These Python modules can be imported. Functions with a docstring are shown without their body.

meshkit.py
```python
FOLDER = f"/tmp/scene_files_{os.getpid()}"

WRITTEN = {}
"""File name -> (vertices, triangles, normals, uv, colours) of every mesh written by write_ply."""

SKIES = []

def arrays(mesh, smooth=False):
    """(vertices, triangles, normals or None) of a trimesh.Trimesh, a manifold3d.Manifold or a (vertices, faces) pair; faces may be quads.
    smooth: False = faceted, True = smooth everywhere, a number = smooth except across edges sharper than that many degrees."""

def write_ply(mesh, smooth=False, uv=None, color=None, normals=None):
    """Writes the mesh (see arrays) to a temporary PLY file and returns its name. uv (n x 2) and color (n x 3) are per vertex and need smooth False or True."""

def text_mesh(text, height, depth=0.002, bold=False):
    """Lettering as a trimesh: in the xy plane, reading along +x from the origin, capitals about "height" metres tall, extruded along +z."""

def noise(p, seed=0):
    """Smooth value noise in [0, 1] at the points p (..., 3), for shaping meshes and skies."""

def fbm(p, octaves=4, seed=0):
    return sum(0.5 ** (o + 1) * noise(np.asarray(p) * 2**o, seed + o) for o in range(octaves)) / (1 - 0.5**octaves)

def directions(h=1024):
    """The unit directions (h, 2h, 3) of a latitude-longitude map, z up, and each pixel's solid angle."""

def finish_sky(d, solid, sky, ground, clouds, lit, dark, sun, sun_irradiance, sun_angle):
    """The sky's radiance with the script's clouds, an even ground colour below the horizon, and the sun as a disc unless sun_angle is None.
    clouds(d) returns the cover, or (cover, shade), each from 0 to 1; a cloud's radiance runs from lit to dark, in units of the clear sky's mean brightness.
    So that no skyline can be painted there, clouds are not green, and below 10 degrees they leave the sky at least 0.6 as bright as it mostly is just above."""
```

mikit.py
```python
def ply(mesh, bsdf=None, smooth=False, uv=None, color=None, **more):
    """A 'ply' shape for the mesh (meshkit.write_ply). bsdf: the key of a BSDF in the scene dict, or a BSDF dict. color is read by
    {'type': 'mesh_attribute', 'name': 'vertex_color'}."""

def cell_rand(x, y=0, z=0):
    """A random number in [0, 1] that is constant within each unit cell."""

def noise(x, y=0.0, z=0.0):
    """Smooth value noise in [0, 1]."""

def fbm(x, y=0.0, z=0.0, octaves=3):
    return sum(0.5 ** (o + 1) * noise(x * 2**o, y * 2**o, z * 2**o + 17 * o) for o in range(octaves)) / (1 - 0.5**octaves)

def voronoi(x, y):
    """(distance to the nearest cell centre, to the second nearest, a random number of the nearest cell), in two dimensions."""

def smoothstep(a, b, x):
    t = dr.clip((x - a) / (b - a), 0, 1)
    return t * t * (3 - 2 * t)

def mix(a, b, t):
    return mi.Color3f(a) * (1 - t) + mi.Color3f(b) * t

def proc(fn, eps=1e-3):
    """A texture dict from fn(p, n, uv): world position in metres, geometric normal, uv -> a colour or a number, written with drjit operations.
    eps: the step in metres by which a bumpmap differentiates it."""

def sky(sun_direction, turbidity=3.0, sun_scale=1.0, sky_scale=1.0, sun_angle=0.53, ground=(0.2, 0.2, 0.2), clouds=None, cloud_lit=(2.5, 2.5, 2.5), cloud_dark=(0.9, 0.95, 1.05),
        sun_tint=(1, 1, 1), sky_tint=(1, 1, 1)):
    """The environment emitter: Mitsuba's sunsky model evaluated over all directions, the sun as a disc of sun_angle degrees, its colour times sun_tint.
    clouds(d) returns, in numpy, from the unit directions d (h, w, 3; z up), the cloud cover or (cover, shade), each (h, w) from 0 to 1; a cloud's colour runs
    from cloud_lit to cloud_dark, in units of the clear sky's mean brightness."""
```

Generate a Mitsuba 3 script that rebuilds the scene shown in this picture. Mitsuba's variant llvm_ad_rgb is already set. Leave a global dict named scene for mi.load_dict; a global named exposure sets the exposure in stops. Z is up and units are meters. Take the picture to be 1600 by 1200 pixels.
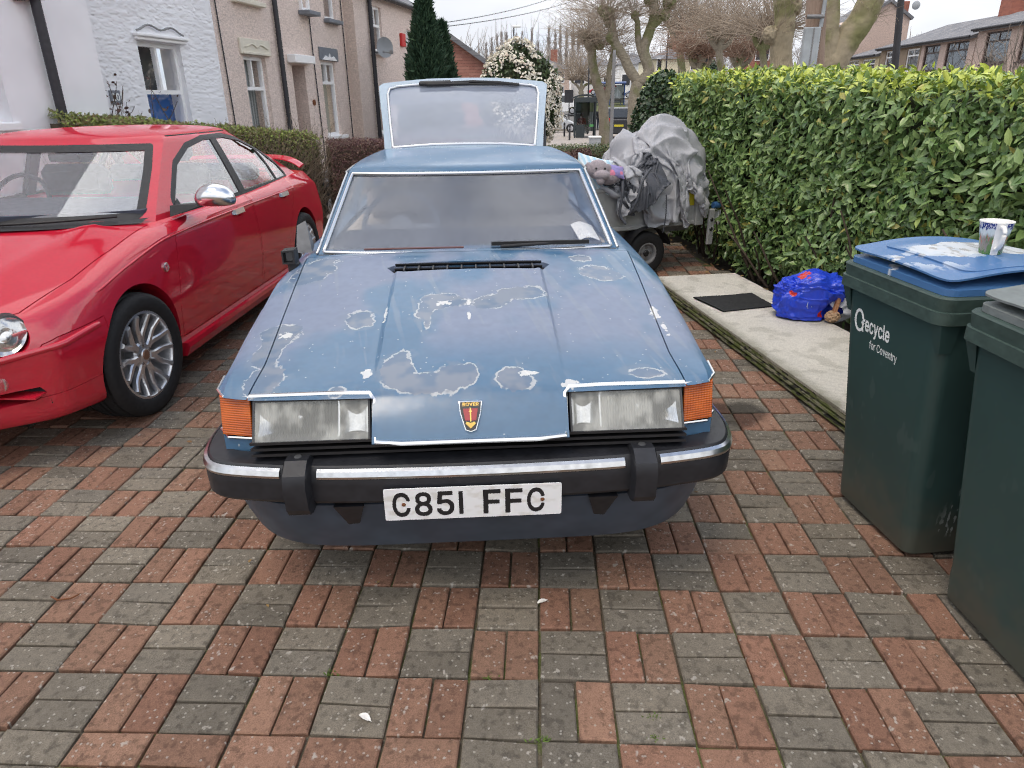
import math, random
import numpy as np, trimesh, manifold3d, shapely
import drjit as dr, mitsuba as mi, mikit, meshkit
from shapely.geometry import Polygon, LineString, Point
from scipy.interpolate import PchipInterpolator
from mikit import proc, fbm, noise, smoothstep, mix, voronoi, cell_rand

T = mi.ScalarTransform4f
scene, labels = {'type': 'scene'}, {}

# ---------------------------------------------------------------- camera, sky, exposure
EYE = np.array([0, 0, 1.552])
PITCH, YAW, ROLL = .3903, -.0402, .0136
_fw = np.array([math.sin(YAW) * math.cos(PITCH), math.cos(YAW) * math.cos(PITCH), -math.sin(PITCH)])
_rt = np.array([math.cos(YAW), -math.sin(YAW), 0])
_dn = np.cross(_fw, _rt)
_up = -(-math.sin(ROLL) * _rt + math.cos(ROLL) * _dn)
scene['camera'] = {'type': 'perspective', 'fov': 73.07, 'fov_axis': 'x', 'near_clip': .05, 'far_clip': 3000.0,
                   'to_world': T().look_at(origin=EYE.tolist(), target=(EYE + _fw).tolist(), up=_up.tolist())}


def clouds(d):
    z = np.maximum(d[..., 2:3], 0)
    q = np.concatenate([d[..., :2] / (z + .45) * 2.2, z * 2.2], -1)
    a = meshkit.fbm(q + 3.1, 5, 4)
    b = meshkit.fbm(q * 1.7 + 9.3, 4, 9)
    return np.clip(1.0 - .60 * z[..., 0] ** 1.5 + (a - .43) * 3.0, .18, 1), np.clip(.95 * (1 - z[..., 0]) ** 2 + (b - .5) * .8, 0, 1)     # an overcast sky, darker towards the horizon


scene['sky'] = mikit.sky((-.25, -.35, .9), turbidity=4, sun_scale=.16, sun_angle=24, ground=(.16, .15, .14), clouds=clouds,
                         cloud_lit=(2.35, 2.36, 2.42), cloud_dark=(1.16, 1.21, 1.31))
exposure = 2.62

# ---------------------------------------------------------------- helpers
PI = math.pi
rng = np.random.default_rng(7)


def unique(key):
    k, i = key, 1
    while k in scene or k in labels:
        k = f'{key}_{i:03d}'; i += 1
    return k


def thing(name, label, cat, group=None, kind=None):
    k = unique(name)
    labels[k] = {'label': label, 'category': cat}
    if group: labels[k]['group'] = group
    if kind: labels[k]['kind'] = kind
    return k


def cat(*ms):
    """joins (v, f) pairs / trimeshes / manifolds"""
    vs, fs, n = [], [], 0
    for m in ms:
        v, f = vf(m)
        vs.append(v); fs.append(f + n); n += len(v)
    return np.vstack(vs), np.vstack(fs)


def vf(m):
    if isinstance(m, tuple): 
        v, f = np.asarray(m[0], float), np.asarray(m[1], int)
        if f.shape[1] == 4: f = np.vstack([f[:, [0, 1, 2]], f[:, [0, 2, 3]]])
        return v, f
    if hasattr(m, 'to_mesh'):
        q = m.to_mesh(); return np.array(q.vert_properties[:, :3], float), np.array(q.tri_verts, int)
    return np.array(m.vertices, float), np.array(m.faces, int)


def move(m, loc=(0, 0, 0), rz=0, s=1):
    v, f = vf(m)
    c, n = math.cos(rz), math.sin(rz)
    v = v * s
    return np.c_[v[:, 0] * c - v[:, 1] * n + loc[0], v[:, 0] * n + v[:, 1] * c + loc[1], v[:, 2] + loc[2]], f


def shape(mesh, mat, smooth=False, uv=None, color=None):
    if isinstance(smooth, bool) or uv is not None or color is not None: return mikit.ply(vf(mesh), mat, smooth, uv, color)
    # corner normals averaged over the neighbouring faces within the angle, so that cut edges stay crisp and curved skins stay even
    v, f = vf(mesh)
    _, idx, inv = np.unique(np.round(v, 5), axis=0, return_index=True, return_inverse=True)
    v, f = v[idx], inv.reshape(-1)[f]
    n = np.cross(v[f[:, 1]] - v[f[:, 0]], v[f[:, 2]] - v[f[:, 0]]); A = np.linalg.norm(n, axis=1)
    ok = A > 1e-11; f, n, A = f[ok], n[ok], A[ok]; u = n / A[:, None]
    F = len(f); cv = f.ravel(); cf = np.repeat(np.arange(F), 3)
    o = np.argsort(cv, kind='stable'); cvs = cv[o]
    st = np.searchsorted(cvs, cvs, 'left'); k = np.searchsorted(cvs, cvs, 'right') - st
    a = np.repeat(np.arange(len(o)), k); b = np.repeat(st, k) + (np.arange(k.sum()) - np.repeat(np.cumsum(k) - k, k))
    fa, fb = cf[o[a]], cf[o[b]]
    w = ((u[fa] * u[fb]).sum(1) > math.cos(math.radians(smooth)))
    N = np.zeros((len(o), 3)); np.add.at(N, a[w], n[fb[w]])
    N /= np.linalg.norm(N, axis=1, keepdims=True) + 1e-30
    out = np.empty((len(o), 3)); out[o] = N
    key, first, back = np.unique(np.c_[cv, np.round(out, 3)], axis=0, return_index=True, return_inverse=True)
    d = {'type': 'ply', 'filename': meshkit.write_ply((v[cv[first]], back.reshape(-1, 3)), False, None, None, normals=out[first]), 'face_normals': False}
    d['bsdf'] = {'type': 'ref', 'id': mat}
    return d


def obj(name, mesh, mat, parent=None, smooth=False, uv=None, color=None, kind=None, label=None):
    """one shape entry, keyed parent__name"""
    k = unique(name if parent is None else f'{parent}__{name}')
    if callable(getattr(mesh, 'is_empty', None)) and mesh.is_empty(): raise ValueError('empty ' + k)
    scene[k] = shape(mesh, 'm_' + mat, smooth, uv, color)
    if kind or label:
        labels[k] = {}
        if kind: labels[k]['kind'] = kind
        if label: labels[k]['label'] = label
    return k


def single(name, mesh, mat, label, catg, smooth=False, group=None, kind=None, uv=None):
    k = thing(name, label, catg, group, kind)
    scene[k] = shape(mesh, 'm_' + mat, smooth, uv)
    return k


def struct(name, mesh, mat, parent=None, smooth=False, uv=None):
    k = obj(name, mesh, mat, parent, smooth, uv)
    if parent is None: labels[k] = {'kind': 'structure'}
    return k


def box(x0, x1, y0, y1, z0, z1, c=0):
    """box with chamfer c"""
    if c <= 0:
        v = np.array([[x, y, z] for x in (x0, x1) for y in (y0, y1) for z in (z0, z1)], float)
        f = np.array([[0, 1, 3, 2], [4, 6, 7, 5], [0, 4, 5, 1], [2, 3, 7, 6], [0, 2, 6, 4], [1, 5, 7, 3]])
        return vf((v, f))
    pts = []
    for sx in (0, 1):
        for sy in (0, 1):
            for sz in (0, 1):
                p = [(x0, x1)[sx], (y0, y1)[sy], (z0, z1)[sz]]
                for a in range(3):
                    q = list(p)
                    for b in range(3):
                        if b != a: q[b] += c * (1 if (sx, sy, sz)[b] == 0 else -1)
                    pts.append(q)
    return vf(manifold3d.Manifold.hull_points(np.array(pts, np.float32)))


def mbox(x0, x1, y0, y1, z0, z1):
    return manifold3d.Manifold.cube([x1 - x0, y1 - y0, z1 - z0]).translate([x0, y0, z0])


def tube(pts, r, n=8, caps=True):
    p = np.asarray(pts, float)
    r = np.broadcast_to(r, (len(p),))
    t = np.gradient(p, axis=0); t /= np.linalg.norm(t, axis=1, keepdims=True) + 1e-12
    up = np.array([0, 0, 1.0]) if np.mean(np.abs(t[:, 2])) < .85 else np.array([1.0, 0, 0])
    a = np.cross(t, up); a /= np.linalg.norm(a, axis=1, keepdims=True) + 1e-9
    b = np.cross(t, a)
    g = np.arange(n) * 2 * PI / n
    v = (p[:, None] + r[:, None, None] * (np.cos(g)[None, :, None] * a[:, None] + np.sin(g)[None, :, None] * b[:, None])).reshape(-1, 3)
    i, j = np.meshgrid(np.arange(len(p) - 1), np.arange(n), indexing='ij')
    f = np.stack([i * n + j, i * n + (j + 1) % n, (i + 1) * n + (j + 1) % n, (i + 1) * n + j], -1).reshape(-1, 4)
    v, f = vf((v, f))
    if caps:
        k = len(v); v = np.vstack([v, p[0], p[-1]])
        j = np.arange(n); e = (len(p) - 1) * n
        f = np.vstack([f, np.c_[j * 0 + k, (j + 1) % n, j], np.c_[j * 0 + k + 1, e + j, e + (j + 1) % n]])
    return v, f


def grid(P, wrap_u=False):
    """P (a, b, 3) -> mesh"""
    a, b = P.shape[:2]
    i, j = np.meshgrid(np.arange(a - (0 if wrap_u else 1)), np.arange(b - 1), indexing='ij')
    k = lambda i, j: (i % a) * b + j
    f = np.stack([k(i, j), k(i + 1, j), k(i + 1, j + 1), k(i, j + 1)], -1).reshape(-1, 4)
    return vf((P.reshape(-1, 3), f))


def loft(rings):
    """closed solid through rings (k, n, 3), each closed; ends capped by a centre fan"""
    R = np.asarray(rings, float); k, n = R.shape[:2]
    i, j = np.meshgrid(np.arange(k - 1), np.arange(n), indexing='ij')
    q = np.stack([i * n + j, i * n + (j + 1) % n, (i + 1) * n + (j + 1) % n, (i + 1) * n + j], -1).reshape(-1, 4)
    v, f = vf((R.reshape(-1, 3), q))
    m = len(v); v = np.vstack([v, R[0].mean(0), R[-1].mean(0)]); j = np.arange(n)
    f = np.vstack([f, np.c_[j * 0 + m, (j + 1) % n, j], np.c_[j * 0 + m + 1, (k - 1) * n + j, (k - 1) * n + (j + 1) % n]])
    t = trimesh.Trimesh(v, f, process=False)
    if t.volume < 0: f = f[:, ::-1]
    return v, f


def mani(m):
    v, f = vf(m)
    t = trimesh.Trimesh(v, f, process=False)
    if t.volume < 0: f = f[:, ::-1]
    M_ = manifold3d.Manifold(manifold3d.Mesh(np.ascontiguousarray(v, np.float32), np.ascontiguousarray(f, np.uint32)))
    if M_.is_empty():
        t = trimesh.Trimesh(v, f); M_ = manifold3d.Manifold(manifold3d.Mesh(np.ascontiguousarray(t.vertices, np.float32), np.ascontiguousarray(t.faces, np.uint32)))
    return M_


def prism(poly, a, b, axis='z'):
    """shapely polygon or points extruded from a to b. axis z: poly is (x,y); y: poly is (x,z); x: poly is (y,z)"""
    p = poly if isinstance(poly, Polygon) else Polygon(poly)
    p = shapely.geometry.polygon.orient(p)
    cs = manifold3d.CrossSection([np.array(r.coords)[:-1] for r in [p.exterior, *p.interiors]], manifold3d.FillRule.EvenOdd)
    m = cs.extrude(b - a)
    if axis == 'z': return m.translate([0, 0, a])
    if axis == 'y': return m.rotate([90, 0, 0]).translate([0, b, 0])       # (x, z) plane, from y=a to y=b
    return m.rotate([90, 0, 90]).translate([a, 0, 0])                      # (y, z) plane


def lathe(prof, n=32, loc=(0, 0, 0), axis='z'):
    """profile of (radius, height), closed solid if it begins and ends at radius 0"""
    p = np.asarray(prof, float); g = np.arange(n) * 2 * PI / n
    P = np.stack([p[None, :, 0] * np.cos(g)[:, None], p[None, :, 0] * np.sin(g)[:, None], np.broadcast_to(p[None, :, 1], (n, len(p)))], -1)
    v, f = grid(P, True)
    if axis == 'x': v = v[:, [2, 0, 1]]
    if axis == 'y': v = v[:, [1, 2, 0]]
    return v + np.asarray(loc), f


def smooth_path(pts, n=40, closed=False):
    p = np.asarray(pts, float)
    d = np.r_[0, np.cumsum(np.linalg.norm(np.diff(p, axis=0), axis=1))]
    return PchipInterpolator(d, p)(np.linspace(0, d[-1], n))


def warp(m, fn):
    v, f = vf(m); return fn(v), f


def leaf_mesh(base, direction, normal, length, width, fold=.25, droop=.15, tint=None):
    """n leaves of 8 triangles; returns v, f, uv with uv = per-leaf numbers"""
    n = len(base)
    d = direction / (np.linalg.norm(direction, axis=1, keepdims=True) + 1e-9)
    s = np.cross(d, normal); s /= np.linalg.norm(s, axis=1, keepdims=True) + 1e-9
    nn = np.cross(s, d)
    L, W = np.broadcast_to(length, (n,))[:, None], np.broadcast_to(width, (n,))[:, None]
    def at(t, w, h): return base + d * L * t + s * W * w + nn * (h * W - droop * L * t * t)
    V = np.stack([at(0, 0, 0), at(.3, -.5, fold), at(.3, 0, 0), at(.3, .5, fold), at(.68, -.42, fold), at(.68, 0, 0), at(.68, .42, fold), at(1, 0, 0)], 1)
    F = np.array([[0, 2, 1], [0, 3, 2], [1, 2, 5], [1, 5, 4], [2, 3, 6], [2, 6, 5], [4, 5, 7], [5, 6, 7]])
    f = (np.arange(n)[:, None, None] * 8 + F[None]).reshape(-1, 3)
    uv = np.repeat(tint if tint is not None else np.zeros((n, 2)), 8, axis=0)
    return V.reshape(-1, 3), f, uv


def card_mesh(base, direction, normal, length, width, tint):
    """n small leaves of 2 triangles"""
    n = len(base)
    d = direction / (np.linalg.norm(direction, axis=1, keepdims=True) + 1e-9)
    s = np.cross(d, normal); s /= np.linalg.norm(s, axis=1, keepdims=True) + 1e-9
    L, W = np.broadcast_to(length, (n,))[:, None], np.broadcast_to(width, (n,))[:, None]
    V = np.stack([base, base + d * L * .5 - s * W * .5, base + d * L, base + d * L * .5 + s * W * .5], 1)
    f = (np.arange(n)[:, None, None] * 4 + np.array([[0, 3, 2], [0, 2, 1]])[None]).reshape(-1, 3)
    return V.reshape(-1, 3), f, np.repeat(tint, 4, axis=0)


def twigs(starts, dirs, lengths, r0, seg=4, bend=.3, sag=0., sides=3, r1=.3, seed=0):
    """n bent tapering twigs as one mesh; also returns the node positions (n, seg+1, 3)"""
    g = np.random.default_rng(seed); n = len(starts)
    d = dirs / (np.linalg.norm(dirs, axis=1, keepdims=True) + 1e-9)
    L = np.broadcast_to(lengths, (n,))
    P = [np.asarray(starts, float)]
    for k in range(seg):
        d = d + g.normal(0, bend, (n, 3)) / seg + np.array([0, 0, -sag / seg])
        d /= np.linalg.norm(d, axis=1, keepdims=True) + 1e-9
        P.append(P[-1] + d * (L / seg)[:, None])
    P = np.stack(P, 1)
    R = np.broadcast_to(r0, (n,))[:, None] * np.linspace(1, r1, seg + 1)[None]
    t = np.gradient(P, axis=1); t /= np.linalg.norm(t, axis=2, keepdims=True) + 1e-9
    a = np.cross(t, np.array([.31, .57, .76])); a /= np.linalg.norm(a, axis=2, keepdims=True) + 1e-9
    b = np.cross(t, a); q = np.arange(sides) * 2 * PI / sides
    V = P[:, :, None] + R[:, :, None, None] * (np.cos(q)[:, None] * a[:, :, None] + np.sin(q)[:, None] * b[:, :, None])
    i, j = np.meshgrid(np.arange(seg), np.arange(sides), indexing='ij')
    F = np.stack([i * sides + j, i * sides + (j + 1) % sides, (i + 1) * sides + (j + 1) % sides, (i + 1) * sides + j], -1).reshape(-1, 4)
    F = np.vstack([F[:, [0, 1, 2]], F[:, [0, 2, 3]]])
    f = (np.arange(n)[:, None, None] * (seg + 1) * sides + F[None]).reshape(-1, 3)
    return (V.reshape(-1, 3), f), P


def unit(n, g):
    d = g.normal(size=(n, 3)); return d / np.linalg.norm(d, axis=1, keepdims=True)


def letters(text, height, bold=True, depth=.002):
    return vf(meshkit.text_mesh(text, height, depth, bold))


# ---------------------------------------------------------------- materials
def M(name, col, rough=.5, two=True, bump=None, bump_scale=1.0, **kw):
    b = {'type': 'principled', 'base_color': col if isinstance(col, dict) else {'type': 'rgb', 'value': list(col)},
         'roughness': rough, **kw}
    if bump is not None: b = {'type': 'bumpmap', 'arbitrary': bump, 'scale': bump_scale, 'bsdf': b}
    scene['m_' + name] = {'type': 'twosided', 'bsdf': b} if two else b


def speck(c, amount=.25, scale=40., lo=.0, big=1.2):
    """a colour with fine grain and slow blotches of its own (dirt, weather)"""
    c = np.asarray(c, float)
    def fn(p, n, uv):
        k = fbm(p.x * scale, p.y * scale, p.z * scale, 3) - .5
        b = fbm(p.x * big + 5, p.y * big, p.z * big, 3) - .5
        return mi.Color3f(*c.tolist()) * dr.maximum(.05, 1 + amount * 2 * k + amount * 1.2 * b)
    return proc(fn)

# ---------------------------------------------------------------- ground and block paving
def zg(y):
    y = np.asarray(y, float)
    return -.016 * np.clip(y - 8, 0, 54) + .066 * np.clip(y - 62, 0, 38)


def block_col(p, n, uv):
    red = dr.select(uv.x > .5, 1.0, 0.0)
    r = uv.y
    c = mix(mix((.196, .170, .134), (.160, .142, .116), r), mix((.234, .124, .085), (.250, .148, .102), r), red)
    r2 = cell_rand(r * 977.0, red)
    c = c * (0.80 + .24 * r2)
    g = noise(p.x * 420, p.y * 420, p.z * 420)
    g2 = fbm(p.x * 90, p.y * 90, p.z * 90, 3)
    c = c * (.62 + .50 * g + .34 * (g2 - .2))
    dark = smoothstep(.52, .70, fbm(p.x * 62 + 9, p.y * 62, 3.3, 3))
    c = c * (1 - .34 * dark)
    big = fbm(p.x * 1.7, p.y * 1.7, 1.5, 3)
    c = c * (.72 + .56 * big)
    d, d2, w = voronoi(p.x * 15 + .25 * noise(p.x * 60, p.y * 60), p.y * 15 + .25 * noise(p.x * 60 + 7, p.y * 60))
    lich = dr.select(w > .60, 1.0, 0.0) * smoothstep(.26, .15, d + .15 * (noise(p.x * 190, p.y * 190) - .5) + .18 * w)
    c = mix(c, (.44, .41, .37), lich * .62)
    d, d2, w = voronoi(p.x * 55, p.y * 55)
    c = mix(c, (.40, .38, .34), dr.select(w > .78, 1.0, 0.0) * smoothstep(.24, .12, d) * .55)
    # an oil stain beside the car
    q = dr.sqrt(dr.square((p.x - 1.03) / .21) + dr.square((p.y - 3.36) / .16)) + .7 * (fbm(p.x * 7, p.y * 7, 2.0, 3) - .5)
    c = c * (1 - .62 * smoothstep(1.15, .72, q))
    return c


def block_bump(p, n, uv):
    return .6 * noise(p.x * 330, p.y * 330, p.z * 330) + fbm(p.x * 80, p.y * 80, p.z * 80, 2)


M('block', proc(block_col), .85, bump=proc(block_bump, 1e-3), bump_scale=.0011, specular=.3)
M('joint', proc(lambda p, n, uv: mix((.115, .095, .068), (.105, .125, .042), smoothstep(.45, .65, fbm(p.x * 9, p.y * 9, 0, 4))) * (.6 + .7 * noise(p.x * 300, p.y * 300))), .95)
M('earth', speck((.10, .085, .065), .35, 20), .95)
M('asphalt', speck((.12, .118, .115), .3, 30), .9)
M('pavement', speck((.25, .225, .205), .25, 12, big=.4), .9)
M('kerbstone', speck((.30, .29, .28), .2, 20), .85)
M('verge', speck((.075, .085, .035), .4, 6), .95)
M('line_white', speck((.6, .6, .58), .2, 8), .8)

ys = np.r_[np.linspace(-60, 8, 8), np.linspace(12, 120, 28), 200, 400, 900, 1600]
xs = np.r_[-900, -200, np.linspace(-60, 60, 13), 200, 900]
gx, gy = np.meshgrid(xs, ys, indexing='ij')
struct('ground', grid(np.stack([gx, gy, zg(gy) - .10], -1)), 'earth', smooth=True)


def slope_sheet(poly, dz, mat, name, parent=None):
    """a flat-lying sheet cut to a polygon, following the fall of the street"""
    p = Polygon(poly)
    strips = []
    y0, y1 = p.bounds[1], p.bounds[3]
    for a, b in zip(np.arange(y0, y1, 6.0), np.r_[np.arange(y0 + 6, y1, 6.0), y1]):
        g = p.intersection(shapely.box(-999, a, 999, b))
        for q in getattr(g, 'geoms', [g]):
            if q.geom_type == 'Polygon' and q.area > 1e-4:
                v, f = trimesh.creation.triangulate_polygon(q, engine='earcut'); strips.append((np.c_[v, zg(v[:, 1]) + dz], f))
    return struct(name, cat(*strips), mat, parent)


DRIVE = [(-6, -3), (2.75, -3), (2.35, 3.0), (1.45, 9.0), (1.3, 10.2), (-4.2, 10.2)]
slope_sheet(DRIVE, -.016, 'joint', 'driveway')

U0 = .205
BX, BY = .0063, 1.3212


def block_mesh(cx, cy, lx, ly, g):
    """a chamfered block, a little uneven: 18 triangles"""
    c, h = .0045, .05
    a = np.array([[-1, -1], [1, -1], [1, 1], [-1, 1]], float) * [lx / 2, ly / 2]
    a = a + g.normal(0, .0009, (4, 2))
    t = g.normal(0, .0021, 2); z = g.normal(0, .0017)
    th = g.normal(0, .006); R_ = np.array([[math.cos(th), -math.sin(th)], [math.sin(th), math.cos(th)]])
    top = a * (1 - 2 * c / np.array([lx, ly]))
    v = np.vstack([np.c_[top, np.zeros(4)], np.c_[a, np.full(4, -c * .9)], np.c_[a, np.full(4, -h)]])
    v[:, 2] += z + v[:, 0] * t[0] / .1 + v[:, 1] * t[1] / .1
    v[:, :2] = v[:, :2] @ R_.T + [cx, cy]
    f = [[0, 1, 2], [0, 2, 3]]
    for k in range(4):
        n = (k + 1) % 4
        f += [[4 + k, 4 + n, n], [4 + k, n, k], [8 + k, 8 + n, 4 + n], [8 + k, 4 + n, 4 + k]]
    return v, np.array(f)


dpoly = Polygon(DRIVE).buffer(-.03)
blocks = []
g = np.random.default_rng(3)
J = .0042
for i in range(-18, 44):
    for j in range(-30, 14):
        y0 = BY + i * U0 if i >= 0 else BY - .1025 + (i + 1) * U0
        x0 = BX + j * U0
        if i == -1:
            spec = [(x0 + U0 / 2, BY - .05125, .2, .1, 1 if g.random() < .5 else 0)]
            if j in (-1, 0, 4): spec[0] = spec[0][:4] + (0,)
            if j in (-2, 1, 2, -4): spec[0] = spec[0][:4] + (1,)
        elif (i + j) % 2 == 0:
            spec = [(x0 + .05125, y0 + U0 / 2, .1, .2, 1), (x0 + .15375, y0 + U0 / 2, .1, .2, 1)]
        else:
            spec = [(x0 + U0 / 2, y0 + .05125, .2, .1, 0), (x0 + U0 / 2, y0 + .15375, .2, .1, 0)]
        for cx, cy, lx, ly, red in spec:
            if not dpoly.contains(Point(cx, cy)) or cy > 9.4: continue
            # the swell of the bedding towards the right edge
            if g.random() < .015: red = 1 - red
            m = block_mesh(cx, cy, lx - J, ly - J, g)
            blocks.append((cx, cy, m, red, g.random()))


def bed(v):
    # the paving dips a little towards the lower right of the drive, as its joints show
    x, y = v[:, 0], v[:, 1]
    v = v.copy()
    v[:, 1] -= .012 * np.clip(x - .1, 0, 2) ** 1.0 * np.clip(2.6 - y, 0, 1.5)
    v[:, 2] += zg(y)
    return v


def hidden(x, y):
    if (x - 1.53) * .99 + (y - 2.37) * .14 > -.22 and x > 1.25 and 2.0 < y < 2.75: return True
    if x > 1.38 and 1.4 < y < 2.0: return True
    if -1.0 < x < .6 and y > 2.3: return True
    if x < -2.1 and y > 2.7: return True
    return abs(x) > .78 * y + .25 or y < 1.22


order = sorted(range(len(blocks)), key=lambda k: (hidden(*blocks[k][:2]), blocks[k][1] ** 2 + .35 * blocks[k][0] ** 2))
for k in order[:300]:
    v, f = blocks[k][2]
    obj('paving_block', (bed(v), f), 'block', 'driveway', uv=np.tile([blocks[k][3], blocks[k][4]], (len(v), 1)))
rest = [blocks[k] for k in order[300:]]
v, f = cat(*[b[2] for b in rest])
obj('paving_block_field', (bed(v), f), 'block', 'driveway', uv=np.repeat([[b[3], b[4]] for b in rest], 12, axis=0), kind='stuff')

# ---------------------------------------------------------------- paints, glass and other car materials
CAR_O, CAR_A = np.array([-.19, 1.76, 0]), .09
_ca, _sa = math.cos(CAR_A), math.sin(CAR_A)
PATCHES = [(-.105, .680, .085, .058), (-.155, .600, .030, .05), (-.143, .525, .012, .05), (.078, .667, .062, .056), (.197, .745, .078, .056), (-.222, .240, .048, .090),
           (-.15, .172, .08, .045), (-.05, .190, .06, .055), (.0, .215, .018, .05), (.134, .174, .054, .048), (.548, .204, .050, .030), (-.386, .616, .050, .064), (-.654, .568, .069, .07),
           (-.664, .429, .048, .116), (-.625, .243, .055, .088), (-.631, 1.103, .088, .12), (.540, .984, .085, .07), (.471, 1.142, .052, .036), (-.396, .150, .025, .026)]
CHIPS = [(.683, .640, .015, .040), (.688, .536, .009, .049), (.301, .150, .020, .022), (-.297, .62, .006, .06), (-.318, .232, .016, .024), (.0, .56, .006, .022), (-.09, .665, .026, .016),
         (-.634, .545, .02, .02), (.0, .66, .008, .03), (.17, .20, .03, .012)]


def car_local(p):
    x, y = p.x - CAR_O[0], p.y - CAR_O[1]
    return x * _ca + y * _sa, y * _ca - x * _sa


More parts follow.
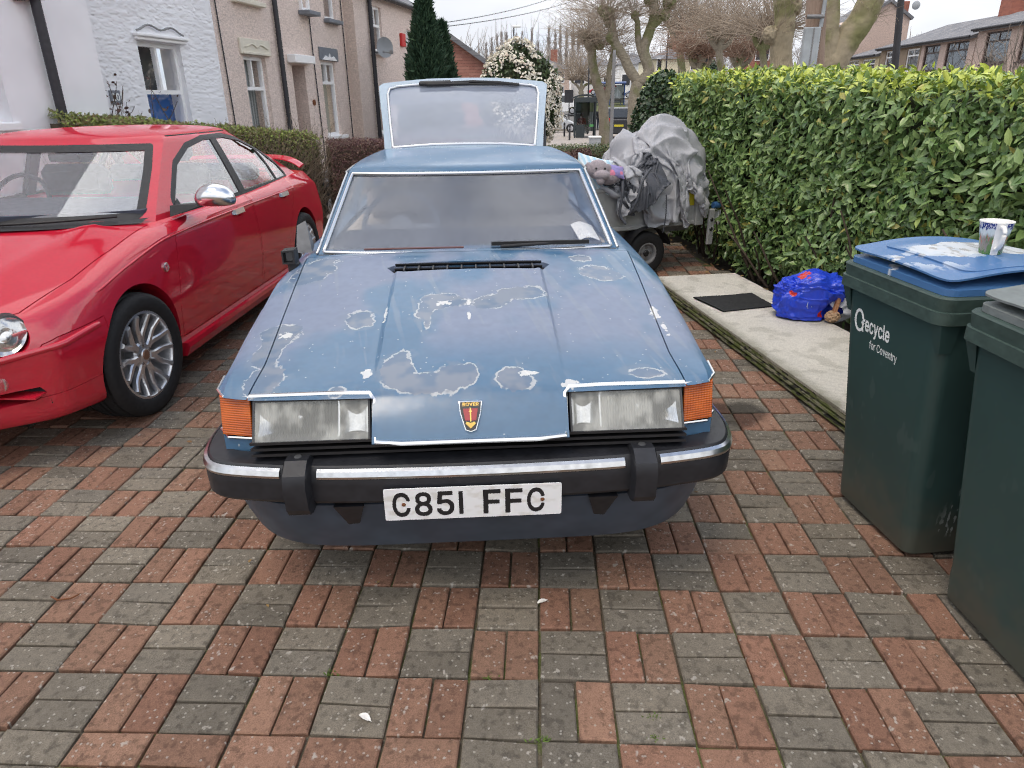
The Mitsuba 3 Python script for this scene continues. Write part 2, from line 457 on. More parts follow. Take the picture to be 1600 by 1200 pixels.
def paint_blue(p, n, uv):
    u, v = car_local(p)
    wob = .80 * (fbm(u * 15, v * 14, 1.0, 3) - .5) + .35 * (fbm(u * 70, v * 70, 4.0, 3) - .5)
    d = mi.Float(1e-9)
    for a, b, ra, rb in PATCHES:
        q = (dr.sqrt(dr.square((u - a) / ra) + dr.square((v - b) / rb)) - 1 + wob) * (ra * .5 + rb * .5)
        d += dr.exp(-dr.clip(q, -.2, .4) / .013)
    d = -.013 * dr.log(d)
    c2 = mi.Float(9)
    for a, b, ra, rb in CHIPS:
        c2 = dr.minimum(c2, dr.sqrt(dr.square((u - a) / ra) + dr.square((v - b) / rb)) - 1 + 1.7 * (fbm(u * 70, v * 70, 8.0, 2) - .5))
    top = smoothstep(.70, .73, p.z) * smoothstep(1.3, 1.25, v)
    base = mix((.045, .122, .225), (.060, .128, .212), fbm(u * 5, v * 5, p.z * 5, 3))
    # sun-faded, blotchy lacquer on the bonnet
    fade = smoothstep(.40, .66, fbm(u * 4 + 3, v * 3, 2.0, 4)) * top * smoothstep(.22, .5, v)
    base = mix(base, (.175, .20, .28), fade * .78)
    strk = smoothstep(.58, .75, fbm(u * 30 + v * 6, v * 3 - u * 2, 9.0, 3)) * top
    base = mix(base, (.20, .23, .27), strk * .30)
    base = base * (.90 + .2 * fbm(u * 45, v * 45, p.z * 45, 3))
    inside = mix((.150, .180, .232), (.085, .135, .210), smoothstep(.35, .65, fbm(u * 17, v * 17, 6.0, 3)))
    base = mix(base, inside, smoothstep(.004, .0, d) * top)
    edge = smoothstep(.0050, .0022, dr.abs(d - .001)) * smoothstep(.44, .58, .75 * fbm(u * 15, v * 13, 2.0, 3) + .25 * noise(u * 90, v * 90) + .05)
    halo = smoothstep(.05, .0, d) * (1 - smoothstep(.004, .0, d)) * top
    base = mix(base, (.14, .18, .235), halo * .45 * smoothstep(.35, .6, fbm(u * 24, v * 24, 5.0, 2)))
    base = mix(base, (.52, .53, .52), edge * .56 * top)
    base = mix(base, (.60, .60, .58), smoothstep(.1, -.1, c2) * .8 * top)
    # small stone chips and dust
    q, _, w = voronoi(u * 38, v * 38 + p.z * 20)
    base = mix(base, (.5, .52, .52), dr.select(w > .93, 1.0, 0.0) * smoothstep(.12, .07, q) * .6)
    return base


def blue_rough(p, n, uv):
    u, v = car_local(p)
    return .12 + .26 * smoothstep(.35, .7, fbm(u * 4 + 3, v * 3, 2.0, 4)) + .1 * noise(u * 50, v * 50, p.z * 50)


M('paint_blue', proc(paint_blue), proc(blue_rough), specular=.75, clearcoat=.6, clearcoat_gloss=.9)
M('paint_blue_pale', speck((.25, .325, .40), .08, 30), .3, specular=.5, clearcoat=.6)
M('primer_blue', speck((.052, .068, .092), .3, 14), .42, specular=.4)
M('paint_red', proc(lambda p, n, uv: mix((.48, .008, .026), (.44, .012, .032), fbm(p.x * 3, p.y * 3, p.z * 3, 2)) * (.94 + .1 * noise(p.x * 120, p.y * 120, p.z * 120))), .055, specular=.8, clearcoat=1.0, clearcoat_gloss=.97)
M('chrome', (.80, .80, .80), .12, metallic=1.0)
M('chrome_worn', speck((.66, .66, .65), .3, 60), .24, metallic=1.0)
M('black_plastic', speck((.020, .020, .022), .3, 50), .48, specular=.45)
M('bumper_black', speck((.017, .018, .022), .35, 35), .42, specular=.5)
M('grey_plastic', speck((.055, .057, .060), .3, 45), .6, specular=.4)
M('rubber', speck((.016, .016, .017), .35, 60), .72, specular=.4)
M('dark_inside', (.012, .012, .014), .9)
M('upholstery', speck((.045, .052, .075), .3, 40), .9)
M('upholstery_beige', speck((.36, .32, .27), .2, 30), .9)
M('upholstery_pale', speck((.30, .29, .27), .2, 40), .9)
M('wheel_grey', (.17, .18, .20), .5)
M('dash', speck((.050, .052, .060), .2, 40), .75)
M('alloy', speck((.62, .63, .65), .12, 40), .30, metallic=.85)
M('brake', speck((.28, .27, .26), .3, 60), .4, metallic=.8)
M('steel_grey', speck((.25, .25, .255), .25, 40), .5, metallic=.3)
M('plate_white', proc(lambda p, n, uv: mix((.78, .79, .80), (.66, .65, .62), smoothstep(.5, .75, fbm(p.x * 30, p.y * 30, p.z * 40, 3)))), .35, specular=.5)
M('ink_black', (.012, .012, .014), .5)
M('rust', speck((.16, .06, .025), .4, 150), .9)
M('amber', proc(lambda p, n, uv: mix((.62, .135, .010), (.36, .060, .006), smoothstep(.35, .65, .55 * noise(p.x * 30, p.y * 30, p.z * 30) + .45 * (.5 + .5 * dr.sin(p.z * 900))))), .12, specular=.6, clearcoat=1.0, bump=proc(lambda p, n, uv: dr.sin(p.z * 900) + .6 * dr.sin(p.x * 700), 5e-4), bump_scale=.0005)
M('cap_brown', (.22, .12, .08), .4, metallic=.4)
M('gold', (.62, .42, .12), .35, metallic=.8)
M('enamel_red', (.30, .015, .02), .25, clearcoat=1.0)
M('enamel_black', (.010, .010, .012), .2, clearcoat=1.0)
M('paper', speck((.72, .72, .70), .1, 30), .8)
scene['m_glass'] = {'type': 'thindielectric', 'int_ior': 1.9}
scene['m_glass_coated'] = {'type': 'thindielectric', 'int_ior': 2.7}
M('_haze', (.34, .39, .50), .8)
_h = scene.pop('m__haze')
scene['m_dusty_glass'] = {'type': 'blendbsdf', 'weight': proc(lambda p, n, uv: .03 + .08 * fbm(p.x * 6, p.y * 6, p.z * 6, 3)), 'a': {'type': 'thindielectric', 'int_ior': 1.95}, 'b': _h}
scene['m_milky_glass'] = {'type': 'blendbsdf', 'weight': proc(lambda p, n, uv: .30 + .22 * fbm(p.x * 4, p.y * 4, p.z * 4, 3)), 'a': {'type': 'thindielectric', 'int_ior': 1.75}, 'b': _h}
M('_lens', (.74, .75, .70), .5)
_l = scene.pop('m__lens')
scene['m_lens'] = {'type': 'blendbsdf', 'weight': proc(lambda p, n, uv: .20 + .28 * smoothstep(.35, .7, fbm(p.x * 25, p.y * 25, p.z * 9, 3))), 'a': {'type': 'thindielectric', 'int_ior': 1.5}, 'b': _l}
scene['m_lens_clear'] = {'type': 'blendbsdf', 'weight': .06, 'a': {'type': 'thindielectric', 'int_ior': 1.5}, 'b': _l}
M('reflector', (.82, .83, .83), .10, metallic=1.0)


def half_ring(ctrl, top, n=46):
    """half a cross-section: control points from bottom centre to the edge of the top, then the top's own points to the centre"""
    c = np.asarray(ctrl, float)
    h = np.vstack([smooth_path(c, n), top])
    m = h[::-1][1:-1] * [-1, 1]
    return np.vstack([h, m])


def to_ring3(r2, v):
    return np.c_[r2[:, 0], np.full(len(r2), v) if np.isscalar(v) else v, r2[:, 1]]


def keep_outer(m, normal_axis_fn):
    pass


def wheel(parent, cx, cy, cz, R, W, rim_r, side, style, group_kw=None, turn=0.0, at=None):
    """wheel as one part 'wheel' with sub-parts tyre is the part's own sub-part; side = +1: outer face towards +x"""
    place = at or (lambda m: m)
    def put(m):
        v, f = vf(m)
        v = v * [side, 1, 1]
        if side < 0: f = f[:, ::-1]
        c, s = math.cos(turn), math.sin(turn)
        v = np.c_[v[:, 0] * c - v[:, 1] * s, v[:, 0] * s + v[:, 1] * c, v[:, 2]] + [cx, cy, cz]
        return place((v, f))
    w = unique(parent + '__wheel')
    labels[w] = {}
    k = w[len(parent) + 2:]
    h = W / 2
    # tyre with bulged wall and tread grooves; squashed slightly on the ground
    prof = [(rim_r - .012, -h * .8), (rim_r, -h * .92), (rim_r + .02, -h), (R - .035, -h * 1.03), (R - .012, -h * .9), (R - .004, -h * .72), (R - .009, -h * .60), (R - .009, -h * .56), (R - .001, -h * .54), (R, -h * .18),
            (R - .009, -h * .16), (R - .009, -h * .10), (R, -h * .08), (R, h * .08), (R - .009, h * .10), (R - .009, h * .16), (R, h * .18), (R - .001, h * .54), (R - .009, h * .56), (R - .009, h * .60), (R - .004, h * .72), (R - .012, h * .9),
            (R - .035, h * 1.03), (rim_r + .02, h), (rim_r, h * .92), (rim_r - .012, h * .8), (rim_r - .012, -h * .8)]
    t = lathe(prof, 72, axis='x')
    v, f = t
    v = v.copy(); low = v[:, 2] < -R + .02
    v[low, 2] = np.maximum(v[low, 2], -R + .006)
    scene[f'{parent}__{k}__tyre'] = shape(put((v, f)), 'm_rubber', 40)
    rim = lathe([(rim_r - .012, -h * .8), (rim_r + .004, h * .80), (rim_r + .004, h * .88), (rim_r - .014, h * .90), (rim_r - .022, h * .80), (rim_r - .03, h * .2), (rim_r - .045, -h * .7), (rim_r - .012, -h * .8)], 64, axis='x')
    scene[f'{parent}__{k}__rim'] = shape(put(rim), 'm_' + ('alloy' if style != 'steel' else 'steel_grey'), 35)
    disc = lathe([(0, -h * .5), (rim_r * .68, -h * .5), (rim_r * .68, -h * .38), (0, -h * .38)], 40, axis='x')
    back = lathe([(0, -h * .85), (rim_r - .03, -h * .85), (rim_r - .03, -h * .8), (0, -h * .8)], 40, axis='x')
    scene[f'{parent}__{k}__brake_disc'] = shape(put(disc), 'm_brake', 30)
    scene[f'{parent}__{k}__backplate'] = shape(put(back), 'm_dark_inside', 30)
    if style == 'multi':       # eleven forked spokes as Y shapes between hub and rim
        n = 7
        for q in range(n):
            ms = []
            a0 = q * 2 * PI / n + .1
            for sgn in (-1, 1):
                pts = []
                for tt in np.linspace(0, 1, 9):
                    rr = .055 + (rim_r - .018 - .055) * tt
                    aa = a0 + sgn * (.06 + .17 * smooth01((tt - .10) / .55))
                    pts.append((h * (.62 + .26 * tt ** 1.5 - .06 * math.sin(PI * tt)), rr * math.sin(aa), rr * math.cos(aa)))
                ms.append(flat_bar(pts, np.linspace(.036, .027, 9), .026))
            scene[unique(f'{parent}__{k}__spoke')] = shape(put(cat(*ms)), 'm_alloy', 40)
        hub = lathe([(0, h * .78), (.030, h * .78), (.033, h * .74), (.062, h * .68), (.072, h * .58), (.072, h * .1), (0, h * .1)], 36, axis='x')
        scene[f'{parent}__{k}__hub'] = shape(put(hub), 'm_alloy', 30)
        cap = lathe([(0, h * .82), (.024, h * .82), (.027, h * .77), (0, h * .77)], 24, axis='x')
        scene[f'{parent}__{k}__hub_cap'] = shape(put(cap), 'm_cap_brown', 30)
        for q in range(5):
            b = lathe([(0, h * .735), (.008, h * .735), (.009, h * .6), (0, h * .6)], 12, (0, .047 * math.sin(q * 2 * PI / 5), .047 * math.cos(q * 2 * PI / 5)), axis='x')
            scene[unique(f'{parent}__{k}__wheel_nut')] = shape(put(b), 'm_brake', 30)
    else:
        dish = lathe([(0, h * .50), (.05, h * .50), (.075, h * .35), (.10, h * .42), (rim_r - .05, h * .25), (rim_r - .02, -h * .1), (rim_r - .02, -h * .25), (0, -h * .25)], 48, axis='x')
        scene[f'{parent}__{k}__hub'] = shape(put(dish), 'm_alloy' if style == 'disc' else 'm_steel_grey', 35)
        cap = lathe([(0, h * .78), (.022, h * .76), (.03, h * .62), (.03, h * .4), (0, h * .4)], 24, axis='x')
        scene[f'{parent}__{k}__hub_cap'] = shape(put(cap), 'm_black_plastic', 30)
        for q in range(5 if style == 'disc' else 4):
            n_ = 5 if style == 'disc' else 4
            b = lathe([(0, h * .60), (.011, h * .60), (.012, h * .3), (0, h * .3)], 10, (0, .052 * math.sin(q * 2 * PI / n_), .052 * math.cos(q * 2 * PI / n_)), axis='x')
            scene[unique(f'{parent}__{k}__wheel_nut')] = shape(put(b), 'm_brake', 30)


def smooth01(t):
    t = min(max(t, 0), 1); return t * t * (3 - 2 * t)


def flat_bar(pts, w, d):
    """a rounded bar through pts whose depth runs along x"""
    p = np.asarray(pts, float); t = np.gradient(p, axis=0); t /= np.linalg.norm(t, axis=1, keepdims=True)
    s = np.cross(t, [1, 0, 0]); s /= np.linalg.norm(s, axis=1, keepdims=True)
    x = np.cross(s, t)
    w = np.broadcast_to(w, (len(p),))[:, None]
    cs = [(-.5, -.5), (-.5, .2), (-.28, .5), (.28, .5), (.5, .2), (.5, -.5)]
    return loft(np.stack([p + s * w * a + x * d * b * (1 if x[0, 0] > 0 else -1) for a, b in cs], 1))


def patch_sheet(fn, poly, step=.03):
    """a single sheet: polygon in parameter space, meshed on a grid clipped to it and lifted by fn"""
    x0, y0, x1, y1 = poly.bounds
    xs, ys = np.arange(x0, x1 + step, step), np.arange(y0, y1 + step, step)
    ms = []
    for a, b in zip(xs[:-1], xs[1:]):
        for c, d in zip(ys[:-1], ys[1:]):
            q = poly.intersection(shapely.box(a, c, b, d))
            for h in getattr(q, 'geoms', [q]):
                if h.geom_type == 'Polygon' and h.area > 1e-9:
                    co = np.array(shapely.geometry.polygon.orient(h).exterior.coords)[:-1]
                    ms.append((np.c_[co, np.zeros(len(co))], np.array([[0, k, k + 1] for k in range(1, len(co) - 1)])))
    v, f = cat(*ms)
    v = fn(v[:, 0], v[:, 1])
    t = trimesh.Trimesh(v, f, process=False); t.merge_vertices()
    return np.array(t.vertices), np.array(t.faces)

# ---------------------------------------------------------------- the old blue hatchback; local frame: u right, v back, z up
def at_car(m):
    return move(m, CAR_O, CAR_A)


blue_car = thing('parked_car', 'old blue hatchback with peeling bonnet paint and its tailgate raised, facing the viewer', 'car')
B = lambda name, m, mat, smooth=35, parent=None, **k: obj(name, at_car(m), mat, parent or blue_car, smooth, **k)

_zc = PchipInterpolator([.03, .06, .10, .14, .20, .35, .7, 1.0, 1.3, 1.8, 3.0, 4.0, 4.45, 4.52], [.638, .680, .725, .757, .775, .800, .865, .915, .952, .945, .945, .945, .90, .78])
_ze = PchipInterpolator([.03, .06, .10, .14, .20, .35, .7, 1.0, 1.3, 1.8, 3.0, 4.0, 4.45, 4.52], [.638, .677, .718, .745, .757, .775, .830, .880, .925, .930, .935, .93, .88, .76])
_ue = PchipInterpolator([.03, .15, .7, 1.3, 1.8, 3.0, 4.0, 4.52], [.640, .648, .675, .702, .705, .71, .69, .62])
_uf = PchipInterpolator([.03, .12, .20, .35, .7, 1.15, 2.0, 3.2, 4.2, 4.52], [.66, .725, .760, .778, .795, .806, .812, .806, .77, .70])
_zf = PchipInterpolator([.03, .12, .20, .35, .7, 1.15, 2.0, 3.2, 4.2, 4.52], [.62, .705, .742, .752, .798, .852, .868, .870, .85, .73])
_um = PchipInterpolator([.03, .12, .20, .40, 1.0, 2.2, 3.4, 4.2, 4.52], [.67, .745, .782, .806, .828, .835, .83, .80, .74])
_zb = PchipInterpolator([.03, .3, .5, 4.0, 4.52], [.36, .25, .20, .21, .36])


def bulge(u, v):
    s = lambda a, b, x: np.clip((x - a) / (b - a), 0, 1)
    return .017 * (1 - s(.286, .300, np.abs(u))) * s(.16, .5, v) * (1 - s(1.04, 1.12, v)) + .004 * (1 - s(.0, .012, np.abs(u))) * s(.3, .5, v) * (1 - s(.9, 1.0, v)) * 0


def car_top(u, v):
    return _zc(v) - (_zc(v) - _ze(v)) * (np.abs(u) / _ue(v)) ** 2 + bulge(u, v)


utop = np.r_[np.linspace(1, .46, 14), .444, .437, .430, .424, .416, .405, np.linspace(.38, 0, 9)]
rings = []
for v in np.r_[np.linspace(.03, .20, 16), np.linspace(.23, 1.3, 44), np.linspace(1.36, 4.36, 42), np.linspace(4.40, 4.52, 7)]:
    ue, zb, um = float(_ue(v)), float(_zb(v)), float(_um(v))
    zf, uf = float(_zf(v)), float(_uf(v))
    ctrl = [(0, zb), (um * .7, zb), (um - .06, zb + .01), (um - .018, zb + .10), (um, min(.55, zf - .05)), (um - .004, min(.61, zf - .02)), (uf, zf), (uf - .022, zf + .018), (ue, float(_ze(v)))]
    uu = utop[1:] * ue
    rings.append(to_ring3(half_ring(ctrl, np.c_[uu, car_top(uu, v)]), v))
body = mani(loft(rings))
for va in (.80, 3.52):       # wheel arches
    for s in (-1, 1):
        c = mani(lathe([(0, -.24), (.345, -.24), (.345, .24), (0, .24)], 56, axis='x')).translate([s * .78, va, .30])
        body = body - c
# lamps, grille slot and corner recesses
for s in (-1, 1):
    a, b = sorted((s * .287, s * .655))
    body = body - mbox(a, b, -.1, .26, .618, .742)
    a, b = sorted((s * .655, s * .9))
    body = body - mbox(a, b, -.1, .150, .30, .743) - mbox(a, b, -.1, .31, .30, .743)
body = body - mbox(-.655, .655, -.1, .24, .553, .636) - mbox(-.9, .9, -.1, .26, .1, .56)
# bonnet
HOOD = [(-.655, -.1), (-.655, .35), (-.676, .7), (-.692, 1.0), (-.702, 1.275)] + [(u, 1.275 - .055 * (1 - (u / .7) ** 2)) for u in np.linspace(-.66, .66, 13)] + [(.702, 1.275), (.692, 1.0), (.676, .7), (.655, .35), (.655, -.1)]
hoodp = Polygon(HOOD)
bonnet = body ^ prism(hoodp, .630, 1.2)
body = body - prism(hoodp.buffer(.0045), .58, 1.2)
# scoop: the louvred air inlet near the windscreen
SC = Polygon([(-.335, 1.065), (-.29, .985), (-.26, .972), (.26, .972), (.29, .985), (.335, 1.065), (.31, 1.085), (-.31, 1.085)])
bonnet = bonnet - prism(SC, .895, 1.2)
bn = B('bonnet', bonnet, 'paint_blue', 30)
# doors
for s in (-1, 1):
    side = mbox(*sorted((s * .60, s * .95)), 0, 5, 0, .99)
    for nm, pts in (('front_door', [(1.34, .33), (1.40, .30), (2.30, .30), (2.36, .36), (2.40, .985), (1.36, .985)]), ('rear_door', [(2.43, .36), (2.47, .30), (3.12, .30), (3.2, .62), (3.32, .985), (2.43, .985)])):
        P_ = Polygon(pts)
        d = body ^ side ^ prism(P_, -1, 1, 'x')
        body = body - (side ^ prism(P_.buffer(.005), -1, 1, 'x'))
        k = B(nm, d, 'paint_blue', 30)
        hv = 2.18 if nm == 'front_door' else 3.0
        obj('door_handle', at_car(box(*sorted((s * .80, s * .835)), hv, hv + .16, .74, .77, .008)), 'chrome', k)
B('body', body, 'paint_blue', 30)
for s in (-1, 1): B('side_moulding', tube([(s * .838, 1.2, .52), (s * .845, 2.2, .52), (s * .84, 3.1, .52)], .014, 6), 'black_plastic')

# scoop louvres
sc = B('bonnet_vent', prism(SC.buffer(.006), .8965, .900), 'dark_inside')
for k_, (y, z) in enumerate(((1.062, .929), (1.022, .919))):
    obj('louvre', at_car(warp(box(-.30, .30, -.010, .010, -.0025, .0025), lambda q: np.c_[q[:, 0], q[:, 1] + y, q[:, 2] + z - q[:, 1] * .6])), 'black_plastic', sc)
for u in np.linspace(-.26, .26, 10):
    obj('divider', at_car(box(u - .003, u + .003, .985, 1.08, .900, .928)), 'grey_plastic', sc)

# greenhouse: horizontal outlines from the belt to the roof
Z0, Z1 = .915, 1.252


def outline(z, inset=0.0, n=24):
    t = (z - Z0) / (Z1 - Z0)
    wf, ve, bl = .668 - .113 * t - inset, 1.295 + .395 * t + inset, .085 - .015 * t
    wr, vr = .660 - .105 * t - inset, 4.36 - 1.40 * t - inset
    wm = .700 - .120 * t - inset
    f = [(u, ve - bl * (1 - (u / wf) ** 2)) for u in np.linspace(-wf, wf, n)]
    vm = 2.3
    side = [(wm + (wf - wm) * ((vm - v) / (vm - ve)) ** 2 if v < vm else wm + (wr - wm) * ((v - vm) / (vr - vm)) ** 2, v) for v in np.linspace(ve, vr, 26)[1:-1]]
    rear = [(u, vr + .03 * (1 - (u / wr) ** 2)) for u in np.linspace(wr, -wr, n)]
    return np.array(f + side + rear + [(-u, v) for u, v in side[::-1]])


def roof_rings(inset, zlo, drop):
    R_ = [np.c_[outline(z, inset), np.full(24 * 2 + 48, z)] for z in np.linspace(zlo, Z1 - drop, 7)]
    o = outline(Z1, inset); c = np.array([0, 2.3])
    for s, dz in ((.985, .010), (.95, .018), (.85, .024), (.6, .030), (.3, .033)):
        R_.append(np.c_[c + (o - c) * [s, 1 - (1 - s) * .8], np.full(len(o), Z1 - drop + dz)])
    return R_


gh = mani(loft(roof_rings(0, Z0, 0))) - mani(loft(roof_rings(.035, Z0 - .02, .022)))
WS = Polygon([(-.632, .945), (.632, .945), (.535, 1.232), (-.535, 1.232)])
gh = gh - prism(WS.buffer(.012).buffer(-.0), .9, 2.2, 'y') if False else gh - prism(WS, .9, 2.05, 'y')
SW = [Polygon([(1.52, .955), (1.86, 1.215), (2.33, 1.222), (2.33, .955)]), Polygon([(2.41, .955), (2.41, 1.222), (2.85, 1.205), (3.18, 1.02), (3.18, .955)])]
for P_ in SW: gh = gh - prism(P_, -1, 1, 'x')
gh = gh - mbox(-.50, .50, 2.96, 5, .93, 1.24)
B('roof', gh, 'paint_blue', 32)


def ws_fn(inset):
    def fn(u, z):
        t = (z - Z0) / (Z1 - Z0)
        wf = .668 - .113 * t
        return np.c_[u, 1.295 + .395 * t - (.085 - .015 * t) * (1 - (u / wf) ** 2) + inset, z]
    return fn


B('windscreen', patch_sheet(ws_fn(.006), WS.buffer(.008), .06), 'dusty_glass', True)
e = np.array(WS.buffer(.006).exterior.coords)
e = np.vstack([np.c_[np.interp(np.linspace(0, 1, 12), [0, 1], [a[0], b[0]]), np.interp(np.linspace(0, 1, 12), [0, 1], [a[1], b[1]])] for a, b in zip(e[:-1], e[1:])])
e = e[(np.abs(np.diff(np.r_[e, e[:1]], axis=0)).sum(1) > 1e-6)]
q = ws_fn(-.004)(e[:, 0], e[:, 1])
B('windscreen_trim', tube(np.vstack([q, q[:1]]), .0085, 6), 'chrome', True)
for s in (-1, 1):
    for P_ in SW:
        B('side_window', patch_sheet(lambda v, z: np.c_[s * (np.array([np.interp(a, outline(b)[24:46, 1], outline(b)[24:46, 0]) for a, b in zip(v, z)]) - .012), v, z], P_.buffer(.006), .12), 'dusty_glass', True)
    q = np.array([(s * (np.interp(v, outline(1.228)[24:46, 1], outline(1.228)[24:46, 0]) + .012), v, 1.238 - .02 * max(0, v - 2.4)) for v in np.linspace(1.72, 2.9, 14)])
    q = np.vstack([np.array([(s * (.668 - .113 * t + .008), 1.300 + .395 * t, Z0 + t * (Z1 - Z0)) for t in np.linspace(.05, .96, 9)]), q])
    B('drip_rail', tube(q, .007, 6), 'chrome_worn', True)
    q = np.array([(s * (np.interp(v, outline(.94)[24:46, 1], outline(.94)[24:46, 0]) + .004), v, .94) for v in np.linspace(1.5, 3.3, 14)])
    B('waist_trim', tube(q, .006, 6), 'chrome_worn', True)
# cowl panel, wipers
B('cowl', grid(np.array([[(u, 1.205 + .075 * (u / .66) ** 2 + d, .944 - .018 * (u / .66) ** 2 + (.0 if d < .03 else .004)) for d in (.0, .03, .085)] for u in np.linspace(-.66, .66, 21)])), 'grey_plastic', True)
wp = B('windscreen_wiper', tube([(.14, 1.235, .962), (.36, 1.262, .968), (.52, 1.283, .966)], .008, 6), 'black_plastic', True)
obj('blade', at_car(box(.10, .53, 1.255, 1.270, .962, .978)), 'rubber', wp)
B('scuttle_strip', tube([(-.45, 1.245, .961), (-.2, 1.222, .966), (-.02, 1.218, .967)], .0045, 5), 'door_brown', True)

# nose: chrome, headlamps, indicators, grille, badge
lip = [(-.652, .150, .750), (-.40, .148, .752), (-.297, .140, .752), (-.283, .125, .738), (-.281, .070, .660), (-.276, .038, .641), (-.2, .030, .638), (.2, .030, .638), (.276, .038, .641), (.281, .070, .660), (.283, .125, .738), (.297, .140, .752), (.40, .148, .752), (.652, .150, .750)]
B('bonnet_trim', tube(np.array(lip) + [0, -.004, 0], .0075, 6), 'chrome', 50)
for s in (-1, 1):
    hl = unique(blue_car + '__headlight'); labels[hl] = {'label': 'square headlight with a dusty ribbed lens'}
    H = lambda n_, m, mat, sm=30: obj(n_, at_car(m), mat, hl, sm)
    x0, x1 = sorted((s * .298, s * .642))
    face = lambda z: .068 + (.140 - .068) * (z - .617) / .122
    # gasket frame, bowl, bulb shield, flutes, lens
    fr = prism(Polygon([(x0, .625), (x1, .625), (x1, .738), (x0, .738)], [[(x0 + .006, .631), (x1 - .006, .631), (x1 - .006, .733), (x0 + .006, .733)]]), 0, .05, 'y')
    H('bezel', warp(fr, lambda v: np.c_[v[:, 0], v[:, 1] + face(v[:, 2]), v[:, 2]]), 'grey_plastic')
    n_, m_ = 40, 14
    U, W = np.meshgrid(np.linspace(x0 + .008, x1 - .008, n_), np.linspace(.632, .732, m_), indexing='ij')
    inner = (U - s * .298) * s / .344
    cx, cz = s * (.298 + .344 * .62), .675
    bowl = .11 - .09 * np.clip(((U - cx) / .15) ** 2 + ((W - cz) / .085) ** 2, 0, 1) ** .8
    bowl = np.where(inner < .27, .05 - .03 * ((inner - .135) / .135) ** 2, bowl)
    bowl = np.where(np.abs(inner - .29) < .022, .012, bowl)
    H('reflector', grid(np.stack([U, face(W) + .008 + bowl, W], -1)), 'reflector', True)
    H('bulb', lathe([(0, -.012), (.009, -.008), (.013, .004), (.009, .03), (0, .032)], 16, (cx, face(.675) + .05, .675), 'y'), 'chrome')
    nn = 150
    U, W = np.meshgrid(np.linspace(x0 + .006, x1 - .006, nn), np.linspace(.631, .733, 6), indexing='ij')
    fl = .0011 * np.sin((U - x0) / .344 * PI * 84) * ((W > .64) & (np.abs((U - s * .298) * s / .344 - .62) < .30))
    H('lens', grid(np.stack([U, face(W) + .003 + fl, W], -1)), 'lens', True)
    ind = Polygon([(s * .655, .150), (s * .752, .176), (s * .772, .235), (s * .772, .31), (s * .74, .31), (s * .74, .25), (s * .72, .215), (s * .655, .19)])
    amb = prism(ind.buffer(-.004).buffer(.004), .626, .738)
    amb = warp(amb.refine_to_length(.02), lambda v: np.c_[v[:, 0], v[:, 1] + (v[:, 2] - .626) * .22 - .02, v[:, 2]])
    ik = B('indicator', amb, 'amber', 35)
    obj('trim', at_car(tube([(s * .652, .150, .744), (s * .735, .170, .743), (s * .770, .225, .743), (s * .783, .33, .745)], .005, 6)), 'chrome', ik)
    obj('trim', at_car(tube([(s * .652, .134, .618), (s * .735, .152, .617), (s * .776, .215, .618)], .0045, 6)), 'chrome', ik)
    B('corner_panel', warp(prism(Polygon([(s * .645, .150), (s * .752, .172), (s * .775, .232), (s * .780, .34), (s * .645, .34)]), .50, .618).refine_to_length(.03), lambda v: np.c_[v[:, 0], v[:, 1] - .012, v[:, 2]]), 'paint_blue', 35)
gr = unique(blue_car + '__grille'); labels[gr] = {}
obj('backing', at_car(box(-.655, .655, .16, .20, .50, .75)), 'dark_inside', gr)
for z in (.622, .603, .584): obj('slat', at_car(warp(box(-.648, .648, -.028, .028, -.004, .004), lambda v: np.c_[v[:, 0], v[:, 1] + .098, v[:, 2] + z - v[:, 1] * .25])), 'black_plastic', gr)
# badge: dark shield, the word above a red sail and a gilt ship
def on_nose(m, u0, z0):
    """lay a flat design (x right, y up, z out) on the nose's slope"""
    def fn(q):
        zz = z0 + q[:, 1] * .83
        vv = np.interp(zz, [.638, .680, .725, .757], [.03, .06, .10, .14])
        return np.c_[u0 + q[:, 0], vv - q[:, 2], zz + q[:, 2] * .55]
    return warp(m, fn)


sh = Polygon([(-.034, .042), (.034, .042), (.031, .012), (.016, -.038), (.0, -.044), (-.016, -.038), (-.031, .012)])
bd = B('badge', on_nose(prism(sh, .001, .006).refine_to_length(.012), 0, .694), 'enamel_black', 30)
rim = prism(Polygon(sh.exterior.coords, [sh.buffer(-.0022).exterior.coords]), .002, .0075).refine_to_length(.012)
obj('badge_rim', at_car(on_nose(rim, 0, .694)), 'chrome', bd)
t = letters('ROVER', .0092, True, .0008); t = (t[0] - [t[0][:, 0].mean(), 0, 0], t[1])
obj('badge_lettering', at_car(on_nose(warp(t, lambda v: v * [1.15, 1, 1] + [0, .029, .0065]), 0, .694)), 'gold', bd)
sail = Polygon([(-.022, .022), (.022, .022), (.016, -.011), (-.016, -.011)])
obj('badge_sail', at_car(on_nose(prism(sail, .006, .0075), 0, .694)), 'enamel_red', bd)
ship = shapely.union_all([shapely.box(-.0018, -.014, .0018, .024), Polygon([(-.012, -.014), (-.015, -.020), (0, -.034), (.015, -.020), (.012, -.014), (0, -.018)]), Polygon([(-.005, .012), (.005, .012), (.0, .022)])])
obj('badge_ship', at_car(on_nose(cat(*[prism(g_, .007, .0085) for g_ in getattr(ship, 'geoms', [ship])]), 0, .694)), 'gold', bd)

